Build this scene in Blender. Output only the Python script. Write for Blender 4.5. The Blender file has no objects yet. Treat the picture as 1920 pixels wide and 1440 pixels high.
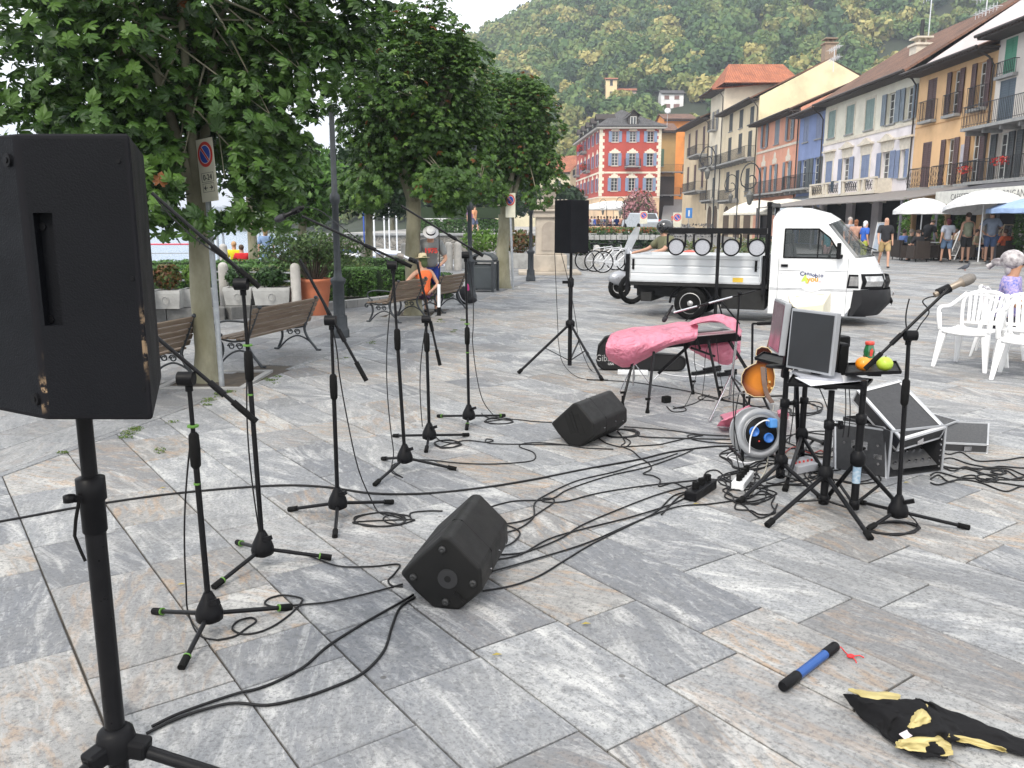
import bpy,bmesh,math,random
import numpy as np
from mathutils import Vector,Matrix,Euler,noise
rnd=random.Random(7)
D=bpy.data
scene=bpy.context.scene
COL=scene.collection
# ------ camera
F,H=1560.0,1.55
PIT=math.atan((720-418)/F)
cam=D.cameras.new('camera');cam.sensor_width=36;cam.lens=36*F/1920;cam.clip_end=6000;cam.clip_start=.05
camo=D.objects.new('camera',cam);COL.objects.link(camo)
camo.location=(0,0,H);camo.rotation_euler=(math.pi/2-PIT,0,0)
scene.camera=camo
# ------ light
w=D.worlds.new('World');scene.world=w;w.use_nodes=True
nt=w.node_tree;bg=nt.nodes['Background']
SUN_EL,SUN_AZ=math.radians(48),math.radians(205)
sky=nt.nodes.new('ShaderNodeTexSky');sky.sky_type='NISHITA';sky.sun_disc=False
sky.sun_elevation=SUN_EL;sky.sun_rotation=SUN_AZ
sky.air_density=1.0;sky.dust_density=2.0;sky.ozone_density=1.0;sky.altitude=200
# thin bright overcast: high white cloud veiling most of the sky
tcw=nt.nodes.new('ShaderNodeTexCoord');nz=nt.nodes.new('ShaderNodeTexNoise');nz.inputs['Scale'].default_value=1.6;nz.inputs['Detail'].default_value=5
nt.links.new(tcw.outputs['Generated'],nz.inputs['Vector'])
rp=nt.nodes.new('ShaderNodeValToRGB');rp.color_ramp.elements[0].position=.25;rp.color_ramp.elements[1].position=.6
rp.color_ramp.elements[0].color=(.72,.72,.72,1);rp.color_ramp.elements[1].color=(1,1,1,1);nt.links.new(nz.outputs[0],rp.inputs[0])
mxw=nt.nodes.new('ShaderNodeMix');mxw.data_type='RGBA';nt.links.new(rp.outputs[0],mxw.inputs[0]);nt.links.new(sky.outputs[0],mxw.inputs[6]);mxw.inputs[7].default_value=(8.2,8.3,8.4,1)
nt.links.new(mxw.outputs[2],bg.inputs[0]);bg.inputs[1].default_value=.15
sl=D.lights.new('sun','SUN');sl.energy=1.7;sl.angle=math.radians(16);sl.color=(1,.93,.82)
so=D.objects.new('sun',sl);COL.objects.link(so)
sdir=Vector((math.sin(SUN_AZ)*math.cos(SUN_EL),math.cos(SUN_AZ)*math.cos(SUN_EL),math.sin(SUN_EL)))
so.rotation_euler=sdir.to_track_quat('Z','Y').to_euler()
vs=scene.view_settings
vs.view_transform='Standard';vs.look='None';vs.exposure=.78;vs.gamma=1;vs.use_curve_mapping=False
# ------ picture helpers: a pixel of the photograph -> a point of the place
def ray(px,py):
 u=(px-960)/F;v=-(py-720)/F
 return Vector((u,v*math.sin(PIT)+math.cos(PIT),v*math.cos(PIT)-math.sin(PIT)))
def G(px,py,z=0.0):
 d=ray(px,py);t=(z-H)/d.z;return Vector((d.x*t,d.y*t,z))
def P(px,py,Y):
 d=ray(px,py);t=Y/d.y;return Vector((d.x*t,Y,H+d.z*t))
def PX(px,py,X):
 d=ray(px,py);t=X/d.x;return Vector((X,d.y*t,H+d.z*t))
 # ------ mesh builder
class MB:
 def __init__(s):s.v=[];s.f=[];s.mi=[];s.m=0;s.sm=[];s.smooth=False;s.T=None
 def add(s,vs_,fs_):
  b=len(s.v)
  if s.T is not None:vs_=[s.T@Vector(q)for q in vs_]
  s.v.extend([tuple(q)for q in vs_])
  for f in fs_:s.f.append([b+i for i in f]);s.mi.append(s.m);s.sm.append(s.smooth)
 def box(s,c,d,R=None):
  hx,hy,hz=d[0]/2,d[1]/2,d[2]/2
  vs_=[Vector((x*hx,y*hy,z*hz))for z in(-1,1)for y in(-1,1)for x in(-1,1)]
  if R is not None:vs_=[R@q for q in vs_]
  vs_=[q+Vector(c)for q in vs_]
  o=s.smooth;s.smooth=False
  s.add(vs_,[(0,2,3,1),(4,5,7,6),(0,1,5,4),(2,6,7,3),(0,4,6,2),(1,3,7,5)]);s.smooth=o
 def bx(s,x0,x1,y0,y1,z0,z1):s.box(((x0+x1)/2,(y0+y1)/2,(z0+z1)/2),(abs(x1-x0),abs(y1-y0),abs(z1-z0)))
 def bar(s,a,b,w,h=None,up=(0,0,1)):
  a=Vector(a);b=Vector(b);h=h or w;d=b-a;L=d.length
  if L<1e-6:return
  z=d/L;u=Vector(up);u=u-z*u.dot(z)
  if u.length<1e-3:u=Vector((1,0,0))-z*z.x
  u.normalize();x=u.cross(z)
  R=Matrix((x,u,z)).transposed();s.box((a+b)/2,(w,h,L),R)
 def tube(s,pts,r,n=8,cap=True,sm=True):
  pts=[Vector(q)for q in pts];N=len(pts)
  rr=r if isinstance(r,(list,tuple))else[r]*N
  t0=(pts[1]-pts[0]).normalized();u=Vector((0,0,1))if abs(t0.z)<.9 else Vector((1,0,0))
  u=(u-t0*u.dot(t0)).normalized();vs_=[]
  for i,q in enumerate(pts):
   t=(pts[min(i+1,N-1)]-pts[max(i-1,0)])
   if t.length<1e-9:t=t0.copy()
   t.normalize();u=u-t*u.dot(t)
   if u.length<1e-6:u=t.orthogonal()
   u.normalize();w_=t.cross(u)
   for k in range(n):
    a=2*math.pi*k/n;vs_.append(q+(u*math.cos(a)+w_*math.sin(a))*rr[i])
  fs_=[(i*n+k,i*n+(k+1)%n,(i+1)*n+(k+1)%n,(i+1)*n+k)for i in range(N-1)for k in range(n)]
  o=s.smooth;s.smooth=sm;s.add(vs_,fs_);s.smooth=False
  if cap:
   s.add(vs_[:n],[tuple(range(n-1,-1,-1))]);s.add(vs_[-n:],[tuple(range(n))])
  s.smooth=o
 def cyl(s,a,b,r,r2=None,n=12):s.tube([a,b],[r,r if r2 is None else r2],n)
 def lathe(s,prof,c=(0,0,0),n=16,R=None,cap=True):
  c=Vector(c);vs_=[]
  for r,z in prof:
   for k in range(n):
    a=2*math.pi*k/n;q=Vector((r*math.cos(a),r*math.sin(a),z))
    vs_.append((R@q if R is not None else q)+c)
  N=len(prof);o=s.smooth;s.smooth=True
  s.add(vs_,[(i*n+k,i*n+(k+1)%n,(i+1)*n+(k+1)%n,(i+1)*n+k)for i in range(N-1)for k in range(n)])
  s.smooth=False
  if cap:
   if prof[0][0]>1e-4:s.add(vs_[:n],[tuple(range(n-1,-1,-1))])
   if prof[-1][0]>1e-4:s.add(vs_[-n:],[tuple(range(n))])
  s.smooth=o
 def prism(s,poly,a,b,M):
  n=len(poly);vs_=[M(x,y,a)for x,y in poly]+[M(x,y,b)for x,y in poly]
  s.add(vs_,[tuple(range(n-1,-1,-1)),tuple(range(n,2*n))]+[(i,(i+1)%n,n+(i+1)%n,n+i)for i in range(n)])
 def ball(s,c,r,n=12,sc=(1,1,1),R=None):
  m=max(4,n//2);prof=[(r*math.sin(math.pi*i/m),-r*math.cos(math.pi*i/m))for i in range(m+1)]
  S=Matrix.Diagonal(sc);s.lathe(prof,c,n,(R@S)if R is not None else S,cap=False)
 def quad(s,a,b,c,d):s.add([a,b,c,d],[(0,1,2,3)])
 def mesh(s,name,mats):
  me=D.meshes.new(name);me.from_pydata(s.v,[],s.f)
  for m in(mats if isinstance(mats,(list,tuple))else[mats]):me.materials.append(m)
  me.polygons.foreach_set('material_index',s.mi);me.polygons.foreach_set('use_smooth',s.sm);me.update()
  return me
 def build(s,name,mats,parent=None,rel=False,bevel=0,seg=2,clean=False):
 # vertices are world coordinates unless rel (then local to the parent)
  if parent is not None and not rel:
   o_=parent.location;s.v=[(q[0]-o_.x,q[1]-o_.y,q[2]-o_.z)for q in s.v]
  me=s.mesh(name,mats)
  if clean or bevel:
   bm=bmesh.new();bm.from_mesh(me);bmesh.ops.remove_doubles(bm,verts=bm.verts,dist=1e-5)
   bmesh.ops.recalc_face_normals(bm,faces=bm.faces);bm.to_mesh(me);bm.free()
  o=D.objects.new(name,me);COL.objects.link(o)
  if bevel:
   md=o.modifiers.new('bevel','BEVEL');md.width=bevel;md.segments=seg;md.limit_method='ANGLE';md.angle_limit=.6
  if parent is not None:o.parent=parent
  return o
def tag(o,label=None,cat=None,group=None,kind=None):
 if label:o['label']=label
 if cat:o['category']=cat
 if group:o['group']=group
 if kind:o['kind']=kind
 return o
def thing(name,label,cat,loc=(0,0,0),rz=0,group=None):
 o=D.objects.new(name,None);COL.objects.link(o);o.location=loc;o.rotation_euler=(0,0,rz);o.empty_display_size=.2
 return tag(o,label,cat,group)
def kids(o):return[c for c in D.objects if c.parent==o]
def dup(root,loc,rz=None,label=None,group=None,sc=None):
 def cp(o,par):
  c=o.copy();COL.objects.link(c);c.parent=par
  for k in o.children:cp(k,c)
  return c
 c=cp(root,None);c.location=loc
 if rz is not None:c.rotation_euler=(0,0,rz)
 if sc:c.scale=sc if isinstance(sc,(tuple,list))else(sc,sc,sc)
 if label:c['label']=label
 if group:c['group']=group
 return c
def text(body,size,mat_,M,parent=None,name='lettering',ext=.0015,align='CENTER',sx=1.0,bold=0,font=None):
 c=D.curves.new(name,'FONT');c.body=body;c.size=size;c.extrude=ext;c.align_x=align;c.align_y='CENTER';c.offset=bold;c.resolution_u=3
 c.shear=0;o=D.objects.new(name,c)
 me=D.meshes.new_from_object(o);D.objects.remove(o)
 me.transform(M@Matrix.Diagonal((sx,1,1,1)));me.materials.clear();me.materials.append(mat_)
 o=D.objects.new(name,me);COL.objects.link(o)
 if parent is not None:o.parent=parent
 return o
def frame(o,x,y):
 x=Vector(x).normalized();y=Vector(y);y=(y-x*y.dot(x)).normalized();z=x.cross(y)
 return Matrix(((x.x,y.x,z.x,o[0]),(x.y,y.y,z.y,o[1]),(x.z,y.z,z.z,o[2]),(0,0,0,1)))
def spline(pts,k=6):
 pts=[Vector(q)for q in pts];out=[]
 for i in range(len(pts)-1):
  p0=pts[max(i-1,0)];p1=pts[i];p2=pts[i+1];p3=pts[min(i+2,len(pts)-1)]
  for j in range(k):
   t=j/k
   out.append(.5*((2*p1)+(p2-p0)*t+(2*p0-5*p1+4*p2-p3)*t*t+(3*p1-p0-3*p2+p3)*t**3))
 out.append(pts[-1]);return out
 # ------ materials
_M={}
def N(nt,t,**k):
 n=nt.nodes.new(t)
 for a,b in k.items():setattr(n,a,b)
 return n
def mixc(nt,fac,a,b,blend='MIX'):
 m=N(nt,'ShaderNodeMix',data_type='RGBA',blend_type=blend)
 for i,x in((0,fac),(6,a),(7,b)):
  if hasattr(x,'links')or isinstance(x,bpy.types.NodeSocket):nt.links.new(x,m.inputs[i])
  else:m.inputs[i].default_value=x if i==0 else(*x[:3],1)
 return m.outputs[2]
def ramp(nt,src,p0,p1,c0=(0,0,0),c1=(1,1,1)):
 r=N(nt,'ShaderNodeValToRGB');r.color_ramp.elements[0].position=p0;r.color_ramp.elements[1].position=p1
 r.color_ramp.elements[0].color=(*c0,1);r.color_ramp.elements[1].color=(*c1,1)
 nt.links.new(src,r.inputs[0]);return r.outputs[0]
def noise_n(nt,vec,scale,detail=4,rough=.55,dist=0):
 n=N(nt,'ShaderNodeTexNoise');n.inputs['Scale'].default_value=scale;n.inputs['Detail'].default_value=detail
 n.inputs['Roughness'].default_value=rough;n.inputs['Distortion'].default_value=dist
 if vec is not None:nt.links.new(vec,n.inputs['Vector'])
 return n.outputs[0]
def newmat(name):
 m=D.materials.new(name);m.use_nodes=True;nt=m.node_tree;return m,nt,nt.nodes['Principled BSDF']
def M(name,c=(.5,.5,.5),r=.6,metal=0,c2=None,sc=4,bump=0,bsc=60,spec=.5,trans=0,alpha=1,coat=0,emis=None,dirt=0,dsc=1.2,stretch=None,sheen=0,obj=True):
 if name in _M:return _M[name]
 m,nt,b=newmat(name);_M[name]=m
 b.inputs['Roughness'].default_value=r;b.inputs['Metallic'].default_value=metal;b.inputs['Specular IOR Level'].default_value=spec
 b.inputs['Coat Weight'].default_value=coat;b.inputs['Transmission Weight'].default_value=trans;b.inputs['Alpha'].default_value=alpha
 if sheen:b.inputs['Sheen Weight'].default_value=sheen
 col=(*c,1)
 tc=N(nt,'ShaderNodeTexCoord');vec=tc.outputs['Object']
 if stretch:
  mp=N(nt,'ShaderNodeMapping');mp.inputs['Scale'].default_value=stretch;nt.links.new(vec,mp.inputs['Vector']);vec=mp.outputs[0]
 out=None
 if c2 is None:c2=tuple(x*.8 for x in c)
 out=mixc(nt,ramp(nt,noise_n(nt,vec,sc,5),.35,.65),c,c2)
 if dirt:out=mixc(nt,ramp(nt,noise_n(nt,vec,dsc,6,.65),.5,.72,(0,0,0),(dirt,)*3),out,tuple(x*.45 for x in c))
 nt.links.new(out,b.inputs['Base Color'])
 rr=ramp(nt,noise_n(nt,vec,sc*2.3,4),.3,.7,(max(0,r-.07),)*3,(min(1,r+.09),)*3);nt.links.new(rr,b.inputs['Roughness'])
 if bump:
  bn=N(nt,'ShaderNodeBump');bn.inputs['Strength'].default_value=bump;bn.inputs['Distance'].default_value=.004
  nt.links.new(noise_n(nt,vec,bsc,4),bn.inputs['Height']);nt.links.new(bn.outputs[0],b.inputs['Normal'])
 if emis:b.inputs['Emission Color'].default_value=(*emis[:3],1);b.inputs['Emission Strength'].default_value=emis[3]
 return m
BLK=M('black_plastic',(.005,.005,.006),.45,c2=(.008,.008,.009),sc=9,spec=.12)
BLKM=M('black_metal',(.005,.005,.006),.33,c2=(.008,.008,.009),sc=20,dirt=.3,spec=.18)
RUB=M('rubber',(.006,.006,.006),.8,spec=.15)
CHR=M('chrome',(.62,.62,.64),.18,1)
ALU=M('aluminium',(.66,.67,.69),.36,.45,sc=14)
STEEL=M('galvanised_steel',(.36,.38,.40),.5,.5,c2=(.28,.3,.32),sc=18)
WHT=M('white_paint',(.78,.79,.80),.3,coat=.3)
PLA=M('white_plastic',(.80,.80,.80),.38,c2=(.76,.76,.755),sc=3)
IRON=M('grey_cast_iron',(.026,.031,.036),.55,metal=.1,c2=(.038,.044,.05),sc=14,bump=.15)
IRON2=M('dark_wrought_iron',(.02,.022,.025),.55)
GLASS=M('window_glass',(.035,.04,.045),.06,spec=.8)
SOIL=M('soil',(.06,.045,.03),.95,c2=(.035,.028,.02),sc=12,bump=.6,bsc=30)
# ------ stone paving
def stone_mat(name,base,warm=1.0,smooth=0):
 m,nt,b=newmat(name);L=nt.links.new
 geo=N(nt,'ShaderNodeNewGeometry');at=N(nt,'ShaderNodeAttribute');at.attribute_name='slab'
 sep=N(nt,'ShaderNodeSeparateColor');L(at.outputs['Color'],sep.inputs[0])
 # per slab: rotate and shift the texture space
 ang=N(nt,'ShaderNodeMath',operation='MULTIPLY_ADD');L(sep.outputs[2],ang.inputs[0]);ang.inputs[1].default_value=1.1;ang.inputs[2].default_value=.35
 off=N(nt,'ShaderNodeVectorMath',operation='SCALE');L(at.outputs['Color'],off.inputs[0]);off.inputs['Scale'].default_value=60
 ad=N(nt,'ShaderNodeVectorMath',operation='ADD');L(geo.outputs['Position'],ad.inputs[0]);L(off.outputs[0],ad.inputs[1])
 rot=N(nt,'ShaderNodeVectorRotate',rotation_type='Z_AXIS');L(ad.outputs[0],rot.inputs['Vector']);L(ang.outputs[0],rot.inputs['Angle'])
 st=N(nt,'ShaderNodeMapping');st.inputs['Scale'].default_value=(.9,3.2,1);L(rot.outputs[0],st.inputs[0])
 n1=noise_n(nt,st.outputs[0],3.6,7,.7,1.0);n2=noise_n(nt,st.outputs[0],13,7,.75,.6)
 iso=ad.outputs[0];n3=noise_n(nt,st.outputs[0],1.9,8,.7,1.1);n4=noise_n(nt,iso,60,4,.8);n6=noise_n(nt,iso,14,4,.65)
 k=base
 col=mixc(nt,ramp(nt,sep.outputs[0],0,.8),(.31*k,.32*k,.34*k),(.64*k,.65*k,.65*k))
 col=mixc(nt,ramp(nt,n1,.38,.64,(0,)*3,(.62,)*3),col,(.26*k,.28*k,.32*k))
 col=mixc(nt,ramp(nt,n3,.5,.68,(0,)*3,(.7-.5*smooth,)*3),col,(1.15*k,1.14*k,1.1*k))
 col=mixc(nt,ramp(nt,n2,.52,.74,(0,)*3,(.6-.4*smooth,)*3),col,(1.05*k,1.05*k,1.03*k))
 # rusty streaks on some slabs
 rm=N(nt,'ShaderNodeMath',operation='MULTIPLY');L(ramp(nt,sep.outputs[1],.5,.85),rm.inputs[0]);L(ramp(nt,noise_n(nt,st.outputs[0],3.3,5,.6,2.0),.5,.64),rm.inputs[1])
 rm2=N(nt,'ShaderNodeMath',operation='MULTIPLY');L(rm.outputs[0],rm2.inputs[0]);rm2.inputs[1].default_value=.7*warm
 col=mixc(nt,rm2.outputs[0],col,(.66*k,.42*k,.24*k))
 wm=N(nt,'ShaderNodeMath',operation='MULTIPLY');L(ramp(nt,sep.outputs[1],.45,.95),wm.inputs[0]);wm.inputs[1].default_value=.26*warm
 col=mixc(nt,wm.outputs[0],col,(.70*k,.62*k,.50*k),'MIX')
 col=mixc(nt,ramp(nt,n4,.34,.52,(.75,)*3,(0,)*3),col,(.16*k,.165*k,.175*k))
 col=mixc(nt,ramp(nt,n6,.57,.7,(0,)*3,(.45,)*3),col,(.2*k,.2*k,.2*k))
 big=noise_n(nt,geo.outputs['Position'],.9,4,.6)
 col=mixc(nt,ramp(nt,big,.45,.7,(0,)*3,(.3,)*3),col,(.22*k,.21*k,.19*k))
 spot=N(nt,'ShaderNodeTexVoronoi');spot.inputs['Scale'].default_value=3.5;L(geo.outputs['Position'],spot.inputs['Vector'])
 col=mixc(nt,ramp(nt,spot.outputs['Distance'],.035,.045,(.7,)*3,(0,)*3),col,(.07,.065,.06))
 L(col,b.inputs['Base Color'])
 L(ramp(nt,n2,.3,.7,(.62,)*3,(.8,)*3),b.inputs['Roughness']);b.inputs['Specular IOR Level'].default_value=.35
 bn=N(nt,'ShaderNodeBump');bn.inputs['Strength'].default_value=.55-.3*smooth;bn.inputs['Distance'].default_value=.004
 h=N(nt,'ShaderNodeMath',operation='ADD');L(n2,h.inputs[0]);L(n4,h.inputs[1]);L(h.outputs[0],bn.inputs['Height']);L(bn.outputs[0],b.inputs['Normal'])
 return m
STONE=stone_mat('gneiss_paving',.51,.9)
STONE2=stone_mat('sidewalk_stone',.46,.25,.7)
def clip(poly,planes):
 for(nx,ny,c)in planes:
  out=[]
  for i in range(len(poly)):
   a,b_=poly[i],poly[(i+1)%len(poly)]
   da=nx*a[0]+ny*a[1]-c;db=nx*b_[0]+ny*b_[1]-c
   if da>=0:out.append(a)
   if(da>=0)!=(db>=0):
    t=da/(da-db);out.append((a[0]+(b_[0]-a[0])*t,a[1]+(b_[1]-a[1])*t))
  poly=out
  if len(poly)<3:return[]
 return poly
def inset(poly,d):
 n=len(poly);out=[];A=sum(poly[i][0]*poly[(i+1)%n][1]-poly[(i+1)%n][0]*poly[i][1]for i in range(n))
 sgn=1 if A>0 else-1
 for i in range(n):
  p0=Vector(poly[i-1]);p1=Vector(poly[i]);p2=Vector(poly[(i+1)%n])
  e1=(p1-p0);e2=(p2-p1)
  if e1.length<1e-5 or e2.length<1e-5:return None
  e1.normalize();e2.normalize();n1=Vector((-e1.y,e1.x))*sgn;n2=Vector((-e2.y,e2.x))*sgn
  bb=n1+n2
  if bb.length<.2:return None
  bb.normalize();out.append(tuple(p1+bb*(d/max(.35,bb.dot(n1)))))
 return out
def pave(floor,ang,width,lens,planes,rng,mat_,seed,gap=.008,off=0.0,zt=0.0,nind=300,name='paving_slab',keep=None,maxd=1e9):
 R_=random.Random(seed);ca,sa=math.cos(ang),math.sin(ang);slabs=[]
 s0,s1,t0,t1=rng;k=0;t=t0+off
 while t<t1:
  wd=width*R_.uniform(.9,1.1);s_=s0+R_.uniform(0,lens[0])
  while s_<s1:
   ln=R_.uniform(*lens)
   if R_.random()<.12:ln*=.55
   q=[(s_,t),(s_+ln,t),(s_+ln,t+wd),(s_,t+wd)]
   q=[(a*ca-b*sa,a*sa+b*ca)for a,b in q]
   q=clip(q,planes)
   if len(q)>=3:
    cx=sum(a for a,b in q)/len(q);cy=sum(b for a,b in q)/len(q)
    if keep is None or keep(cx,cy):slabs.append((cx,cy,q))
   s_+=ln
  t+=wd;k+=1
 def vis(c):
  x,y=c[0],c[1]
  if y<.5:return 9e9
  inside=abs(x/y)<.66 and y>1.9
  return(x*x+y*y)if inside else 1e6+x*x+y*y
 slabs.sort(key=vis)
 big=MB();bcol=[]
 for i,(cx,cy,q)in enumerate(slabs):
  q1=inset(q,gap/2);
  if not q1:continue
  q1=[(a+R_.uniform(-.002,.002),b+R_.uniform(-.002,.002))for a,b in q1]
  q2=inset(q1,.004)
  if not q2:continue
  tx,ty,dz=R_.uniform(-.002,.002),R_.uniform(-.002,.002),R_.uniform(-.0015,.0015)
  zz=lambda a,b,base:base+dz+(a-cx)*tx+(b-cy)*ty+zt
  n=len(q1)
  vv=[(a,b,zt-.03)for a,b in q1]+[(a,b,zz(a,b,-.004))for a,b in q1]+[(a,b,zz(a,b,0))for a,b in q2]
  ff=[tuple(range(2*n,3*n))]+[(j,(j+1)%n,n+(j+1)%n,n+j)for j in range(n)]+[(n+j,n+(j+1)%n,2*n+(j+1)%n,2*n+j)for j in range(n)]
  c=(R_.random()**1.3,R_.random(),R_.random(),1)
  if i<nind:
   m=MB();m.add(vv,ff);me=m.mesh(name,mat_)
   ca_=me.color_attributes.new('slab','FLOAT_COLOR','POINT');ca_.data.foreach_set('color',list(c)*len(vv))
   o=D.objects.new(name,me);COL.objects.link(o);o.parent=floor
  else:
   big.add(vv,ff);bcol+=list(c)*len(vv)
 if big.v:
  me=big.mesh('far_'+name+'s',mat_);ca_=me.color_attributes.new('slab','FLOAT_COLOR','POINT');ca_.data.foreach_set('color',bcol)
  o=D.objects.new('far_'+name+'s',me);COL.objects.link(o);o.parent=floor;o['kind']='stuff'
MORTAR=M('sandy_mortar',(.085,.07,.055),.95,c2=(.055,.048,.04),sc=9,bump=.5,bsc=90)
def sheet(name,pts,z,mat_,kind='structure',z0=None):
 m=MB();m.prism([(p[0],p[1])for p in pts],z if z0 is None else z0,z+(.0 if z0 is not None else .0),lambda x,y,t:(x,y,t))if z0 is not None else m.add([(p[0],p[1],z)for p in pts],[tuple(range(len(pts)))])
 o=m.build(name,mat_);return tag(o,kind=kind)
BORD=lambda y:-3.9+.2075*(y-1.5)
# boundary between piazza and sidewalk, bending at y = 20.3
tag(sheet('piazza_floor',[(BORD(-3),-3),(30,-3),(30,52),(3.6,52),(2.6,30.0),(BORD(30),30.0)],-.012,MORTAR),kind='structure')
piazza=D.objects['piazza_floor']
dirv=(.2075,1.0)
pl_near=[(1,-.2075,-3.9-.2075*1.5),(-1,0,-24),(0,-1,-52),(0,1,-1.0)]
A54=math.radians(-54.1)
pave(piazza,A54,.39,(.52,.98),pl_near,(-48,24,-6,50),STONE,3,keep=lambda x,y:(y<30 or x>2.7)and(abs(x)<y*.72+4))
# sidewalk beside the trees
tag(sheet('sidewalk',[(-9,-3),(BORD(-3)-.003,-3),(BORD(30)-.003,30.0),(-12,30.0),(-12,17),(-9,13)],-.012,MORTAR),kind='structure')
side=D.objects['sidewalk']
PITS=[(-3.4,7.75,-2.55,8.75),(-2.1,13.9,-1.3,14.85),(-.65,19.9,.2,20.75)]
def keep2(x,y):
 if y>13.35+max(0,(x+5.0))*.8+1.9 and x<-4.0:return False
 return not any(a-.1<x<c+.1 and b-.05<y<d+.1 for a,b,c,d in PITS)
pave(side,math.radians(78.3),.42,(.55,.8),[(1,0,-9),(0,-1,-29.9),(0,1,-1),(-1,.2075,4.2165)],(-3,33,-3,13),STONE2,5,gap=.005,nind=140,keep=keep2,name='sidewalk_slab')
for a,b,c,d in PITS:
 m=MB()
 for q in((a,b,c,b+.06),(a,d-.06,c,d),(a,b+.06,a+.06,d-.06),(c-.06,b+.06,c,d-.06)):m.bx(q[0],q[2],q[1],q[3],-.03,.012)
 m.build('tree_pit_kerb',M('kerb_stone',(.30,.30,.29),.8,c2=(.22,.22,.22),sc=6,bump=.4,bsc=40),side)
 m=MB();m.bx(a+.06,c-.06,b+.06,d-.06,-.03,-.008);m.build('tree_pit_soil',SOIL,side)
KERB=_M['kerb_stone']
# ------ terrain, lake, raised quay, hill
GRD=M('rough_ground',(.09,.085,.06),.95,c2=(.06,.065,.04),sc=.3)
tag(sheet('terrain',[(-60,-60),(900,-60),(900,900),(5,900),(5,30),(-60,5)],-1.6,GRD),kind='structure')
m,nt,b=newmat('lake_water');LAKE=m
b.inputs['Base Color'].default_value=(.16,.24,.33,1);b.inputs['Roughness'].default_value=.18;b.inputs['Specular IOR Level'].default_value=.7
geo=N(nt,'ShaderNodeNewGeometry');mp=N(nt,'ShaderNodeMapping');mp.inputs['Scale'].default_value=(1,2.2,1);nt.links.new(geo.outputs['Position'],mp.inputs[0])
bn=N(nt,'ShaderNodeBump');bn.inputs['Strength'].default_value=.9;bn.inputs['Distance'].default_value=.12
nt.links.new(noise_n(nt,mp.outputs[0],1.6,5,.6),bn.inputs['Height']);nt.links.new(bn.outputs[0],b.inputs['Normal'])
tag(sheet('lake_water',[(-2650,5),(6,5),(6,900),(6,2550),(-2650,2550)],-1.2,LAKE),kind='structure')
GARD=M('garden_soil',(.10,.09,.06),.95,c2=(.06,.07,.035),sc=3,bump=.4,bsc=20)
tag(sheet('garden_bed',[(-26,13.9),(-5.5,13.9),(-4.2,15.4),(-2.0,17.2),(-2.0,20.4),(-5,25.5),(-26,25.5)],.05,GARD,z0=-1.5),kind='structure')
tag(sheet('lake_promenade',[(-26,25.5),(-5,25.5),(-2,20.4),(-1,30.5),(-26,30.5)],-.02,STONE2,z0=-1.5),kind='structure')
tag(sheet('quay_edge',[(-9,30.0),(3.3,30.0),(3.3,31.0),(-9,31.0)],.004,KERB,z0=-1.5),kind='structure')
def rubble_mat(name,c,mortar):
 m,nt,b=newmat(name);L=nt.links.new
 geo=N(nt,'ShaderNodeNewGeometry');mp=N(nt,'ShaderNodeMapping');mp.inputs['Scale'].default_value=(1,1,1.6);L(geo.outputs['Position'],mp.inputs[0])
 v=N(nt,'ShaderNodeTexVoronoi');v.inputs['Scale'].default_value=2.6;L(mp.outputs[0],v.inputs['Vector'])
 v2=N(nt,'ShaderNodeTexVoronoi',feature='DISTANCE_TO_EDGE');v2.inputs['Scale'].default_value=2.6;L(mp.outputs[0],v2.inputs['Vector'])
 col=mixc(nt,v.outputs['Color'],tuple(x*.7 for x in c),tuple(x*1.25 for x in c))
 col=mixc(nt,noise_n(nt,geo.outputs['Position'],6),col,tuple(x*.5 for x in c))
 col=mixc(nt,ramp(nt,v2.outputs['Distance'],.02,.08,(1,)*3,(0,)*3),col,mortar)
 L(col,b.inputs['Base Color']);b.inputs['Roughness'].default_value=.9
 bn=N(nt,'ShaderNodeBump');bn.inputs['Distance'].default_value=.05;L(ramp(nt,v2.outputs['Distance'],.0,.15),bn.inputs['Height']);L(bn.outputs[0],b.inputs['Normal']);return m
RUBBLE=rubble_mat('rubble_wall',(.26,.24,.21),(.3,.28,.25))
# raised terrace across the harbour basin
tag(sheet('raised_terrace',[(-11.5,52),(9.3,52),(16.6,90),(19.6,112),(30,175),(-11.5,175)],.88,M('terrace_paving',(.34,.33,.31),.85,c2=(.27,.26,.25),sc=.8),z0=-1.6),kind='structure')
m=MB();m.bx(-11.6,9.3,51.6,52.0,-1.6,.80);m.bx(-11.9,-11.6,51.6,120,-1.6,.8);m.bx(9.0,9.3,52.0,56,-1.6,.80);t=m.build('quay_wall',RUBBLE);tag(t,'long rubble stone quay wall across the small harbour under the planted terrace','wall')
m=MB();m.bx(-12,9.4,51.45,52.2,.80,.93);c_=m.build('coping',KERB,t)
m=MB();m.prism([(0,-1.2),(11,-1.2),(11,.78),(10.2,.78)],50.2,51.5,lambda x,y,q:(-6.5+x,q,y));m.build('boat_ramp',KERB,t)
# street rising between the houses
ASPH=M('street_cobbles',(.20,.195,.19),.85,c2=(.15,.148,.145),sc=2.5,bump=.5,bsc=12)
m=MB();ring=[(9.31,30,51.9,0.006),(12.8,30,70,.006),(16.6,30,88,.2),(19.7,27,112,1.6),(24,33,135,4.0),(28.5,37,155,6.2),(35,44,185,9.4)]
vs_=[]
for a,b2,y,z in ring:vs_+=[(a,y,z),(b2,y,z)]
m.add(vs_,[(2*i,2*i+1,2*i+3,2*i+2)for i in range(len(ring)-1)]);m.smooth=True
o=m.build('rising_street',ASPH);tag(o,kind='structure')
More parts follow.
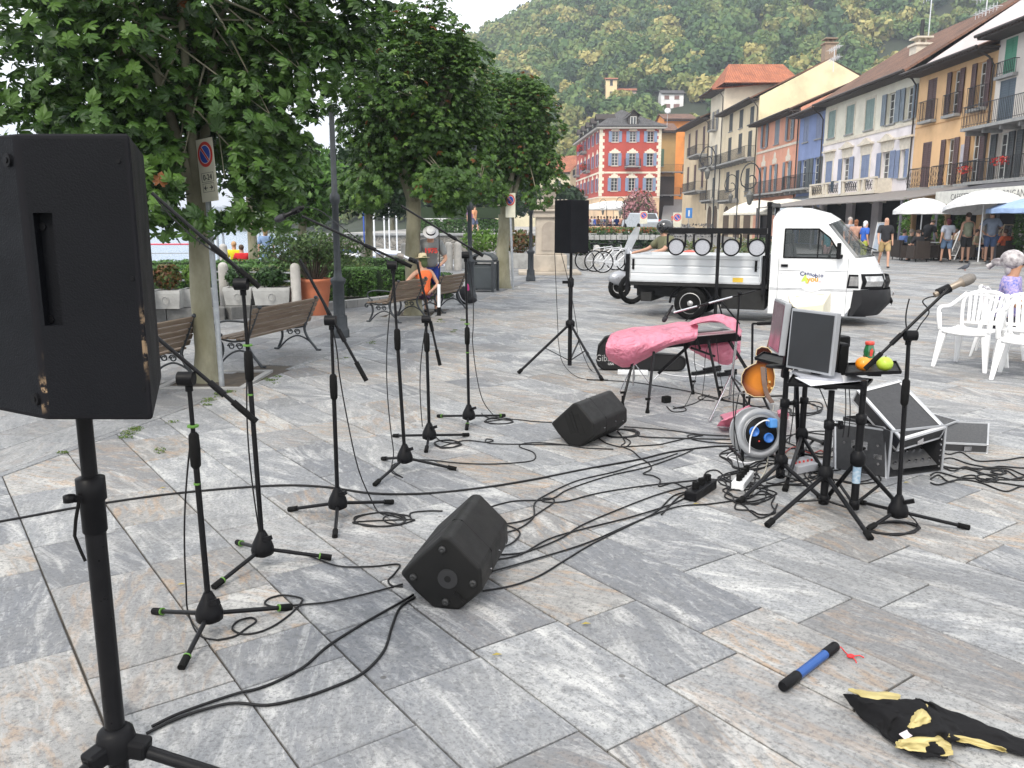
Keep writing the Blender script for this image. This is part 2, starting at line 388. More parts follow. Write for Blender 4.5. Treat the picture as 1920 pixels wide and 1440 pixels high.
# hill
def ridge(X):
 pts=[(-400,2),(-300,5),(-177,16),(-97,38),(-60,56),(-35,74),(-15,82),(17,96),(60,118),(118,140),(250,175),(500,200)]
 if X<=pts[0][0]:return pts[0][1]
 for(a,za),(b_,zb)in zip(pts,pts[1:]):
  if X<=b_:return za+(zb-za)*(X-a)/(b_-a)
 return 200
def hstart(X):return 165+max(0,-30-X)*2.2
def hz(X,Y):
 ys=hstart(X)
 if Y<ys:return-2-.0*Y
 t=min(1,max(0,(Y-ys)/235));z=ridge(X)*(.75*t+.25*t*t*(3-2*t))
 if Y>ys+235:z-=(Y-ys-235)*.05
 return max(-1,z)+.9*(X>-30)+5*noise.noise(Vector((X*.018,Y*.018,3)))*min(1,t*4)
def hill_hit(px,py):
 d=ray(px,py);Y=168.0
 while Y<500:
  t=Y/d.y;z=H+d.z*t
  if z<=hz(d.x*t,Y):return Vector((d.x*t,Y,z))
  Y+=1
 return Vector((d.x*Y/d.y,Y,hz(d.x*Y/d.y,Y)))
m=MB();nx,ny=84,80;X0,X1,Y0,Y1=-420,420,160,900
m.smooth=True
m.add([(X0+(X1-X0)*i/nx,Y0+(Y1-Y0)*j/ny,hz(X0+(X1-X0)*i/nx,Y0+(Y1-Y0)*j/ny))for j in range(ny+1)for i in range(nx+1)],[(j*(nx+1)+i,j*(nx+1)+i+1,(j+1)*(nx+1)+i+1,(j+1)*(nx+1)+i)for j in range(ny)for i in range(nx)])
hill=m.build('wooded_hill',M('forest_floor',(.03,.04,.018),.95,c2=(.02,.028,.012),sc=.2));tag(hill,kind='structure')
# far shore
m=MB();m.smooth=True;n_=60;vs_=[]
for i in range(n_+1):
 X=-2600+2700*i/n_;h=18+60*(.5+.5*noise.noise(Vector((X*.0016,1,2))))+(max(0,(X+900))*.05)
 vs_+=[(X,2000,-2),(X,2150,h*.55),(X,2500,h)]
m.add(vs_,[(3*i+k,3*i+3+k,3*i+4+k,3*i+1+k)for i in range(n_)for k in(0,1)])
tag(m.build('far_lake_shore',M('far_hills',(.05,.075,.06),.95,c2=(.035,.055,.045),sc=.01)),kind='structure')
# forest crowns on the hill: instanced clumps (nobody could count them)
def leaf_mat(name,cols,rough=.5,trans=.25,seed_attr=False,sc=.15):
 m,nt,b=newmat(name);L=nt.links.new
 oi=N(nt,'ShaderNodeObjectInfo');at=N(nt,'ShaderNodeAttribute');at.attribute_name='leaf'
 r=N(nt,'ShaderNodeValToRGB');r.color_ramp.elements.remove(r.color_ramp.elements[0])
 r.color_ramp.elements[0].position=0;r.color_ramp.elements[0].color=(*cols[0],1)
 for i,c in enumerate(cols[1:]):
  e=r.color_ramp.elements.new((i+1)/(len(cols)-1));e.color=(*c,1)
 if seed_attr:L(at.outputs['Fac'],r.inputs[0])
 else:
  geo=N(nt,'ShaderNodeNewGeometry');ad=N(nt,'ShaderNodeMath',operation='ADD');ad.use_clamp=True
  L(oi.outputs['Random'],ad.inputs[0]);mm=N(nt,'ShaderNodeMath',operation='MULTIPLY_ADD');L(geo.outputs['Random Per Island'],mm.inputs[0]);mm.inputs[1].default_value=sc;mm.inputs[2].default_value=-sc/2
  L(mm.outputs[0],ad.inputs[1]);L(ad.outputs[0],r.inputs[0])
 L(r.outputs[0],b.inputs['Base Color']);b.inputs['Roughness'].default_value=rough;b.inputs['Specular IOR Level'].default_value=.35
 tr=N(nt,'ShaderNodeBsdfTranslucent');L(r.outputs[0],tr.inputs[0]);mx=N(nt,'ShaderNodeMixShader');mx.inputs[0].default_value=trans
 L(b.outputs[0],mx.inputs[1]);L(tr.outputs[0],mx.inputs[2]);L(mx.outputs[0],nt.nodes['Material Output'].inputs[0]);return m
FOREST=leaf_mat('forest_foliage',[(.040,.080,.034),(.065,.13,.040),(.095,.165,.045),(.14,.20,.055),(.18,.21,.06),(.42,.37,.13)],.7,.15,sc=.3)
def crown_mesh(name,n,seed,mat_,R=1.0,leaf=.16,lobes=9,shape=(1,1,.9),quads=True):
 R_=np.random.RandomState(seed);cs=R_.normal(size=(lobes,3));cs/=np.linalg.norm(cs,axis=1)[:,None];cs*=.55*R_.uniform(.6,1.1,(lobes,1));cs[:,2]=np.abs(cs[:,2])*.9-.1
 rad=R_.uniform(.34,.55,lobes);k=R_.randint(0,lobes,n)
 d=R_.normal(size=(n,3));d/=np.linalg.norm(d,axis=1)[:,None];pos=(cs[k]+d*rad[k][:,None]*R_.uniform(.8,1.05,(n,1)))*np.array(shape)*R
 nrm=d+R_.normal(size=(n,3))*.55;nrm/=np.linalg.norm(nrm,axis=1)[:,None]
 a=np.cross(nrm,R_.normal(size=(n,3)));a/=np.linalg.norm(a,axis=1)[:,None];b_=np.cross(nrm,a)
 s_=leaf*R_.uniform(.6,1.3,(n,1));v=np.stack([pos+a*s_,pos+b_*s_*.8,pos-a*s_,pos-b_*s_*.8],1).reshape(-1,3)
 me=D.meshes.new(name);me.from_pydata(v.tolist(),[],[(4*i,4*i+1,4*i+2,4*i+3)for i in range(n)]);me.materials.append(mat_);return me
protos=D.collections.new('forest_crown_shapes')
for i in range(4):
 o=D.objects.new('crown',crown_mesh('crown',620,20+i,FOREST,1.0,.13,9+i));protos.objects.link(o)
pts=[]
R_=random.Random(11)
while len(pts)<4600:
 X=R_.uniform(-260,290);Y=hstart(X)+3+245*R_.random()**.9
 if X>.68*Y or X<-.62*Y:continue
 pts.append((X,Y,hz(X,Y)+1.5))
TERR_HOUSES=[hill_hit(1155,188),hill_hit(1260,205)]
def clearing(q):
 for h in TERR_HOUSES:
  if abs(q[0]-h.x)<4.5 and-8<q[1]-h.y<6:return False
 return True
pts=[q for q in pts if clearing(q)]
me=D.meshes.new('forest');me.from_pydata(pts,[],[]);fo=D.objects.new('hillside_forest',me);COL.objects.link(fo);tag(fo,kind='stuff')
ng=D.node_groups.new('scatter_crowns','GeometryNodeTree');ng.interface.new_socket('Geometry',in_out='INPUT',socket_type='NodeSocketGeometry');ng.interface.new_socket('Geometry',in_out='OUTPUT',socket_type='NodeSocketGeometry')
gi=ng.nodes.new('NodeGroupInput');go=ng.nodes.new('NodeGroupOutput');ip=ng.nodes.new('GeometryNodeInstanceOnPoints');ci=ng.nodes.new('GeometryNodeCollectionInfo')
ci.inputs[0].default_value=protos;ci.inputs['Separate Children'].default_value=True;ci.inputs['Reset Children'].default_value=True
m2p=ng.nodes.new('GeometryNodeMeshToPoints');ng.links.new(gi.outputs[0],m2p.inputs[0]);ng.links.new(m2p.outputs[0],ip.inputs['Points']);ng.links.new(ci.outputs[0],ip.inputs['Instance']);ip.inputs['Pick Instance'].default_value=True
rv=ng.nodes.new('FunctionNodeRandomValue');rv.data_type='FLOAT_VECTOR';rv.inputs[0].default_value=(0,0,0);rv.inputs[1].default_value=(.3,.3,6.28);ng.links.new(rv.outputs[0],ip.inputs['Rotation'])
rs=ng.nodes.new('FunctionNodeRandomValue');rs.data_type='FLOAT';rs.inputs[2].default_value=3.2;rs.inputs[3].default_value=7.0;rs.inputs['Seed'].default_value=5
ng.links.new(rs.outputs[1],ip.inputs['Scale']);ng.links.new(ip.outputs[0],go.inputs[0])
md=fo.modifiers.new('scatter','NODES');md.node_group=ng
# ------ summer haze
HAZE=D.materials.new('haze_air');HAZE.use_nodes=True;hn=HAZE.node_tree;hn.nodes.remove(hn.nodes['Principled BSDF'])
pv=hn.nodes.new('ShaderNodeVolumePrincipled');pv.inputs['Color'].default_value=(.80,.87,1,1);pv.inputs['Density'].default_value=.00065;pv.inputs['Anisotropy'].default_value=.2
hn.links.new(pv.outputs[0],hn.nodes['Material Output'].inputs['Volume'])
m=MB();m.bx(-2700,960,-80,2600,-3,240);hz_o=m.build('haze',HAZE);tag(hz_o,kind='stuff')
# ------ buildings
def plaster(name,c,dirt=.5,hue=None):
 return M(name,c,.9,c2=tuple(x*.88 for x in c),sc=.6,bump=.25,bsc=25,dirt=dirt,dsc=.35)
def tile_mat(name,c,c2):
 if name in _M:return _M[name]
 m,nt,b=newmat(name);_M[name]=m;L=nt.links.new
 tc=N(nt,'ShaderNodeTexCoord');sx=N(nt,'ShaderNodeSeparateXYZ');L(tc.outputs['UV'],sx.inputs[0])
 wv=N(nt,'ShaderNodeTexWave',wave_type='BANDS',bands_direction='X');wv.inputs['Scale'].default_value=1.3;L(tc.outputs['UV'],wv.inputs['Vector'])
 wy=N(nt,'ShaderNodeTexWave',wave_type='BANDS',bands_direction='Y',wave_profile='SAW');wy.inputs['Scale'].default_value=.8;L(tc.outputs['UV'],wy.inputs['Vector'])
 br=N(nt,'ShaderNodeTexBrick');br.inputs['Scale'].default_value=1;br.inputs['Brick Width'].default_value=.24;br.inputs['Row Height'].default_value=.38;br.inputs['Mortar Size'].default_value=.012;br.offset=0
 br.inputs['Color1'].default_value=(*c,1);br.inputs['Color2'].default_value=(*c2,1);br.inputs['Mortar'].default_value=(*[x*.35 for x in c2],1);L(tc.outputs['UV'],br.inputs['Vector'])
 col=mixc(nt,ramp(nt,noise_n(nt,tc.outputs['UV'],.7,5),.45,.7,(0,)*3,(.7,)*3),br.outputs[0],tuple(x*.45 for x in c2));L(col,b.inputs['Base Color']);b.inputs['Roughness'].default_value=.9
 hh=N(nt,'ShaderNodeMath',operation='ADD');L(wv.outputs[0],hh.inputs[0]);L(wy.outputs[0],hh.inputs[1])
 bn=N(nt,'ShaderNodeBump');bn.inputs['Distance'].default_value=.06;L(hh.outputs[0],bn.inputs['Height']);L(bn.outputs[0],b.inputs['Normal']);return m
T_BRN=tile_mat('brown_clay_tiles',(.22,.115,.075),(.16,.09,.065))
T_ORG=tile_mat('orange_clay_tiles',(.48,.17,.085),(.38,.13,.07))
T_GRY=tile_mat('grey_stone_roof',(.115,.11,.11),(.09,.088,.09))
EAVE=M('dark_eave_timber',(.05,.04,.035),.85)
STUCCO=M('pale_stucco_trim',(.66,.60,.50),.85,dirt=.2)
SHG={}
def shutmat(c):
 if c in SHG:return SHG[c]
 SHG[c]=M('painted_shutter_%d'%len(SHG),c,.6,c2=tuple(x*.85 for x in c),sc=2);return SHG[c]
CURT=M('white_curtain',(.62,.62,.6),.9)
FRM=M('white_window_frame',(.66,.66,.62),.6)
def roof_panel(m,pts,uv):
 m.quad(*pts);uv.append(pts)
def build_roof(name,panels,mat_,parent,thick=.12):
 """panels: lists of 3-4 corners (eave first); gives each its own thickness and tile-sized texture space"""
 m=MB();me_uv=[]
 for p in panels:
  p=[Vector(q)for q in p];n=(p[1]-p[0]).cross(p[2]-p[0]).normalized()
  if n.z<0:n=-n
  low=[q-n*thick for q in p];k=len(p)
  m.add(p+low,[tuple(range(k)),tuple(range(2*k-1,k-1,-1))]+[(i,(i+1)%k,k+(i+1)%k,k+i)for i in range(k)])
  x=(p[1]-p[0]).normalized();y=n.cross(x)
  me_uv.append((k,[((q-p[0]).dot(x),(q-p[0]).dot(y))for q in p]))
 o=m.build(name,mat_,parent,rel=True);uvl=o.data.uv_layers.new(name='UVMap')
 # simple second pass with running vertex offsets
 off=0;fi=0
 for k,uv in me_uv:
  for j in range(2+k):
   for li in o.data.polygons[fi].loop_indices:uvl.data[li].uv=uv[(o.data.loops[li].vertex_index-off)%k]
   fi+=1
  off+=2*k
 return o
def wall_panel(m,L_,z0,z1,holes,depth=.22):
 ss=sorted({0,L_}|{max(0,min(L_,q))for h in holes for q in(h[0],h[1])});zs=sorted({z0,z1}|{q for h in holes for q in(h[2],h[3])})
 for a,b in zip(ss,ss[1:]):
  for c,d in zip(zs,zs[1:]):
   mx,mz=(a+b)/2,(c+d)/2
   if any(h[0]<mx<h[1]and h[2]<mz<h[3]for h in holes):continue
   m.quad((a,0,c),(b,0,c),(b,0,d),(a,0,d))
 for h in holes:
  a,b,c,d=h[:4]
  m.quad((a,0,c),(a,0,d),(a,depth,d),(a,depth,c));m.quad((b,0,d),(b,0,c),(b,depth,c),(b,depth,d))
  m.quad((a,0,d),(b,0,d),(b,depth,d),(a,depth,d));m.quad((b,0,c),(a,0,c),(a,depth,c),(b,depth,c))
def window(b,s,w,z0,z1,shut=None,sc=(.2,.25,.3),trim=None,curtain=False,sill=True,dep=.16,balc=False,frame_m=None,T=None):
 """adds window (> pane), shutters, trim to building b (local frame: x along, -y outward)"""
 a,c=s-w/2,s+w/2
 m=MB();m.T=T;f=.06
 m.bx(a,a+f,dep,dep+.05,z0,z1);m.bx(c-f,c,dep,dep+.05,z0,z1);m.bx(a+f,c-f,dep,dep+.05,z1-f,z1);m.bx(a+f,c-f,dep,dep+.05,z0,z0+f)
 m.bx(s-.035,s+.035,dep-.01,dep+.05,z0+f,z1-f)
 for k in range(1,4):
  z=z0+(z1-z0)*k/4;m.bx(a+f,s-.035,dep+.01,dep+.04,z-.018,z+.018);m.bx(s+.035,c-f,dep+.01,dep+.04,z-.018,z+.018)
 wo=m.build('window',frame_m or FRM,b,rel=True)
 m=MB();m.T=T;m.quad((a,dep+.03,z0),(c,dep+.03,z0),(c,dep+.03,z1),(a,dep+.03,z1));m.build('pane',GLASS,wo,rel=True)
 if curtain:
  m=MB();m.T=T
  for k in range(8):
   x0=a+(c-a)*k/8;x1=a+(c-a)*(k+1)/8;yy=dep+.10+.03*(k%2)
   m.quad((x0,yy,z0),(x1,dep+.10+.03*((k+1)%2),z0),(x1,dep+.10+.03*((k+1)%2),z1),(x0,yy,z1))
  m.build('curtain',CURT,wo,rel=True)
 if sill and not balc:
  m=MB();m.T=T;m.bx(a-.1,c+.1,-.09,.02,z0-.09,z0-.003);m.build('sill',KERB if trim is None else trim,wo,rel=True)
 if shut:
  hw=w/2
  def leaf(x0,x1,y0):
   m=MB();m.T=T;m.bx(x0,x1,y0,y0+.02,z0,z1)
   for q in(z0,(z0+z1)/2-.05,z1-.09):m.bx(x0+.003,x1-.003,y0-.02,y0+.025,q+.001,q+.09)
   for q in(x0,x1-.07):m.bx(q,q+.07,y0-.018,y0+.024,z0+.002,z1-.002)
   z=z0+.13
   while z<z1-.12:
    m.box(((x0+x1)/2,y0-.004,z),(x1-x0-.14,.03,.012),Matrix.Rotation(.6,3,'X'));z+=.11
   m.build('shutter',shutmat(sc),b,rel=True)
  if shut=='open':leaf(a-hw-.02,a-.02,-.07);leaf(c+.02,c+hw+.02,-.07)
  elif shut=='closed':leaf(a,s-.004,.02);leaf(s+.004,c,.02)
  elif shut=='one':leaf(a-hw-.02,a-.02,-.07);leaf(s+.004,c,.02)
 return wo
def railing(b,x0,x1,z0,h,out,slab=True,dens=.13,mat_=None,sides=True,T=None,bulge=0,name='balcony',br=True):
 m=MB();m.T=T
 if slab:m.bx(x0,x1,-out,-.004,z0-.14,z0)
 if br and slab:
  k=max(2,int((x1-x0)/1.3)+1)
  for i in range(k):
   x=x0+.12+(x1-x0-.24)*i/(k-1);m.bx(x-.07,x+.07,-out*.8,-.003,z0-.32,z0-.142)
 bo=m.build(name,KERB,b,rel=True)if slab else b
 m=MB();m.T=T;y=-out+.03
 m.bx(x0,x1,y-.018,y+.018,z0+h-.03,z0+h);m.bx(x0,x1,y-.012,y+.012,z0+.08,z0+.10)
 n=max(3,int((x1-x0)/dens))
 for i in range(n+1):
  x=x0+.01+(x1-x0-.02)*i/n
  if bulge:
   m.bar((x,y,z0),(x,y-bulge,z0+h*.35),.016);m.bar((x,y-bulge,z0+h*.35),(x,y,z0+h),.016)
  else:m.bar((x,y,z0+.002),(x,y,z0+h-.031),.016)
 if sides:
  for x in(x0,x1-.02):
   m.bx(x,x+.02,y+.02,0,z0+h-.03,z0+h-.002)
   q=0
   while q<out-.1:m.bar((x+.01,y+.1+q,z0+.002),(x+.01,y+.1+q,z0+h-.032),.016);q+=dens
 m.build('railing',mat_ or IRON2,bo,rel=True)
 return bo
def box_shell(m,L_,dp,z0,z1):
 m.quad((0,dp,z0),(0,0,z0),(0,0,z1),(0,dp,z1));m.quad((L_,0,z0),(L_,dp,z0),(L_,dp,z1),(L_,0,z1));m.quad((L_,dp,z0),(0,dp,z0),(0,dp,z1),(L_,dp,z1))
XF=22.0
R90=-math.pi/2
def row_house(name,label,ynear,yfar,ztop,wall_m,wins,shops=(),depth=9,roof=T_BRN,rh=2.6,over=.9,band=None,gable=None,upper=None,X=XF,ridge_z=None):
 L_=yfar-ynear;b=thing(name,label,'building',(X,yfar,0),R90);S=lambda y:yfar-y
 holes=[(S(w['y'])-w['w']/2,S(w['y'])+w['w']/2,w['z0'],w['z1'])for w in wins]
 for(ya,yb,za,zb)in shops:holes.append((S(yb),S(ya),za,zb))
 m=MB()
 if upper:
  m.m=0;wall_panel(m,L_,0,upper[0],[h for h in holes if h[3]<=upper[0]+.01]);m.m=1;wall_panel(m,L_,upper[0],ztop,[h for h in holes if h[2]>=upper[0]-.01]);m.m=0;box_shell(m,L_,depth,0,ztop)
  m.build('wall',[wall_m,upper[1]],b,rel=True)
 else:
  wall_panel(m,L_,0,ztop,holes);box_shell(m,L_,depth,0,ztop);m.build('wall',wall_m,b,rel=True)
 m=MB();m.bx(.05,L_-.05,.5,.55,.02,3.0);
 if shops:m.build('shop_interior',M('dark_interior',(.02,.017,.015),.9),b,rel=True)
 for w in wins:
  s=S(w['y'])
  wo=window(b,s,w['w'],w['z0'],w['z1'],w.get('shut'),w.get('sc',(.2,.25,.3)),w.get('trim'),w.get('curtain',False),True,balc=bool(w.get('balc')),frame_m=w.get('fm'))
  if w.get('balc'):railing(b,s-w['w']/2-.28,s+w['w']/2+.28,w['z0'],w.get('bh',1.0),w['balc'],bulge=w.get('bulge',0),br=False)
  if w.get('surround'):
   m=MB();t=.14;a,c=s-w['w']/2,s+w['w']/2
   m.bx(a-t,a-.003,-.035,.01,w['z0']-.1,w['z1']+t);m.bx(c+.003,c+t,-.035,.01,w['z0']-.1,w['z1']+t);m.bx(a-.001,c+.001,-.033,.01,w['z1']+.003,w['z1']+t)
   if w['surround']>1:
    z=w['z1']+t+.003;m.bx(a-.25,c+.25,-.03,.01,z,z+.45);m.bx(a-.42,c+.42,-.22,.01,z+.453,z+.56)
    if w['surround']>2:m.prism([(a-.2,z+.562),(c+.2,z+.562),(s+.25,z+.8),(s,z+.88),(s-.25,z+.8)],-.16,0,lambda x,zz,t_:(x,t_,zz))
   m.build('window_surround',STUCCO,b,rel=True)
 rz=ridge_z or ztop+rh;o_=over;e=ztop+.02
 build_roof('roof',[[(-.02,-o_,e-.12),(L_+.02,-o_,e-.12),(L_+.02,depth*.5,rz),(-.02,depth*.5,rz)],[(L_+.02,depth+.5,e),(-.02,depth+.5,e),(-.02,depth*.5,rz),(L_+.02,depth*.5,rz)]],roof,b)
 for x_ in(.001,L_-.121):m=MB();m.prism([(0,ztop),(depth*.5,rz-.15),(depth,ztop)],0,.12,lambda y,z,t:(x_+t,y,z));m.build('gable',gable or wall_m,b,rel=True)
 if 0:m.prism([(0,ztop),(depth*.5,rz-.15),(depth,ztop)],0,.12,lambda y,z,t:(L_-.001-t,y,z));m.build('gable',gable or wall_m,b,rel=True)
 m=MB();m.bx(.01,L_-.01,-o_+.05,-.003,ztop-.28,ztop-.18)
 x=.3
 while x<L_:m.bx(x,x+.1,-o_+.08,-.004,ztop-.178,ztop-.10);x+=.55
 m.build('eaves',EAVE,b,rel=True)
 m=MB();m.tube([(0,-o_-.05,ztop-.12),(L_,-o_-.05,ztop-.12)],.075,8);m.tube([(L_-.12,-o_-.05,ztop-.14),(L_-.12,-.35,ztop-.55),(L_-.12,-.1,ztop-.9),(L_-.12,-.1,3.0)],.05,6);m.build('gutter',M('copper_gutter',(.055,.045,.042),.5,.4),b,rel=True)
 if band:
  m=MB();m.bx(.002,L_-.002,-.05,.003,band-.09,band+.09);m.build('string_course',STUCCO,b,rel=True)
 return b
BLUSH=(.20,.25,.38);GRYSH=(.19,.23,.27);GRNSH=(.22,.30,.28);BRNSH=(.10,.055,.055);DKSH=(.055,.062,.065)
V=lambda y,w,z0,z1,**k:dict(y=y,w=w,z0=z0,z1=z1,**k)
H_row=[]
b_white=row_house('town_house','long white house with pale blue shutters and stone balcony in the lakefront row',47.2,60.9,9.75,plaster('white_plaster',(.74,.69,.70)),[V(59.5,1.25,4.15,5.75,shut='closed',sc=BLUSH,surround=2),V(56.45,1.25,4.15,5.75,shut='open',sc=BLUSH,curtain=True,surround=3),V(53.45,1.25,4.15,5.7,shut='closed',sc=BLUSH,surround=3),V(50.5,1.2,4.1,5.65,shut='open',sc=BLUSH,curtain=True,surround=3),V(48.15,1.0,4.05,5.6,shut='one',sc=BLUSH,curtain=True,surround=2),V(59.55,1.3,7.3,9.1,shut='closed',sc=GRNSH,surround=1),V(56.4,1.3,7.25,9.05,shut='closed',sc=GRNSH,surround=1),V(53.35,1.3,7.2,9.0,shut='closed',sc=GRNSH,surround=1),V(50.4,1.15,7.2,8.95,shut='open',sc=GRYSH,curtain=True),V(48.15,.95,7.2,8.95,shut='open',sc=GRYSH)],shops=[(48,51,.05,2.9),(52,55,.05,2.9),(56,60,.05,2.9)],depth=11,band=6.95,upper=(6.95,plaster('cream_plaster_upper',(.72,.69,.58))),rh=3.9)
# stone balcony of the white house
m=MB();S=lambda y:60.9-y;b=b_white
m.bx(S(60.3),S(49.5),-1.0,-.003,3.25,3.42);m.bx(S(60.3),S(49.5),-1.02,-.82,4.1,4.2)
for y in(60.2,57.7,57.2,54.9,54.3,51.9,51.2,49.7):m.bx(S(y)-.12,S(y)+.12,-1.0,-.84,3.423,4.097)
m.bx(S(49.5)-.16,S(49.5),-.83,-.003,3.423,4.1);m.bx(S(60.3),S(60.3)+.16,-.83,-.003,3.423,4.1)
for y in(59.5,57,54.6,52,50.2):m.prism([(-.9,3.247),(-.003,3.247),(-.003,2.7),(-.3,2.85)],S(y)-.15,S(y)+.15,lambda p,q,t:(t,p,q))
bo=m.build('stone_balcony',STUCCO,b,rel=True)
m=MB()
for y0,y1 in((60.1,57.8),(57.1,55.0),(54.2,52.0),(51.1,49.8)):
 x0,x1=S(y0)+.12,S(y1)-.12;n=int((x1-x0)/.3)
 for i in range(n):
  cx=x0+(x1-x0)*(i+.5)/n;m.tube([(cx+.13*math.cos(a),-.92,3.76+.27*math.sin(a))for a in[k*math.pi/4 for k in range(9)]],.02,4,cap=False)
 m.bx(x0,x1,-.935,-.91,3.74,3.78)
m.build('railing',IRON2,bo,rel=True)
tag(MB().build('x',BLK),kind='helper')if False else None
m=MB();m.prism([(0,0),(.5,.02),(.55,-.75),(.28,-.6),(.02,-.7)],-1.05,-1.04,lambda x,z,t:(S(56.2)+x,t,4.2+z));m.prism([(0,0),(.5,0),(.5,-.03),(0,-.03)],-1.05,-.8,lambda x,z,t:(S(56.2)+x,t,4.235+z))
tw=m.build('towel',M('dark_towel',(.03,.05,.07),.95),b,rel=True);tw.parent=None;tw.matrix_world=b.matrix_world if False else Matrix.Translation(b.location)@Matrix.Rotation(R90,4,'Z');tag(tw,'dark towel hung over the stone balcony of the white house','towel')
m=MB();m.prism([(0,0),(.42,0),(.5,-.8),(.1,-.85)],-1.05,-1.04,lambda x,z,t:(S(54.9)+x,t,4.2+z));m.prism([(0,0),(.42,0),(.42,-.03),(0,-.03)],-1.05,-.8,lambda x,z,t:(S(54.9)+x,t,4.235+z))
tw=m.build('towel',M('white_towel',(.75,.75,.78),.95));tw.matrix_world=Matrix.Translation(b.location)@Matrix.Rotation(R90,4,'Z');tag(tw,'white towel hung over the stone balcony of the white house','towel')
# chimney on the white house roof
def chimney(b,x,y,z,w=.7,h=1.3,mt=None,pot=True):
 m=MB();m.bx(x-w/2,x+w/2,y-w/2,y+w/2,z-.8,z+h);m.bx(x-w/2-.1,x+w/2+.1,y-w/2-.1,y+w/2+.1,z+h+.002,z+h+.12)
 for dx in(-.2,.2):
  for dy in(-.2,.2):m.bx(x+dx-.05,x+dx+.05,y+dy-.05,y+dy+.05,z+h+.122,z+h+.4)
 m.bx(x-w/2-.05,x+w/2+.05,y-w/2-.05,y+w/2+.05,z+h+.402,z+h+.5)
 c=m.build('chimney',mt or STUCCO,b,rel=True)
 if pot:m=MB();m.cyl((x,y,z+h+.5),(x,y,z+h+1.5),.12,n=8);m.build('flue',IRON2,c,rel=True)
 return c
chimney(b_white,S(52.6),2.4,11.0,.9,.9)
def antenna(px,py,X,h=2.2,lab='',yagi=True):
 q=PX(px,py,X);t=thing('antenna',lab,'antenna',q)
 m=MB();m.bar(q,q+Vector((0,0,h)),.05)
 m.build('mast',ALU,t);m=MB()
 if yagi:
  for k,zz in enumerate((h-.1,h-.9)):
   m.bar(q+Vector((0,-1.1,zz)),q+Vector((0,1.1,zz)),.035)
   for i in range(7):y=-1.05+i*.35;m.bar(q+Vector((-.3,y,zz+.01)),q+Vector((.3,y,zz+.01)),.02);m.bar(q+Vector((0,y,zz-.22)),q+Vector((0,y,zz+.22)),.02)
 m.build('aerial',ALU,t);return t
antenna(1740,75,27,3.6,'tall television antenna rising above the brown roof of the white house')
antenna(1845,60,26,2.0,'small white television antenna above the roof of the yellow house')
antenna(1562,135,26,1.9,'television antenna on the roof between the blue and white houses')
b_blue=row_house('town_house','narrow periwinkle blue house with dark balcony squeezed between salmon and white houses',60.9,66.15,9.6,plaster('blue_plaster',(.20,.26,.46)),[V(64.7,1.15,7.5,9.3,shut='closed',sc=(.19,.23,.35)),V(62.05,1.15,7.5,9.3,shut='closed',sc=(.19,.23,.35)),V(64.6,1.2,4.1,6.2,shut='open',sc=(.10,.12,.13)),V(62.0,1.2,4.1,6.2,shut='open',sc=(.10,.12,.13))],shops=[(61.5,65.5,.05,2.9)],depth=11,rh=3.0)
railing(b_blue,.0,5.2,4.05,1.0,1.15)
# slatted awning and shed roof over the blue house door
m=MB();m.prism([(-1.9,2.75),(-1.9,2.85),(-.003,3.55),(-.003,3.4)],.3,5.0,lambda p,q,t:(t,p,q));m.prism([(-1.93,2.45),(-1.93,2.85),(-1.905,2.85),(-1.905,2.45)],.3,5.0,lambda p,q,t:(t,p,q));m.build('awning',M('grey_awning',(.33,.35,.37),.8),b_blue,rel=True)
b_sal=row_house('town_house','salmon pink house with painted window crowns and iron balcony beside the blue house',66.15,77.4,10.2,plaster('salmon_plaster',(.66,.32,.22)),[V(75.1,1.0,4.15,6.35,shut='open',sc=GRYSH),V(72.0,1.0,4.15,6.35,shut='open',sc=GRYSH,curtain=True),V(68.5,1.0,4.15,6.35,shut='open',sc=GRYSH,curtain=True),V(75.1,1.0,8.0,10.0,shut='open',sc=GRYSH),V(71.75,1.25,8.0,10.0,shut='closed',sc=GRYSH),V(68.4,1.0,8.0,10.0,shut='open',sc=GRYSH)],shops=[(67,70,.05,2.7),(72,76,.05,2.7)],depth=11,band=7.65,rh=2.6)
railing(b_sal,.2,11.1,4.0,1.0,1.0)
m=MB()
for y in(75.1,72.0,68.5):
 s=77.4-y;m.prism([(-.55,0),(.55,0),(.6,.35),(.3,.45),(.22,.8),(0,.98),(-.22,.8),(-.3,.45),(-.6,.35)],-.02,.01,lambda x,z,t:(s+x,t,6.42+z))
m.build('painted_ornament',STUCCO,b_sal,rel=True)
b_yel=row_house('town_house','yellow ochre house with brown shutters and small iron balconies',39.75,47.2,9.5,plaster('yellow_plaster',(.70,.45,.24)),[V(45.65,.95,3.4,5.75,shut='closed',sc=BRNSH,balc=.55,bulge=.12),V(43.2,.85,3.4,5.7,shut='open',sc=BRNSH,balc=.55,bulge=.12),V(40.9,.85,3.4,5.7,shut='open',sc=BRNSH,balc=.55,bulge=.12),V(45.7,.95,6.85,8.95,shut='closed',sc=BRNSH,balc=.3),V(43.25,.8,6.85,8.95,shut='open',sc=BRNSH,balc=.3),V(40.95,.8,6.85,8.95,shut='open',sc=BRNSH,balc=.3)],shops=[(40.2,43,.05,2.75),(43.8,46.6,.05,2.75)],depth=12,roof=T_BRN,rh=2.6,over=1.0)
m=MB();m.bx(.003,7.44,-.02,.004,6.56,6.62);m.build('string_course',M('ochre_line',(.5,.28,.12),.9),b_yel,rel=True)
m=MB();m.bx(47.2-42.15,47.2-41.75,-.05,0,4.1,5.3);pq=m.build('wall_plaque',M('grey_plaque',(.42,.40,.44),.6),b_yel,rel=True)
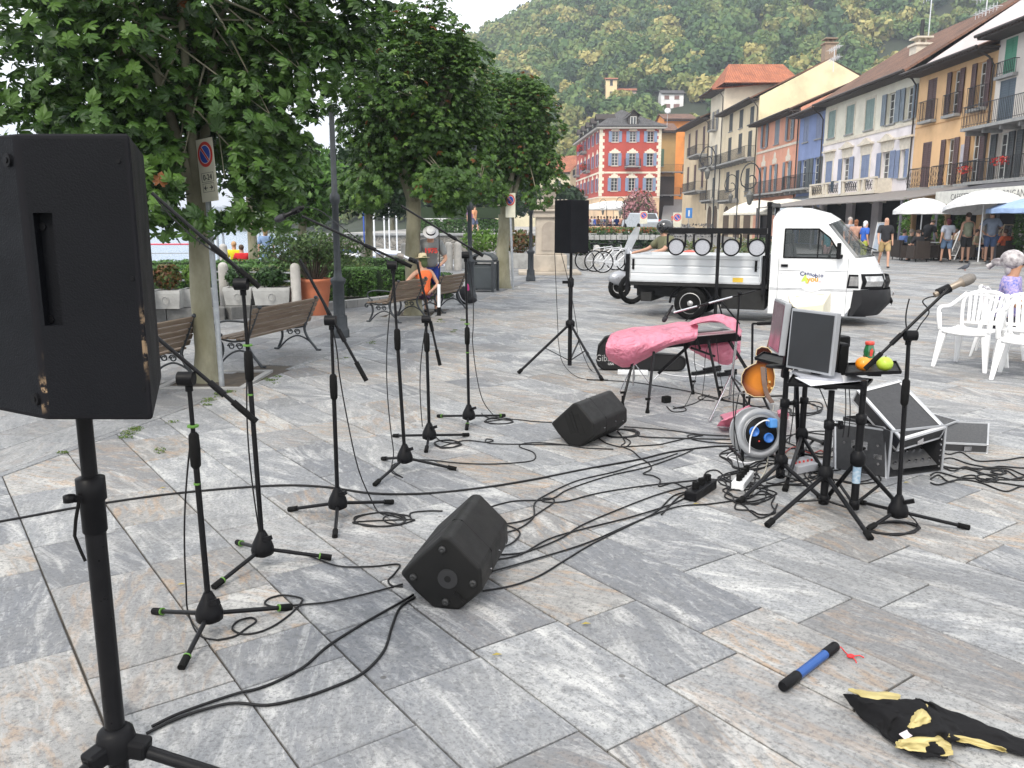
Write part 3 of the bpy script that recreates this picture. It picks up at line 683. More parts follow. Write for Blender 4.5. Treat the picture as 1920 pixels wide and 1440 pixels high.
b_wr=row_house('town_house','pale grey white house with long railed balconies at the right edge of the row',26,39.75,9.9,plaster('pale_plaster',(.66,.61,.56)),[V(38.8,.9,8.0,9.55,shut='closed',sc=(.08,.28,.18),balc=.25,bh=.6),V(38.75,1.2,5.95,7.8,shut='closed',sc=(.09,.12,.15)),V(36.2,1.2,5.95,7.8,shut='closed',sc=(.09,.12,.15)),V(33.2,1.2,5.95,7.8,shut='closed',sc=(.09,.12,.15)),V(38.6,.9,3.5,5.5,shut='open',sc=DKSH,curtain=True),V(36.6,.9,3.5,5.5,shut='open',sc=DKSH),V(33.5,.9,3.5,5.5,shut='open',sc=DKSH),V(36.2,.9,8.2,9.5,shut='closed',sc=(.08,.28,.18))],shops=[(33,36,.05,2.75),(36.8,39.4,.05,2.75)],depth=12,rh=2.9,over=1.1)
railing(b_wr,-.6,13.5,5.85,.95,1.1);railing(b_wr,.1,13.5,3.4,.95,1.1)
# red geraniums on balconies
def foliage(name,boxes,n,leaf,mat_,parent=None,kind=None,seed=1,attr=True,rel=False,shape='box',vup=.0):
 """many leaf-sized faces filling boxes (cx,cy,cz,sx,sy,sz)"""
 R_=np.random.RandomState(seed);vol=np.array([b[3]*b[4]*b[5]for b in boxes])**.67;k=R_.choice(len(boxes),n,p=vol/vol.sum());B=np.array(boxes)[k]
 d=R_.uniform(-1,1,(n,3))
 if shape=='ball':d=R_.normal(size=(n,3));d/=np.linalg.norm(d,axis=1)[:,None];d*=R_.uniform(.55,1.03,(n,1))
 else:
  ax=R_.randint(0,3,n);out=R_.rand(n)<.75;sg=np.sign(d[np.arange(n),ax]);d[np.arange(n)[out],ax[out]]=(sg*R_.uniform(.9,1.06,n))[out]
 pos=B[:,:3]+d*B[:,3:6]/2
 nrm=d+R_.normal(size=(n,3))*.7+np.array([0,0,vup]);nrm/=np.linalg.norm(nrm,axis=1)[:,None]
 a=np.cross(nrm,R_.normal(size=(n,3)));a/=np.linalg.norm(a,axis=1)[:,None];b_=np.cross(nrm,a);s_=leaf*R_.uniform(.6,1.35,(n,1))
 v=np.stack([pos+a*s_,pos+b_*s_*.5,pos-a*s_,pos-b_*s_*.5],1).reshape(-1,3)
 if parent is not None and not rel:v=v-np.array(parent.location)
 me=D.meshes.new(name);me.from_pydata(v.tolist(),[],[(4*i,4*i+1,4*i+2,4*i+3)for i in range(n)]);me.materials.append(mat_)
 o=D.objects.new(name,me);COL.objects.link(o)
 if parent is not None:o.parent=parent
 if kind:o['kind']=kind
 return o
GREEN=leaf_mat('shrub_leaves',[(.018,.045,.012),(.035,.085,.02),(.055,.13,.03),(.085,.17,.04)],.5,.25,sc=1.0)
REDFL=leaf_mat('red_petals',[(.45,.02,.02),(.6,.05,.04),(.03,.08,.02)],.6,.2,sc=1.2)
PINKFL=leaf_mat('oleander_leaves',[(.03,.07,.03),(.05,.1,.04),(.04,.09,.03),(.45,.22,.24)],.6,.2,sc=1.0)
for(b_,x,z,l)in((b_wr,-.2,3.5,'red geraniums spilling over the lower balcony beside the yellow house'),(b_wr,2.6,3.7,'red geraniums in the middle of the lower balcony at the right edge')):
 p=Vector((XF-1.15,b_.location.y-x-.4,z+.55));o=foliage('geraniums',[(p.x,p.y,p.z-.1,.3,.9,.3)],130,.05,REDFL,seed=int(x*7+9));tag(o,l,'flowers')
 # beige arcaded building
def arch_poly(c,w,z1,n=8):
 r=w/2;return[(c-r,.05)]+[(c-r,z1-r)]+[(c-r*math.cos(math.pi*k/n),z1-r+r*math.sin(math.pi*k/n))for k in range(1,n)]+[(c+r,z1-r)]+[(c+r,.05)]
b_bei=row_house('arcaded_house','tall beige house with ground floor arches and orange tiled tower roof beyond the salmon house',77.4,90.3,12.6,plaster('beige_plaster',(.68,.57,.40)),[V(87,1.35,10.6,12.3,shut='closed',sc=DKSH),V(83.2,1.35,10.5,12.2,shut='closed',sc=DKSH),V(79.5,1.3,10.3,12.0,shut='closed',sc=DKSH),V(87.1,1.3,7.7,10.0,shut='closed',sc=DKSH),V(83.2,1.3,8.2,10.0,shut='closed',sc=DKSH),V(79.8,1.3,7.6,9.9,shut='closed',sc=DKSH),V(87.3,1.3,4.7,6.65,shut='closed',sc=DKSH),V(83.6,1.3,3.95,6.6,shut='closed',sc=DKSH),V(80.0,1.3,4.5,6.55,shut='closed',sc=DKSH)],shops=[],depth=12,roof=T_BRN,rh=3.2,gable=plaster('lemon_plaster',(.78,.69,.45)))
m=MB();m.prism([(0,9.9),(12,9.9),(12,12.6),(6,15.7),(0,12.6)],12.91,12.96,lambda y,z,t:(t,y,z));m.build('gable_wall',_M['lemon_plaster'],b_bei,rel=True)
chimney(b_bei,12.0,6.2,15.6,1.0,1.5,M('old_brick',(.30,.22,.16),.9),pot=False)
railing(b_bei,.3,12.6,7.4,1.0,1.0);railing(b_bei,2.2,6.8+1,3.8,1.0,.8)
m=MB()
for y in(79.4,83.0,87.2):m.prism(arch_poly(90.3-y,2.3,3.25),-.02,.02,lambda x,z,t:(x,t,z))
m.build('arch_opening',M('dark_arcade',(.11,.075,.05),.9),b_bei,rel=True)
b_tow=row_house('arcaded_house','narrow cream tower house with steep orange tiled roof behind the beige house',90.3,96.2,15.3,plaster('cream_tower_plaster',(.72,.64,.50)),[V(93.6,1.3,11.4,13.4,shut='open',sc=(.25,.25,.25),balc=.7),V(93.6,1.3,7.9,9.8,shut='open',sc=(.25,.25,.25)),V(93.2,1.3,4.3,6.4,shut='closed',sc=DKSH)],depth=10,roof=T_ORG,rh=.5,over=1.3)
railing(b_tow,.3,5.8,7.5,1.0,1.2);railing(b_tow,.6,5.6,4.0,1.0,1.0)
m=MB()
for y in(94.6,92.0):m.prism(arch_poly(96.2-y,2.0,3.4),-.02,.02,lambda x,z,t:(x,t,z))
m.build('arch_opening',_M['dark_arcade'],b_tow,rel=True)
build_roof('tower_roof',[[(7.2,-.4,15.6),(7.2,7.6,15.6),(3,6.8,18.1),(3,1.0,18.1)],[(-1.2,7.6,15.6),(-1.2,-.4,15.6),(3,1.0,18.1),(3,6.8,18.1)],[(-1.2,-.4,15.6),(7.2,-.4,15.6),(3,1.0,18.1)],[(7.2,7.6,15.6),(-1.2,7.6,15.6),(3,6.8,18.1)]],T_ORG,b_tow)
b_far=row_house('street_house','dull beige house with brown shutters climbing the narrow street',96.2,110,13.2,plaster('dull_beige',(.60,.48,.32)),[V(99,1.2,9.6,12.4,shut='closed',sc=BRNSH),V(103,1.2,9.6,12.4,shut='closed',sc=BRNSH),V(107,1.2,9.6,12.4,shut='closed',sc=BRNSH),V(99,1.2,5.6,8.4,shut='closed',sc=BRNSH),V(103,1.2,5.6,8.4,shut='closed',sc=BRNSH),V(107,1.2,5.6,8.4,shut='closed',sc=BRNSH)],depth=10,rh=2.4,over=1.2)
for z,a_,c_ in((9.2,8,13.5),(5.2,6,13.5)):railing(b_far,a_,c_,z,1.0,1.3)
b_str=thing('street_house','rough stone and plaster house with overhanging roof closing the climbing street','building',(31,150,3),math.radians(-12))
m=MB();wall_panel(m,14,0,13,[(2,3.2,7,9.2),(6,7.2,7,9.2),(10,11.2,7,9.2)]);box_shell(m,14,9,0,13);m.build('wall',plaster('old_plaster',(.33,.24,.15)),b_str,rel=True)
for s in(2.6,6.6,10.6):window(b_str,s,1.2,7,9.2,'closed',BRNSH)
build_roof('roof',[[(-1,-1.2,12.9),(15,-1.2,12.9),(15,4.5,16),(-1,4.5,16)],[(15,10,12.9),(-1,10,12.9),(-1,4.5,16),(15,4.5,16)]],T_BRN,b_str)
# red building -
redp=plaster('red_plaster',(.44,.075,.055),.35);REDX,REDY,RB=12.25,120.0,.88
b_red=thing('red_building','red hotel like house with cream quoins and blue shutters at the end of the square','building',(REDX,REDY,0),0)
FW=8.5;ZT=14.7;holes=[]
cols=(2.1,4.55,7.0);rows=((5.95,7.75),(9.4,11.1),(12.6,14.05))
for cx in cols:
 for z0,z1 in rows:holes.append((cx-.45,cx+.45,z0,z1))
SANG=math.radians(-90-13.5)
sl=25.0;sdirx=Vector((-.13,1,0)).normalized()
m=MB();m.m=1;wall_panel(m,FW,RB,5.15,[]);m.m=0;wall_panel(m,FW,5.15,ZT,holes)
TS=Matrix.Translation(Vector((0,0,0))+Vector((-.055*sl,sl,0)))@Matrix.Rotation(math.atan2(-1,.055),4,'Z')
slen=math.hypot(.055*sl,sl)
sh=[];
for i in range(6):
 s=slen-2.2-i*4.1
 for z0,z1 in rows:sh.append((s-.5,s+.5,z0,z1))
m.T=TS;m.m=1;wall_panel(m,slen,RB,5.15,[]);m.m=0;wall_panel(m,slen,5.15,ZT,sh);m.T=None
m.quad((FW,0,RB),(FW+1.5,sl,RB),(FW+1.5,sl,ZT),(FW,0,ZT));m.quad((FW+1.5,sl,RB),(-.055*sl,sl,RB),(-.055*sl,sl,ZT),(FW+1.5,sl,ZT))
CRMP=plaster('cream_base_plaster',(.72,.52,.34))
m.build('wall',[redp,CRMP],b_red,rel=True)
for T_,hs in((None,holes),(TS,sh)):
 for h in hs:
  window(b_red,(h[0]+h[1])/2,h[1]-h[0],h[2],h[3],'open',(.24,.31,.45),STUCCO,True,T=T_)
  m=MB();m.T=T_;c=(h[0]+h[1])/2;z=h[3]+.04
  if h[2]>12:m.prism([(-.6,0),(.6,0),(.6,.12),(.45,.22),(-.45,.22),(-.6,.12)],-.04,.0,lambda x,zz,t:(c+x,t,z+zz))
  else:m.prism([(-.75,-.05),(.75,-.05),(.78,.2),(.5,.22),(.42,.42),(.2,.44),(.12,.6),(-.12,.6),(-.2,.44),(-.42,.42),(-.5,.22),(-.78,.2)],-.04,.0,lambda x,zz,t:(c+x,t,z+zz))
  m.build('painted_ornament',M('cream_stucco',(.80,.72,.58),.85),b_red,rel=True)
CRS=_M['cream_stucco']
m=MB()
z=5.25;k=0
while z<ZT-.35:
 for x,sg in((0,1),(FW,-1)):
  w_=.62 if k%2 else .38;m.bx(x-sg*.03,x+sg*w_,-.04,.02,z,z+.42)
 m.T=TS;w_=.62 if k%2 else .38;m.bx(slen-w_,slen+.02,-.04,.02,z,z+.42);m.T=None
 z+=.43;k+=1
m.build('quoins',CRS,b_red,rel=True)
m=MB();m.bx(.63,FW-.63,-.05,.01,8.35,8.6);m.bx(.0,FW,-.06,.01,5.02,5.2);m.T=TS;m.bx(0,slen-.63,-.05,.01,8.35,8.6);m.bx(0,slen,-.06,.01,5.02,5.2);m.build('string_course',CRS,b_red,rel=True)
m=MB();m.bx(-.5,FW+.5,-.6,.02,ZT-.35,ZT);m.T=TS;m.bx(-.3,slen+.5,-.6,.02,ZT-.35,ZT-.002);m.build('cornice',M('grey_cornice',(.40,.38,.35),.8),b_red,rel=True)
o_=.7
A=Vector((-o_,-o_,ZT));B=Vector((FW+o_,-o_,ZT));C=Vector((FW+1.5+o_,sl+o_,ZT));D_=Vector((-.055*sl-o_,sl+o_,ZT));R1=Vector((3.7,7,ZT+3.1));R2=Vector((2.6,sl-7,ZT+3.1))
build_roof('roof',[[A,B,R1],[B,C,R2,R1],[C,D_,R2],[D_,A,R1,R2]],T_GRY,b_red)
def dormer(b,T_,w=1.3,h=1.3):
 m=MB();m.T=T_;m.m=0;m.bx(-w/2,w/2,0,2.4,0,h);m.m=1
 m.prism([(-w/2-.3,h),(0,h+.75),(w/2+.3,h),(w/2+.3,h+.1),(0,h+.87),(-w/2-.3,h+.1)],-.4,2.4,lambda x,z,t:(x,t,z));m.prism([(-w/2,h),(w/2,h),(0,h+.7)],-.05,.1,lambda x,z,t:(x,t,z))
 d=m.build('dormer',[M('dormer_timber',(.06,.05,.045),.85),EAVE],b,rel=True)
 m=MB();m.T=T_;m.bx(-.42,.42,-.05,-.003,.12,h-.08);m.build('window_frame',FRM,d,rel=True)
 m=MB();m.T=T_;m.bx(-.34,-.04,-.055,-.051,.2,h-.16);m.bx(.04,.34,-.055,-.051,.2,h-.16);m.build('pane',GLASS,d,rel=True)
dormer(b_red,Matrix.Translation((4.55,.1,ZT+.1)))
for i in range(5):dormer(b_red,TS@Matrix.Translation((slen-3.5-i*5,.2,ZT+.1)),1.1,1.1)
railing(b_red,4.55-1.1,4.55+1.1,9.3,1.0,.9,T=None)
for s_,z_ in((slen-10.5,9.3),(slen-14.6,12.4),(slen-22,9.3),(slen-12,5.6)):railing(b_red,s_-1.6,s_+1.6,z_,.9,.8,T=TS)
for i,(s_,z_)in enumerate(((slen-10.5,9.9),(slen-14.6,13.0),(slen-12,6.2))):
 p=b_red.matrix_basis@Vector((0,0,0));q=Vector((REDX,REDY,0))+(TS@Vector((s_,-.9,z_)))
 o=foliage('geraniums',[(q.x,q.y,q.z,.7,3.0,.7)],260,.13,REDFL,seed=50+i);tag(o,['red geraniums along the middle side balcony of the red building','red geraniums on the uppermost side balcony of the red building','red geraniums on the lowest side balcony of the red building'][i],'flowers')
m=MB();m.bx(2.2,4.0,-.03,0,1.9,4.5);m.bx(5.2,7.0,-.03,0,1.9,4.5);m.build('blind_panel',M('pale_peach',(.76,.60,.42),.9),b_red,rel=True)
# cream building left of it, orange house behind, small dark house at street mouth
def plain(name,label,x0,y0,L_,dp,zb,zt,wm,rm,rh,wins,rz=0,over=.6,cat='building',sc=DKSH):
 b=thing(name,label,cat,(x0,y0,0),rz);m=MB();hs=[(s-w/2,s+w/2,a,c)for s,w,a,c in wins]
 wall_panel(m,L_,zb,zt,hs);box_shell(m,L_,dp,zb,zt);m.build('wall',wm,b,rel=True)
 for s,w,a,c in wins:window(b,s,w,a,c,'closed',sc)
 build_roof('roof',[[(-.3,-over,zt-.05),(L_+.3,-over,zt-.05),(L_+.3,dp/2,zt+rh),(-.3,dp/2,zt+rh)],[(L_+.3,dp+over,zt-.05),(-.3,dp+over,zt-.05),(-.3,dp/2,zt+rh),(L_+.3,dp/2,zt+rh)]],rm,b)
 for x_ in(.002,L_-.202):m=MB();m.prism([(0,zt),(dp/2,zt+rh-.2),(dp,zt)],0,.2,lambda y,z,t:(t+x_,y,z));m.build('gable',wm,b,rel=True)
 if 0:m.prism([(0,zt),(dp/2,zt+rh-.2),(dp,zt)],0,.2,lambda y,z,t:(L_-.002-t,y,z));m.build('gable',wm,b,rel=True)
 m=MB();m.bx(0,L_,-over+.05,-.005,zt-.35,zt-.2);m.build('eaves',EAVE,b,rel=True)
 return b
q0=P(1012,430,128);plain('lakeside_house','cream house with dark shutters and orange roof left of the red building',P(925,400,150).x,165,17.5,9,.88,10.6,plaster('cream_house',(.66,.60,.42)),T_ORG,3.2,[(s,1.3,z,z+2.2)for z in(3.2,6.9)for s in(1.8,4.4,7.0,9.6,12.2,14.8)],rz=math.radians(-38))
plain('street_house','bright orange house behind the red building',P(1243,300,150).x,150,5.2,9,2,19.2,plaster('orange_plaster',(.80,.30,.07)),T_BRN,1.4,[],over=1.0)
b_k=plain('street_house','ochre house with dark timber balcony at the mouth of the street',22.2,138,4.0,8,2,16.0,plaster('dark_ochre',(.40,.26,.10)),T_BRN,1.6,[(1.6,1.2,10.5,13.2)],over=1.0,sc=(.08,.15,.09))
railing(b_k,.4,5.2,9.6,1.1,1.4);railing(b_k,.4,5.0,6.0,1.1,1.2)
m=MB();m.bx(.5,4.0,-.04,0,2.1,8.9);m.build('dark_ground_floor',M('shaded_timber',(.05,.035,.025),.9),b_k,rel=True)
# villas on the hill
h=TERR_HOUSES[0];plain('hill_villa','pale yellow tower villa among trees on the hillside',h.x-3,h.y,3.2,4,h.z-3,h.z+5.8,plaster('villa_yellow',(.80,.62,.36)),T_ORG,.6,[(1.6,.8,h.z+4,h.z+5.6),(1.6,.8,h.z+1,h.z+2.4)],over=.3)
plain('hill_villa','low pink villa beside the yellow hillside tower',h.x+.6,h.y+.5,5.5,4,h.z-3,h.z+2.8,plaster('villa_pink',(.62,.46,.40)),T_ORG,.8,[(1.4,.9,h.z+.4,h.z+1.8),(3.6,.9,h.z+.4,h.z+1.8)],over=.3)
h=TERR_HOUSES[1];plain('hill_villa','small white house with dark roof alone on the green hillside',h.x-3,h.y,6,5,h.z-3,h.z+4.2,plaster('villa_white',(.80,.78,.76)),T_GRY,1.1,[(1.5,1.3,h.z+2.6,h.z+3.6),(4.2,1.3,h.z+2.6,h.z+3.6),(1.7,1.6,h.z-.4,h.z+1.4),(4.2,1.6,h.z-.4,h.z+1.4)],over=.4,sc=(.25,.14,.12))
m=MB()
# ------ trees
BARK=M('grey_green_bark',(.16,.15,.095),.95,c2=(.26,.25,.18),sc=5,bump=.6,bsc=30,dirt=.5,dsc=4,stretch=(1,1,.45))
CHEST=leaf_mat('chestnut_leaves',[(.012,.030,.009),(.028,.064,.015),(.054,.115,.022),(.084,.165,.030),(.13,.23,.042),(.20,.075,.025)],.45,.36,seed_attr=True)
def palmate(scale,droop,rs):
 """one chestnut leaf: seven leaflets fanned round a point; local x,y in the leaf plane, z up"""
 V_,F_=[],[]
 for k in range(7):
  a=math.radians(-120+40*k)+rs.uniform(-.06,.06);L=scale*(1-.17*abs(k-3))*rs.uniform(.85,1.1);W=L*.25
  c,s=math.cos(a+math.pi/2),math.sin(a+math.pi/2);b=len(V_);dd=droop*rs.uniform(.7,1.3)
  for(l,w_,z)in((.0,0,0),(.35,.55,.05),(.68,1,.02),(1,0,-.12),(.68,-1,.02),(.35,-.55,.05),(.5,0,.0)):
   x,y=l*L,w_*W;zz=z*L*(1 if w_ else .2)-dd*(l**1.6)*L
   V_.append((x*c-y*s,x*s+y*c,zz))
  F_+=[(b,b+1,b+6),(b+1,b+2,b+6),(b+2,b+3,b+6),(b+3,b+4,b+6),(b+4,b+5,b+6),(b+5,b,b+6)]
 b=len(V_);V_+=[(0,0,0),(.004,0,0),(.0,-scale*.8,.25*scale)];F_.append((b,b+1,b+2))
 return np.array(V_),F_
def chestnut(name,label,base,tr,H_trunk,C,R3,n,leafs,seed,nind=0,lumps=26,lump_r=.42,group='horse chestnut trees along the sidewalk',brown=.02,extra=(),fork=1.9,inner=.25,colr=(0,.9),clear=()):
 t=thing(name,label,'tree',base,0,group);rs=random.Random(seed);rn=np.random.RandomState(seed)
 C=Vector(C);cs=[]
 for i in range(lumps):
  z=1-2*(i+.5)/lumps;a=i*2.399+rs.uniform(-.4,.4);r=math.sqrt(max(0,1-z*z));k=rs.uniform(.62,.86)
  cs.append(np.array((C.x+R3[0]*k*r*math.cos(a),C.y+R3[1]*k*r*math.sin(a),C.z+R3[2]*k*z)))
 for e in extra:cs.append(np.array(e))
 # trunk
 m=MB();fk=Vector((base[0]+tr*.3,base[1],fork));b0=Vector(base)
 m.tube([b0+Vector((0,0,-.02)),b0+Vector((0,0,.08)),b0+Vector((.01,0,.3)),b0+Vector((-.01,.02,.9)),fk-Vector((0,0,.3)),fk],[tr*1.5,tr*1.28,tr*1.06,tr,tr*.97,tr*1.02],14)
 m.build('trunk',BARK,t)
 m=MB();
 for i in range(6):
  a=i*1.05+rs.random();e=C+Vector((R3[0]*.55*math.cos(a),R3[1]*.55*math.sin(a),R3[2]*rs.uniform(-.1,.6)));mid=fk.lerp(e,.5)+Vector((0,0,.12))
  m.tube(spline([fk-Vector((0,0,.15)),mid,e],4),[tr*.6*(1-.85*k/8)for k in range(9)],7)
  for j in range(5):
   cc=Vector(cs[rs.randrange(len(cs))]);q=mid.lerp(e,rs.random());m.tube([q,q.lerp(cc,.5)+Vector((0,0,.08)),cc],[tr*.16,tr*.1,tr*.04],5)
 m.build('branch',BARK,t)
 # leaves
 VV,FF,AT=[],[],[];off=0;variants=[palmate(1,d_,rs)for d_ in(.25,.35,.5,.6,.8)];inst=[]
 for i in range(n):
  if rs.random()<inner:
   q=np.array(C)+rn.uniform(-1,1,3)*np.array(R3)*.62;out=q-np.array(C);dark=True
  else:
   c=cs[rn.randint(len(cs))];d=rn.normal(size=3);d/=np.linalg.norm(d);q=c+d*lump_r*rn.uniform(.75,1.15)*np.array((1,1,.8));out=(q-np.array(C))/np.array(R3)+d*.5;dark=False
  out=Vector(out).normalized();nr=(out*.75+Vector((0,0,.75))+Vector(rn.normal(size=3))*.28).normalized()
  dirn=(out+Vector((0,0,-.7))+Vector(rn.normal(size=3))*.35);x=nr.cross(dirn).normalized();y=nr.cross(x)
  s_=leafs*rs.uniform(.65,1.15)
  R_=Matrix((x,y,nr)).transposed()
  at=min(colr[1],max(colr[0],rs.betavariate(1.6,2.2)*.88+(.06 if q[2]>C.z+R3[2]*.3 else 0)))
  if rs.random()<brown:at=1.0
  dv_=(q[1]*math.cos(PIT)-(q[2]-H)*math.sin(PIT));qx=960+F*q[0]/dv_;qy=720-F*(q[1]*math.sin(PIT)+(q[2]-H)*math.cos(PIT))/dv_
  if any(x0<qx<x1 and y0_<qy<y1_ and q[1]<ym_ for x0,x1,y0_,y1_,ym_ in clear):continue
  inst.append((q,R_,s_,rs.randrange(5),at))
 if nind:
  n=len(inst)
  near=sorted(range(n),key=lambda i:inst[i][0][1]-.3*abs(inst[i][0][2]-2.6)*0+(50 if inst[i][0][2]>4.2 or inst[i][0][0]<-4.9 else 0))[:nind]
 else:near=[]
 ns=set(near);protos_={}
 for i,(q,R_,s_,k,at)in enumerate(inst):
  if i in ns:
   ak=round(at*5)/5;key=(k,ak)
   if key not in protos_:
    me=D.meshes.new('leaf');me.from_pydata(variants[k][0].tolist(),[],variants[k][1]);a_=me.attributes.new('leaf','FLOAT','POINT');a_.data.foreach_set('value',[ak]*len(variants[k][0]));me.materials.append(CHEST);protos_[key]=me
   o=D.objects.new('leaf',protos_[key]);COL.objects.link(o);o.parent=t;o.matrix_basis=Matrix.Translation(Vector(q)-t.location)@R_.to_4x4()@Matrix.Scale(s_,4)
   continue
  v,f=variants[k];Rn=np.array(R_);w_=(v*s_)@Rn.T+q;VV.append(w_);FF.extend([tuple(a+off for a in g)for g in f]);AT.append(np.full(len(v),at));off+=len(v)
 VV=np.concatenate(VV)-np.array(t.location);me=D.meshes.new('crown');me.from_pydata(VV.tolist(),[],FF);a_=me.attributes.new('leaf','FLOAT','POINT');a_.data.foreach_set('value',np.concatenate(AT));me.materials.append(CHEST)
 o=D.objects.new('crown',me);COL.objects.link(o);o.parent=t;o['kind']='stuff'
 return t
T1=chestnut('chestnut_tree','nearest and darkest chestnut tree, its big leaves hanging over the parking sign',(-3.06,8.2,0),.097,2,(-3.35,8.25,3.5),(1.55,1.7,1.75),8200,.122,3,nind=300,lumps=34,lump_r=.46,extra=[(-2.9,7.4,2.0),(-2.55,7.6,1.95),(-2.3,7.9,2.15),(-3.3,7.5,2.0),(-2.15,7.7,2.5),(-1.9,7.9,2.9),(-3.8,7.7,2.3),(-4.3,7.6,2.45),(-2.75,7.7,1.8),(-1.85,8.1,3.3),(-1.75,7.9,3.7),(-1.6,8.1,3.35),(-1.55,8.0,3.9),(-1.65,8.2,3.0),(-1.6,8.3,3.6),(-2.9,7.3,1.75),(-3.2,7.4,1.8),(-2.2,7.7,1.85),(-2.2,8.2,2.1)],brown=.0015,colr=(0,.52),fork=1.9,clear=((340,440,245,405,8.2),(600,800,250,480,99),(655,800,190,260,99),(575,700,330,480,99)))
T2=chestnut('chestnut_tree','middle chestnut tree with a rounded green crown behind the bench of the seated woman',(-1.70,14.35,0),.125,2,(-1.62,14.4,3.55),(1.45,1.4,1.78),9500,.105,8,nind=0,lumps=46,lump_r=.36,brown=.012,colr=(.3,.95),extra=[(-.9,13.4,2.1),(-1.2,13.2,2.1),(-.5,13.8,2.3),(-2.3,13.5,2.0),(-2.6,13.9,2.1),(-1.0,13.8,1.95)],fork=1.9)
T3=chestnut('chestnut_tree','farthest chestnut tree beside the stone monument with a patch of rusty leaves',(-.22,20.3,0),.15,2,(.05,20.4,3.7),(1.22,1.3,1.65),8000,.105,15,nind=0,lumps=44,lump_r=.34,brown=.03,colr=(.35,.95),extra=[(1.0,19.9,2.5),(.9,19.8,2.9),(-.8,19.8,2.3),(.6,19.6,2.1),(-.4,19.7,2.2)],fork=1.75)
def bushy(name,label,base,tr,C,R3,n,leaf,seed,mat_,group='trees around the garden by the lake',cat='tree',k=14,hgt=None):
 t=thing(name,label,cat,base,0,group);rs=random.Random(seed)
 m=MB();m.tube([Vector(base),Vector(base).lerp(Vector((C[0],C[1],C[2]-R3[2]*.5)),.5),Vector((C[0],C[1],C[2]-R3[2]*.4))],[tr*1.2,tr,tr*.8],9)
 for i in range(6):
  a=i*1.1;m.tube([Vector((C[0],C[1],C[2]-R3[2]*.5)),Vector((C[0]+R3[0]*.6*math.cos(a),C[1]+R3[1]*.6*math.sin(a),C[2]+.2*R3[2]))],[tr*.5,tr*.1],5)
 m.build('trunk',BARK,t);bx=[]
 for i in range(k):
  z=1-2*(i+.5)/k;a=i*2.4;r=math.sqrt(1-z*z)*rs.uniform(.5,.75);s_=rs.uniform(.55,.8)
  bx.append((C[0]+R3[0]*r*math.cos(a),C[1]+R3[1]*r*math.sin(a),C[2]+R3[2]*z*.62,2*R3[0]*s_*.75,2*R3[1]*s_*.75,2*R3[2]*s_*.62))
 foliage('crown',bx,n,leaf,mat_,t,'stuff',seed,shape='ball');return t
LIME=leaf_mat('bright_green_leaves',[(.03,.075,.015),(.05,.125,.022),(.08,.18,.03),(.11,.22,.04)],.5,.3,sc=1.0)
DARKG=leaf_mat('dark_green_leaves',[(.012,.032,.010),(.022,.055,.016),(.035,.08,.022)],.5,.2,sc=1.0)
q=P(475,478,23);bushy('lakeside_tree','small dark lakeside tree with slim trunk beside the woman in blue',(q.x,23,.0),.12,(q.x,23,3.6),(1.6,1.6,1.6),3600,.11,31,DARKG)
q=P(560,478,24);bushy('lakeside_tree','bright green round tree behind the oleander pot',(q.x,24,.0),.13,(q.x+.2,24,2.55),(1.35,1.3,1.25),5200,.10,32,LIME)
q=P(690,480,27);bushy('lakeside_tree','dense green tree behind the tall lamp post by the harbour',(q.x,27,.0),.12,(q.x+.1,27,2.9),(2.1,1.8,1.35),6000,.10,33,DARKG)
q=P(840,400,75);bushy('park_tree','dark leafy tree on the far terrace behind the white tents',(q.x,75,.9),.2,(q.x,75,5.0),(5.5,3,3.0),5000,.28,34,DARKG)
q=P(735,400,80);bushy('park_tree','broad dark tree on the far quay behind the masts',(q.x,80,.9),.2,(q.x,80,5.4),(3.5,3,3.0),5000,.3,36,DARKG)
q=P(960,400,78);bushy('park_tree','dark tree on the far terrace behind the second parking sign',(q.x,78,.9),.2,(q.x,78,4.4),(3.0,3,2.6),3500,.25,35,DARKG)
# ------ hedges, kerb walls, planters
def hedge(label,a,b,wd,z0,z1,n,seed,mat_=None,leaf=.035,group='clipped hedges of the lakeside garden'):
 a=Vector(a);b=Vector(b);L_=(b-a).length;k=max(1,int(L_/.5));bx=[]
 for i in range(k):
  p=a.lerp(b,(i+.5)/k);bx.append((p.x,p.y,(z0+z1)/2+rnd.uniform(-.015,.015),abs(b.x-a.x)/k+.12,max(wd,abs(b.y-a.y)/k+.1),z1-z0))
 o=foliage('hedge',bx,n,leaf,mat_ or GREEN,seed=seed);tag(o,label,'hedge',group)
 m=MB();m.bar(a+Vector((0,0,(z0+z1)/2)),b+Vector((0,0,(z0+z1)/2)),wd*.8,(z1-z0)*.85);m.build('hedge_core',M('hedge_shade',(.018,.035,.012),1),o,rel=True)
HDG=leaf_mat('box_hedge',[(.035,.085,.018),(.055,.13,.025),(.085,.18,.04)],.5,.25,sc=1.0)
p0,p1=P(640,500,17.0),P(768,500,17.6);hedge('front clipped hedge behind the stone kerb, from the oleander pot to the middle chestnut',(p0.x,16.9,0),(p1.x,17.3,0),.55,.12,.66,9000,41,HDG,.03)
p0,p1=P(655,480,22.5),P(782,480,22.8);hedge('rear clipped hedge seen just above the front hedge near the masts',(p0.x,22.4,0),(p1.x,22.8,0),.5,.05,.62,5000,42,HDG,.035)
p0,p1=P(280,500,15.2),P(640,500,16.4);hedge('long clipped hedge behind the two stone planters with rings',(p0.x,15.3,0),(p1.x,16.3,0),.6,.05,.78,12000,43,HDG,.03)
p0,p1=P(260,480,21),P(640,480,22);hedge('low dark hedge nearest the lake on the left',(p0.x,21,0),(p1.x,22,0),.7,.05,.62,8000,44,HDG,.035)
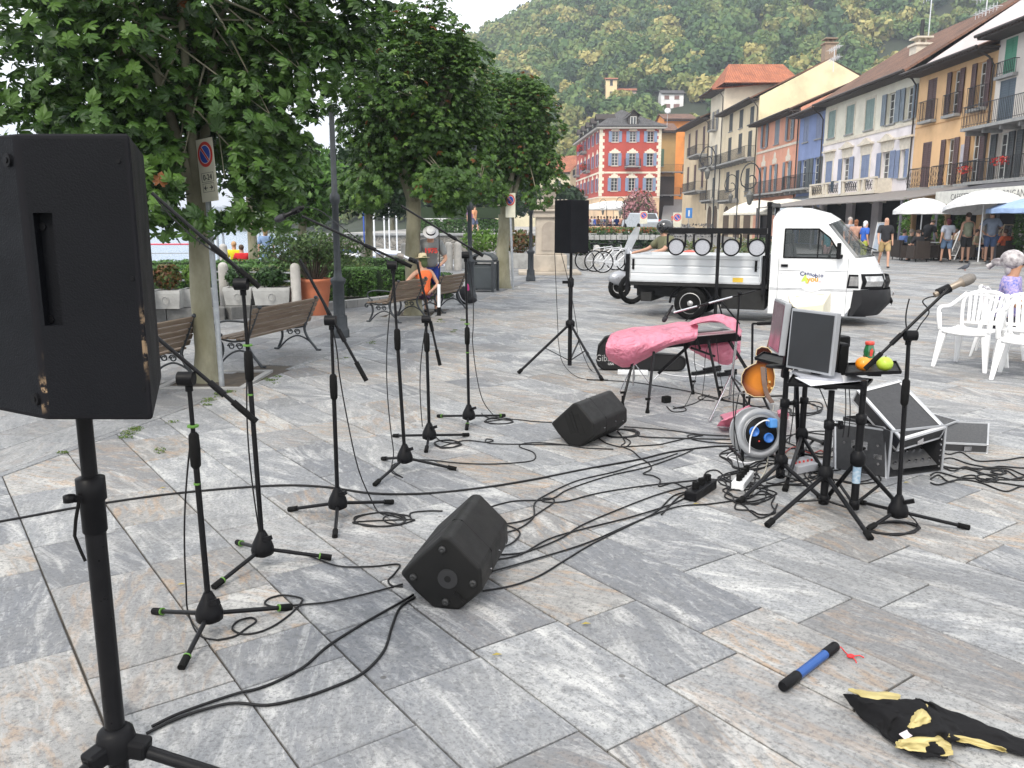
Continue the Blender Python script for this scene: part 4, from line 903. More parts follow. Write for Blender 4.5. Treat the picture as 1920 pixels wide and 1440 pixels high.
p0=P(818,525,17.5);hedge('short rounded hedge end beside the man with the white hat',(p0.x-.5,17.4,0),(p0.x+.25,17.5,0),.5,.02,.5,2500,45,HDG,.03)
# block kerb under the front hedge
kb=thing('kerb_wall','low kerb of pale stone blocks under the front hedge','kerb',G(620,572))
p0,p1=G(600,583),G(782,562);n_=9
for i in range(n_):
 a=p0.lerp(p1,i/n_);b=p0.lerp(p1,(i+.97)/n_);m=MB();m.bar(a+Vector((0,0,.07)),b+Vector((0,0,.07)),.14,.15+rnd.uniform(-.006,.006));m.build('block',KERB,kb,bevel=.008)
 # dark rough kerb wall in front of the planters
kw=thing('kerb_wall','rough dark stone kerb wall carrying the ringed planters','kerb',(-5,13.4,0));ROUGH=M('rough_dark_stone',(.15,.15,.145),.95,c2=(.09,.09,.088),sc=7,bump=1.0,bsc=18,dirt=.6)
pts_=[Vector((-9.0,12.4,0)),Vector((-5.55,13.30,0)),Vector((-4.68,13.5,0)),Vector((-3.85,14.5,0))]
for a,b in zip(pts_,pts_[1:]):
 k=max(1,int((b-a).length/.8))
 for i in range(k):m=MB();q0=a.lerp(b,i/k);q1=a.lerp(b,(i+.985)/k);m.bar(q0+Vector((0,.1,.1)),q1+Vector((0,.1,.1)),.3,.21);m.build('block',ROUGH,kw,bevel=.012)
def planter(loc,L_,W_,h,label,rz=0,group='stone planters',ring=True,plants=None,seed=0,n=700,ph=.3,leaf=.04,cat='planter'):
 t=thing('stone_planter',label,cat,loc,rz,group)
 m=MB();a,b=L_/2,W_/2
 m.add([(-a+.03,-b+.03,0),(a-.03,-b+.03,0),(a-.03,b-.03,0),(-a+.03,b-.03,0),(-a,-b,h-.05),(a,-b,h-.05),(a,b,h-.05),(-a,b,h-.05)],[(3,2,1,0),(0,1,5,4),(1,2,6,5),(2,3,7,6),(3,0,4,7)])
 for q in((-a,a,-b,-b+.05),(-a,a,b-.05,b),(-a,-a+.05,-b+.05,b-.05),(a-.05,a,-b+.05,b-.05)):m.bx(q[0]-.004*(q[0]<0),q[1],q[2],q[3],h-.05,h)
 m.quad((-a,-b,h-.06),(a,-b,h-.06),(a,b,h-.06),(-a,b,h-.06))
 m.build('box',M('pale_concrete',(.40,.40,.39),.9,c2=(.32,.32,.31),sc=5,bump=.3,bsc=70,dirt=.6,dsc=3),t,rel=True)
 m=MB();m.bx(-a+.05,a-.05,-b+.05,b-.05,h-.05,h-.02);m.build('earth',SOIL,t,rel=True)
 if ring:
  m=MB();m.tube([(.055*math.cos(k*math.pi/8),-b-.002,h*.48+.055*math.sin(k*math.pi/8))for k in range(17)],.005,5,cap=False);m.build('ring_relief',_M['pale_concrete'],t,rel=True)
 if plants:
  o=foliage('plants',[(0,0,h+ph/2,L_*.95,W_*.9,ph)],n,leaf,plants,seed=seed,rel=True,shape='ball');o.parent=t;o['kind']='stuff'
 return t
COPR=leaf_mat('copper_leaves',[(.12,.05,.03),(.20,.09,.04),(.10,.10,.03),(.05,.09,.02)],.5,.25,sc=1.0)
LG=leaf_mat('light_leaves',[(.10,.20,.03),(.16,.28,.05),(.08,.14,.03)],.5,.3,sc=1.0)
yy=13.95
def ctr(px0,px1,Y):a=P(px0,550,Y).x;b=P(px1,550,Y).x;return(a+b)/2,b-a
for px0,px1,pl,lab,sd in((478,546,DARKG,'ringed stone planter nearest the terracotta pot',1),(423,476,DARKG,'ringed stone planter between the stone post and the planter next to the pot',2),(342,398,LG,'stone planter with bright yellow green plants behind the near trunk',3),(283,338,COPR,'stone planter with copper coloured plants just right of the big speaker',4),(225,280,COPR,'stone planter hidden behind the big speaker, leftmost on the kerb wall',5)):
 c,L_=ctr(px0,px1,yy-.35*(sd>2)*(sd-2));planter((c,yy-.3*max(0,sd-2),.21),L_*.98,.38,.29,lab,math.radians(6),'ringed stone planters on the kerb wall',plants=pl,seed=sd+60,ph=.42 if sd>2 else .34,n=900)
def stone_post(loc,h,r,label,group,cat='post'):
 t=thing('stone_post',label,cat,loc,0,group);m=MB();m.lathe([(r*1.02,0),(r,h*.3),(r*.97,h-r*.9),(r*.85,h-r*.45),(r*.5,h-r*.12),(0,h)],t.location,14);m.build('shaft',M('pale_granite',(.46,.44,.41),.85,c2=(.36,.35,.33),sc=7,bump=.3,bsc=60,dirt=.5,dsc=3),t);return t
gp='round topped stone posts'
for i,(px,pyb,hpx,Y,z,lab)in enumerate(((418,560,72,14.2,.0,'stone post carrying the rails beside the near chestnut trunk'),(553,575,72,13.9,.0,'stone post at the end of the rails beside the terracotta pot'))):
 q=P(px,500,Y);stone_post((q.x,Y,0),.9,.085,lab,gp)
a,b=P(418,500,14.2),P(553,500,13.9);rl=thing('rail','two grey horizontal iron rails between the stone posts by the planters','railing',(a.x,14.2,0));l=P(250,500,14.0)
for z in(.60,.74):
 m=MB();m.bar((l.x,14.0,z),(a.x-.085,14.2,z),.025);m.bar((a.x+.085,14.2,z),(b.x-.085,13.9,z),.025);m.build('rail_bar',STEEL,rl)
for i,(px,yt,Y,lab)in enumerate(((682,455,27.5,'stone bollard left of the middle chestnut by the masts'),(758,455,29,'stone bollard partly behind the middle chestnut trunk'),(841,453,28,'left one of the paired stone bollards at the harbour edge'),(858,453,28,'right one of the paired stone bollards at the harbour edge'),(1119,459,30.2,'stone bollard behind the parked bicycles'),(372,463,26,'stone bollard by the lake left of the near trunk'),(418,457,27,'stone bollard by the lake right of the near trunk'))):
 q=P(px,yt,Y);stone_post((q.x,Y,-.02),q.z+.02,.13,lab,'stone bollards along the water')
 # lake side rails
lr=thing('rail','thin rails between bollards along the lake edge','railing',(-8,28,0));m=MB()
for z in(.55,.2):m.bar((-26,27.5,z),(-5.2,28.5,z),.03)
m.build('rail_bar',STEEL,lr)
q=P(300,459,60);m=MB();m.tube([(-40,55,P(300,459,55).z),(P(375,459,55).x,55,P(300,458,55).z)],.05,6);bo=m.build('floating_barrier',M('red_barrier',(.6,.05,.08),.5));tag(bo,'red barrier line floating on the lake behind the near tree','barrier')
# harbour edge planters
planter((P(905,490,29.6).x,29.4,0),1.7,.5,.52,'stone planter with light green bush by the litter bin',0,'stone planters at the harbour edge',False,LG,71,900,.8,.07)
planter((P(970,490,29.6).x,29.4,0),1.5,.5,.52,'stone planter with copper shrub left of the monument',0,'stone planters at the harbour edge',False,COPR,72,900,.8,.07)
planter((P(1091,490,28.8).x,28.9,0),.66,.5,.45,'stone planter with dark grass behind the second speaker',0,'stone planters at the harbour edge',False,DARKG,73,700,.5,.06)
# terracotta pot + oleander
TC=M('terracotta',(.50,.16,.08),.85,c2=(.42,.14,.07),sc=3,bump=.2,bsc=50,dirt=.25)
pl_=P(591,560,14.3);pc=Vector((pl_.x,14.3,0));zt=P(591,522,14.3).z
pot=thing('terracotta_pot','large terracotta pot with rolled rim in front of the hedge','flower pot',pc);r_=.29
m=MB();m.lathe([(.19,0),(.2,.02),(r_*.86,zt*.6),(r_*.88,zt*.62),(r_*.9,zt*.80),(r_*.96,zt*.82),(r_*.97,zt*.9),(r_*1.04,zt*.92),(r_*1.06,zt*.98),(r_*1.02,zt),(r_*.93,zt),(r_*.9,zt*.93),(0,zt*.92)],pc,24);m.build('pot_body',TC,pot)
ol=thing('oleander','airy oleander shrub growing in the terracotta pot','shrub',pc+Vector((0,0,zt*.92)));m=MB();bx=[]
for i in range(60):
 a=i*2.4;r=.95*math.sqrt((i+1)/60);hgt=rnd.uniform(.55,1.0)*(1-.25*r);e=ol.location+Vector((r*math.cos(a)*.95,r*math.sin(a)*.7,hgt));
 m.tube([ol.location+Vector((.08*math.cos(a),.08*math.sin(a),0)),ol.location.lerp(e,.5)+Vector((0,0,.08)),e],[.009,.007,.004],4);bx.append((e.x,e.y,e.z-.05,.26,.26,.3));p_=ol.location.lerp(e,.62);bx.append((p_.x,p_.y,p_.z+.03,.2,.2,.25))
m.build('stems',M('grey_stem',(.10,.08,.06),.9),ol);OLE=leaf_mat('oleander_green',[(.05,.09,.03),(.08,.14,.045),(.13,.18,.06),(.20,.17,.09)],.5,.3,sc=1.0);foliage('leaves',bx,4200,.035,OLE,ol,'stuff',77,shape='ball')
for i,(px,Y,r,lab)in enumerate(((505,15.2,.55,'feathery green shrub left of the terracotta pot'),(470,14.9,.4,'low mixed shrub behind the ringed planters'),(655,19,.6,'loose green shrub right of the tall lamp post'))):
 q=P(px,520,Y);s_=thing('garden_shrub',lab,'shrub',(q.x,Y,.05),0,'loose shrubs in the garden bed');m=MB()
 for k in range(7):m.tube([(q.x,Y,.05),(q.x+r*.6*math.cos(k),Y+r*.5*math.sin(k),.05+r)],.008,4)
 m.build('stems',_M['grey_stem'],s_);foliage('leaves',[(q.x,Y,.1+r*.6,2*r,1.4*r,1.3*r)],1600,.04,OLE,s_,'stuff',80+i,shape='ball')
 # ------ benches
WOOD=M('weathered_bench_wood',(.12,.082,.055),.8,c2=(.17,.13,.095),sc=8,bump=.35,bsc=60,dirt=.5,dsc=5,stretch=(.25,3,3))
def bench_end(m,x):
 def sp(pts,r,k=5):m.tube([(x,y,z)for _,y,z in spline([(0,a,b)for a,b in pts],k)],r,6)
 # local: y forward (sitter faces +y), seat at z .42
 sp([(.38,.0),(.36,.05),(.30,.2),(.30,.32),(.36,.41)],.018);sp([(.43,.015),(.37,.02),(.33,.05)],.018)
 sp([(-.26,.0),(-.23,.05),(-.12,.2),(-.07,.33),(-.08,.42),(-.16,.62),(-.25,.86)],.02);sp([(-.31,.015),(-.25,.02),(-.22,.06)],.018)
 sp([(-.24,.04),(-.12,.17),(.04,.24),(.2,.18),(.34,.04)],.014)
 sp([(-.08,.40),(.15,.37),(.36,.41),(.44,.38),(.45,.33),(.41,.32),(.4,.36)],.016)
 sp([(-.18,.64),(-.05,.66),(.2,.67),(.36,.63),(.40,.56),(.35,.50),(.30,.46),(.36,.42)],.015)
 for cy,s in((.05,1),(.17,-1)):
  sp([(cy+s*.0+.05*math.cos(a)*(1-a/14),.30+.05*math.sin(a)*(1-a/14))for a in[k*.6 for k in range(16)]],.009,2)
 m.ball((x,-.27,.88),.03,8)
def make_bench(loc,rz,L_,label):
 t=thing('park_bench',label,'bench',loc,rz,'cast iron and timber benches beside the chestnut trees');t.scale=(1,.85,.75)
 for x in(-L_/2+.1,L_/2-.1):
  m=MB();bench_end(m,x);m.build('iron_end',IRON,t,rel=True)
 def slat(y,z,w_,tilt,nm):
  m=MB();m.box((0,y,z),(L_,w_,.028),Matrix.Rotation(tilt,3,'X'));m.build(nm,WOOD,t,rel=True,bevel=.004,seg=1)
 for i,y in enumerate((-.02,.09,.2,.31)):slat(y,.44-.01*abs(i-1.5),.085,0,'seat_slat')
 for i in range(5):slat(-.105-.034*i,.505+.082*i,.072,math.radians(112),'back_slat')
 return t
a,b=G(502,690),G(603,658);c=(a+b)/2;dv=b-a;rz=math.atan2(dv.y,dv.x)
make_bench((c.x-.28*math.sin(rz)*1,c.y+.28*math.cos(rz),0),rz,dv.length+.22,'weathered bench behind the second and third microphone stands, closest to the tall lamp')
rz3=math.radians(68);a=G(752,606);u_=Vector((math.cos(rz3),math.sin(rz3),0));n3_=Vector((-math.sin(rz3),math.cos(rz3),0))*.24
for k_,lab_ in((.42,'short bench left of the woman in orange'),(1.98,'short bench right of the woman in orange, ending by the backpack')):c=a+u_*k_+n3_;make_bench((c.x,c.y,0),rz3,1.1,lab_)
c=a+u_*1.2
BC=c.copy();BRZ=rz3
rz1=math.radians(78);a=G(382,716);u_=Vector((math.cos(rz1),math.sin(rz1),0));c=a-u_*.75;make_bench((c.x-.28*math.sin(rz1),c.y+.28*math.cos(rz1),0),rz1,1.7,'bench at the foot of the near chestnut, half hidden by the big speaker')
# ------ lamp posts, signs, bin
def lamp_post(px,pyb,ytop,label,s=1.0,top=True):
 b=G(px,pyb);t=thing('lamp_post',label,'street lamp',b,0,'grey cast iron lamp posts of the promenade');h=P(px,ytop,b.y).z
 m=MB();r=.13*s
 m.lathe([(r,0),(r,.1),(r*.93,.12),(r*.85,.14),(r*.8,.3)],b,8);m.lathe([(r*.66,.3),(r*.62,.34),(r*.6,.72),(r*.8,.76),(r*.82,.8),(r*.45,.83),(r*.40,.9),(r*.36,.95),(r*.34,1.8),(r*.5,1.82),(r*.55,1.87),(r*.5,1.92),(r*.3,1.95),(r*.27,h-.05),(r*.35,h)],b,14)
 m.build('post',IRON,t)
 if top:
  m=MB();z=h;m.lathe([(r*.35,z),(.1,z+.04),(.14,z+.08),(.17,z+.38),(.03,z+.5),(.02,z+.6)],b,8);m.build('lantern',IRON,t)
 return t
lamp_post(638,632,208,'tall grey lamp post between the two nearest benches',top=False)
lamp_post(882,562,300,'grey lamp post rising into the middle chestnut beside the backpack')
lamp_post(995,527,405,'short looking lamp post just left of the stone monument',top=False)
SIGNW=M('sign_cream',(.66,.64,.52),.5);RED=M('sign_red',(.62,.05,.04),.45);BLU=M('sign_blue',(.02,.07,.42),.45);INK=M('sign_black',(.03,.03,.03),.6)
def disc(m,c,r,y,n=28,a0=0,a1=2*math.pi,inner=0):pass
def noparking(T,parent,w_,h_,full=True):
 m=MB();m.T=T;m.bx(-w_/2,w_/2,0,.006,-h_/2,h_/2);m.build('sign_plate',SIGNW,parent,rel=True,bevel=.002)
 m=MB();m.T=T;m.bx(-w_/2+.02,w_/2-.02,.006,.02,-h_/2+.1,-h_/2+.13);m.bx(-w_/2+.02,w_/2-.02,.006,.02,h_/2-.13,h_/2-.1);m.build('bracket',STEEL,parent,rel=True)
 cz=h_/2-w_*.56;r=w_*.45
 def dsk(r0,r1,y,mt,nm,seg=36):
  m=MB();m.T=T
  for k in range(seg):
   a,b_=2*math.pi*k/seg,2*math.pi*(k+1)/seg
   m.add([(r0*math.cos(a),y,cz+r0*math.sin(a)),(r1*math.cos(a),y,cz+r1*math.sin(a)),(r1*math.cos(b_),y,cz+r1*math.sin(b_)),(r0*math.cos(b_),y,cz+r0*math.sin(b_))],[(0,1,2,3)])
  m.build(nm,mt,parent,rel=True)
 dsk(0,r,-.0015,RED,'red_ring');dsk(0,r*.74,-.003,WHT,'white_ring');dsk(0,r*.68,-.0045,BLU,'blue_disc')
 for wb,y,mt,nm in((r*.26,-.006,WHT,'white_border'),(r*.18,-.0075,RED,'red_bar')):
  m=MB();m.T=T;d=Vector((math.cos(math.radians(-50)),0,math.sin(math.radians(-50))))*r*.7;n=Vector((-d.z,0,d.x)).normalized()*wb/2;c_=Vector((0,y,cz));m.quad(c_-d-n,c_+d-n,c_+d+n,c_-d+n);m.build(nm,mt,parent,rel=True)
 if full:
  def line(x0,z0,x1,z1,wd=.004):
   m=MB();m.T=T;m.bar((x0,-.002,z0),(x1,-.002,z1),wd,.001,up=(0,1,0));return m
  m=MB();m.T=T
  for(x0,x1,z0,z1)in((-.09,.09,-.085,-.005),(-.085,.085,-.175,-.1)):
   for q in((x0,x1,z1,z1+.003),(x0,x1,z0,z0+.003),(x0,x0+.003,z0+.003,z1),(x1-.003,x1,z0+.003,z1)):m.bx(q[0],q[1],-.002,-.0005,q[2]-.02,q[3]-.02)
  for sx in(-1,1):
   m.bx(min(sx*.015,sx*.06),max(sx*.015,sx*.06),-.002,-.0005,-.161,-.154);m.add([(sx*.035,-.002,-.130),(sx*.07,-.002,-.1575),(sx*.035,-.002,-.185),(sx*.045,-.002,-.1575)],[(0,1,2,3)])
  m.build('panel_lines',INK,parent,rel=True)
  tx=text('0-24',.075,INK,T@frame((0,-.002,-.066),(1,0,0),(0,0,1)),parent)
b=G(416,722);q=P(382,300,8.0);t=thing('parking_sign','no parking sign reading 0-24 on a leaning grey pole under the near chestnut','road sign',b)
top=P(383,275,7.9);m=MB();m.cyl(b+Vector((0,0,-.02)),top,.026,n=12);m.build('pole',STEEL,t)
c=P(388,319,7.84);T_=Matrix.Translation(c-b)@Matrix.Rotation(math.radians(-36),4,'Z')@Matrix.Rotation(math.radians(-4),4,'Y')
noparking(T_,t,.25,.56)
b=G(962,543);t=thing('parking_sign','second parking sign on a grey pole beside the farthest chestnut','road sign',b);top=P(956,365,b.y);m=MB();m.cyl(b,top,.028,n=10);m.build('pole',STEEL,t)
noparking(Matrix.Translation(P(957,385,b.y-.05)-b)@Matrix.Rotation(math.radians(-36),4,'Z'),t,.28,.55,False)
# litter bin
b=G(908,546);bn_=thing('litter_bin','grey panelled litter bin with curved hood beside the lamp and chestnut','litter bin',b,math.radians(-12));BING=M('bin_grey',(.055,.065,.072),.5);w_=.26;h_=.62
m=MB();m.bx(-w_+.03,w_-.03,-w_+.03,w_-.03,.05,h_);m.build('body',BING,bn_,rel=True)
for sx in(-1,1):
 for sy in(-1,1):m=MB();m.bx(sx*w_-.03,sx*w_+.03,sy*w_-.03,sy*w_+.03,0,h_+.05);m.build('corner_post',IRON,bn_,rel=True,bevel=.008)
m=MB();m.bx(-w_+.032,w_-.032,-w_-.008,-w_+.029,.08,h_-.06);m.build('front_panel',BING,bn_,rel=True,bevel=.006)
m=MB();m.bx(-w_-.03,w_+.03,-w_-.03,w_+.03,h_+.052,h_+.08);m.build('rim',IRON,bn_,rel=True,bevel=.006)
m=MB();k=12;arc=[(-w_*math.cos(math.pi*i/k)*1.08,h_+.1+.17*math.sin(math.pi*i/k))for i in range(k+1)];inn=[(x*.9,h_+.08+(z-h_-.1)*.88)for x,z in arc]
m.prism(arc+inn[::-1],-w_*.9,w_*.9,lambda x,z,t_:(x,t_,z));m.build('hood',BING,bn_,rel=True)
# ------ monument
MON=M('monument_stone',(.46,.40,.33),.9,c2=(.36,.32,.27),sc=3,bump=.3,bsc=40,dirt=.5,dsc=1.5);y0=26.2;xl=P(1000,500,y0-.6).x;xr=P(1062,500,y0-.6).x;cx=(xl+xr)/2
mo=thing('monument','carved stone pedestal with inscribed panel and urn at the harbour corner','monument',(cx,y0,0));Z=lambda py:P(1030,py,y0-.45).z
m=MB();m.bx(cx-.95,cx+.95,y0-.85,y0+.85,0,.09);m.build('step',MON,mo,bevel=.015)
for nm,hw,z0,z1 in(('plinth',.53,.09,Z(478)),('die',.42,Z(478)+.001,Z(408)),('cornice',.50,Z(408)+.001,Z(397)),('cap',.57,Z(397)+.001,Z(392)),('block',.34,Z(392)+.001,Z(384))):
 m=MB();m.bx(cx-hw,cx+hw,y0-hw,y0+hw,z0,z1);m.build(nm,MON,mo,bevel=.02)
m=MB();m.prism(arch_poly(0,.5,1.0)[:1]+arch_poly(0,.5,.95),-.02,0,lambda x,z,t_:(cx+x,y0-.42+t_,Z(478)+.08+z*(Z(408)-Z(478)-.2)/.95));m.build('inscription_panel',M('panel_stone',(.36,.31,.26),.9),mo)
m=MB();zb=Z(384)+.001;zt=Z(350);hh=zt-zb;m.lathe([(.2,zb),(.2,zb+.05*hh),(.09,zb+.12*hh),(.08,zb+.2*hh),(.16,zb+.32*hh),(.22,zb+.5*hh),(.24,zb+.75*hh),(.3,zb+.9*hh),(.36,zb+.95*hh),(.36,zt),(.0,zt)],(cx-.02,y0,0),20);m.build('urn',MON,mo)
m=MB()
for k in range(9):m.lathe([(.05,zb-.0),(.03,zb+.05),(.05,zb+.1),(.03,zb+.16)],(cx-.48+.12*k,y0-.46,0),8)
m.build('baluster',MON,mo)
# ------ microphone stands and cables
GRNT=M('green_tape',(.09,.22,.03),.6)
def mic_body(t,a,b,mic='black',r=.013,clip=True):
 """a: tail, b: head end"""
 a=Vector(a);b=Vector(b);d=(b-a).normalized();L_=(b-a).length
 mt={'black':BLKM,'tan':M('champagne_mic',(.30,.25,.20),.4,.5),'silver':CHR}[mic]
 m=MB();m.tube([a,a.lerp(b,.1),a.lerp(b,.62),a.lerp(b,.68)],[r*.8,r*.85,r,r*1.5],12);m.build('mic_handle',mt,t)
 R_=d.to_track_quat('Z','Y').to_matrix();L2=L_*.32;rr=r*1.6
 m=MB();m.lathe([(r*1.5,0),(rr,L2*.25),(rr*1.02,L2*.45),(rr*.95,L2*.7),(rr*.6,L2*.95),(0,L2)],a.lerp(b,.68),14,R_);m.build('mic_grille',{'black':M('mic_mesh',(.03,.03,.035),.5,.4,bump=.8,bsc=500),'tan':M('mic_mesh_tan',(.22,.20,.18),.4,.6,bump=.8,bsc=500),'silver':M('mic_mesh_tan',(.22,.2,.18),.4,.6)}[mic],t)
def mic_stand(label,hub,joint,legs,boom=None,boomY=None,tape=False,mid=None,clutch=True,weight=True,mic=None,group='microphone stands on the paving',hubz=.10):
 g=G(*hub,hubz);base=Vector((g.x,g.y,0));t=thing('microphone_stand',label,'microphone stand',base,0,group);Y=base.y
 top=P(joint[0],joint[1],Y);
 m=MB();m.lathe([(.016,.17),(.03,.14),(.045,.11),(.052,.085),(.05,.06),(.02,.045)][::-1],base,14);m.bar(base+Vector((.02,-.03,.14)),base+Vector((.055,-.05,.155)),.02);m.build('hub',BLK,t)
 k=.42 if mid is None else mid;bt=base+Vector((0,0,.1));mp=top.lerp(bt,k)
 m=MB();m.tube([bt,mp],.0115,10);m.build('lower_tube',BLKM,t)
 m=MB();m.tube([mp+(bt-mp)*.02,top],.0085,10);m.build('upper_tube',BLKM,t)
 if clutch:m=MB();m.lathe([(.012,-.07),(.019,-.06),(.021,0),(.019,.055),(.012,.065)],mp,10);m.build('height_clutch',RUB,t)
 if tape:m=MB();m.lathe([(.0205,-.004),(.0215,0),(.0205,.004)],mp+Vector((0,0,.09)),10);m.lathe([(.013,-.004),(.0135,0),(.013,.004)],mp+Vector((0,0,-.13)),10);m.build('tape',GRNT,t)
 for i,L in enumerate(legs):
  e=G(*L,.012);m=MB();s_=base+(e-base).normalized()*.03+Vector((0,0,.075));m.tube([s_,e],.0095,8);lg=m.build('leg',BLKM,t)
  d=(e-s_).normalized();m=MB();m.tube([e-d*.05,e+d*.006],.0145,10);m.build('rubber_foot',RUB,lg).location=(0,0,0)
  if tape:m=MB();m.tube([e-d*.052,e-d*.046],.0155,10);m.build('tape',GRNT,lg)
 for o in t.children:
  pass
 if boom:
  Ya,Yb=boomY or(Y,Y);a=P(*boom[0],Ya);b=P(*boom[1],Yb);d=(b-a).normalized()
  m=MB();m.cyl(top+Vector((-.028,-.02,0)),top+Vector((.028,-.02,0)),.026,n=14);m.cyl(top+Vector((0,0,-.05)),top+Vector((0,0,.01)),.014,n=10);m.build('swivel',BLK,t)
  m=MB();m.tube([a+d*.06,b],.0078,9);m.build('boom',BLKM,t)
  m=MB();m.tube([a,a+d*.11],.0125 if weight else .010,10);m.build('counterweight',RUB,t)
  m=MB();q=a.lerp(b,.38);m.tube([q-d*.035,q+d*.035],.0125,9);m.build('boom_clutch',BLK,t)
 if mic:
  a=P(*mic[0],mic[2]if len(mic)>2 else Y);b=P(*mic[1],mic[2]if len(mic)>2 else Y);kind=mic[3]if len(mic)>3 else 'black';r=mic[4]if len(mic)>4 else .012
  mt=thing('microphone',mic[5],'microphone',a);mic_body(mt,a,b,kind,r)
  d=(b-a).normalized();m=MB();q=a.lerp(b,.22);m.tube([q-d*.03,q+d*.035],r*1.35,10);m.bar(q,(q*2+(P(*boom[1],(boomY or(Y,Y))[1])if boom else top))/3,.014);m.build('clip',BLK,t)
 return t
def sub_fix():pass
_b=MB.build
def build_fix(s,name,mats,parent=None,rel=False,**k):
# a sub-part's parent is itself a child at the thing's origin: measure from the thing
 if parent is not None and not rel and parent.parent is not None:
  o_=parent.parent.location;s.v=[(q[0]-o_.x,q[1]-o_.y,q[2]-o_.z)for q in s.v];rel=True
 return _b(s,name,mats,parent,rel,**k)
MB.build=build_fix
mic_stand('mic stand nearest the big speaker, boom slanting down to the right',(392,1142),(353,708),[(290,1146),(544,1138),(341,1250)],[(481,791),(285,625)],tape=True,mid=.30)
mic_stand('second mic stand from the left, its boom rising behind the big speaker',(492,1022),(455,532),[(446,1017),(619,1045),(402,1100)],[(486,538),(285,362)],tape=True,mid=.30)
mic_stand('third mic stand from the left, steep boom crossing down to the right',(633,937),(621,600),[(543,955),(735,941),(628,1005)],[(687,714),(562,486)],mid=.36)
mic_stand('fourth mic stand from the left, carrying the black microphone pointing left',(759,853),(736,497),[(703,908),(854,879),(718,860)],[(772,500),(566,405)],mid=.38,mic=((570,388),(515,414),5.40,'black',.014,'black microphone pointing left on the long low boom'))
mic_stand('fifth mic stand from the left, grey microphone on top of its steep boom',(805,811),(799,598),[(739,817),(877,815),(799,846)],[(825,685),(782,490)],mid=.2,mic=((784,492),(744,477),6.05,'silver',.013,'grey microphone pointing left toward the seated woman'))
mic_stand('sixth mic stand from the left, standing alone in line with the litter bin',(879,775),(873,478),[(822,780),(945,779),(875,804)],[(906,480),(752,386)],tape=True,mid=.5)
mic_stand('right hand mic stand with a large champagne microphone pointing at the white chairs',(1684,952),(1704,628),[(1613,941),(1815,989),(1628,992)],[(1622,692),(1778,542)],mid=.32,mic=((1752,553),(1828,518),4.40,'tan',.0185,'large champagne microphone on the right hand boom'))
# clip on the third stand, hanging overhead microphone
q=P(560,483,4.55);
hm=thing('hanging_microphone','slim white tube microphone hanging by its cable in front of the seated woman','microphone',P(823,535,6.3));Y=6.3
m=MB();m.tube([P(823,432,Y),P(824,480,Y),P(823,533,Y)],.0035,5);m.build('cable',BLK,hm)
m=MB();m.cyl(P(823,533,Y),P(823,576,Y),.012,n=10);m.build('tube',WHT,hm)
m=MB();m.cyl(P(823,576,Y),P(823,592,Y),.015,n=10);m.build('windscreen',RUB,hm)
# chrome striped boom stand by the keyboard
st=thing('microphone_stand','black and chrome striped boom stand behind the keyboard','microphone stand',G(1368,750),0,'microphone stands on the paving');Y=st.location.y
m=MB();m.cyl(st.location,P(1380,640,Y),.013,n=10);m.build('lower_tube',CHR,st);m=MB();m.cyl(P(1380,640,Y),P(1387,548,Y),.009,n=10);m.build('upper_tube',BLKM,st)
for L in((1330,790),(1412,775),(1390,722)):e=G(*L,.01);m=MB();m.tube([st.location+Vector((0,0,.22)),e],.009,8);m.build('leg',BLKM if L[0]!=1330 else CHR,st)
a,b=P(1417,545,Y),P(1263,586,Y)
for i in range(7):
 m=MB();m.tube([a.lerp(b,i/7),a.lerp(b,(i+1)/7)],.0085,8);m.build('boom',[BLKM,CHR][i in(2,3,5,6)],st)
m=MB();m.ball(P(1387,550,Y),.022,10);m.build('swivel',BLK,st)
mt=thing('microphone','dark wine coloured microphone hanging just above the pink bag','microphone',P(1262,575,Y));mic_body(mt,P(1262,572,Y),P(1243,604,Y),'black',.013)
# ------ cables
CBL=M('cable_rubber',(.006,.006,.007),.55,spec=.3)
def cable(px,label,r=.0042,mat_=None,z=.006,pts3=None,group='black cables trailing over the paving',k=6,cat='cable'):
 p=pts3 if pts3 else[G(a,b,z)for a,b in px];R2=random.Random(len(label)*7+int(px[0][0]if px else 1))
 p=spline(p,k);m=MB();m.tube(p,r,6);o=m.build('cable',mat_ or CBL);return tag(o,label,cat,group)
def loops(c,rx,ry,n,wob=.15,seed=0,start=0.0):
 R2=random.Random(seed);out=[]
 for i in range(int(n*9)):
  a=start+i*2*math.pi/9;w_=1+R2.uniform(-wob,wob);out.append((c[0]+rx*w_*math.cos(a),c[1]+ry*w_*math.sin(a)))
 return out
cable([(-40,985),(60,967),(165,948),(330,925),(500,911),(600,912),(700,925),(800,925),(900,915),(1000,899),(1100,879),(1200,861),(1255,848),(1330,838),(1385,836)],'thick cable sweeping across the square from the left edge to the reel',.0068)
cable([(285,1362),(330,1340),(390,1318),(445,1300),(480,1292),(520,1277),(570,1250),(610,1215),(650,1188),(700,1158),(750,1130),(775,1115)],'upper of two cables between the big speaker stand and the near floor monitor',.0055)
cable([(275,1375),(330,1348),(390,1328),(440,1318),(500,1322),(560,1310),(620,1290),(680,1262),(720,1220),(735,1175),(750,1140),(778,1120)],'lower of two cables between the big speaker stand and the near floor monitor',.0055)
cable([(408,1200),(440,1193),(462,1178),(480,1165),(470,1158),(445,1165),(436,1180),(460,1189),(500,1180),(540,1155),(566,1128),(560,1120),(530,1116),(505,1122),(497,1132),(520,1138),(560,1134),(620,1128),(700,1110),(755,1095)],'looping cable from the first mic stand to the near floor monitor',.0042)
cable([(505,1030),(540,1032),(575,1040),(600,1050),(640,1062),(700,1062),(748,1058),(740,1075),(728,1088),(735,1098),(755,1100)],'cable from the second mic stand to the near floor monitor',.0042)
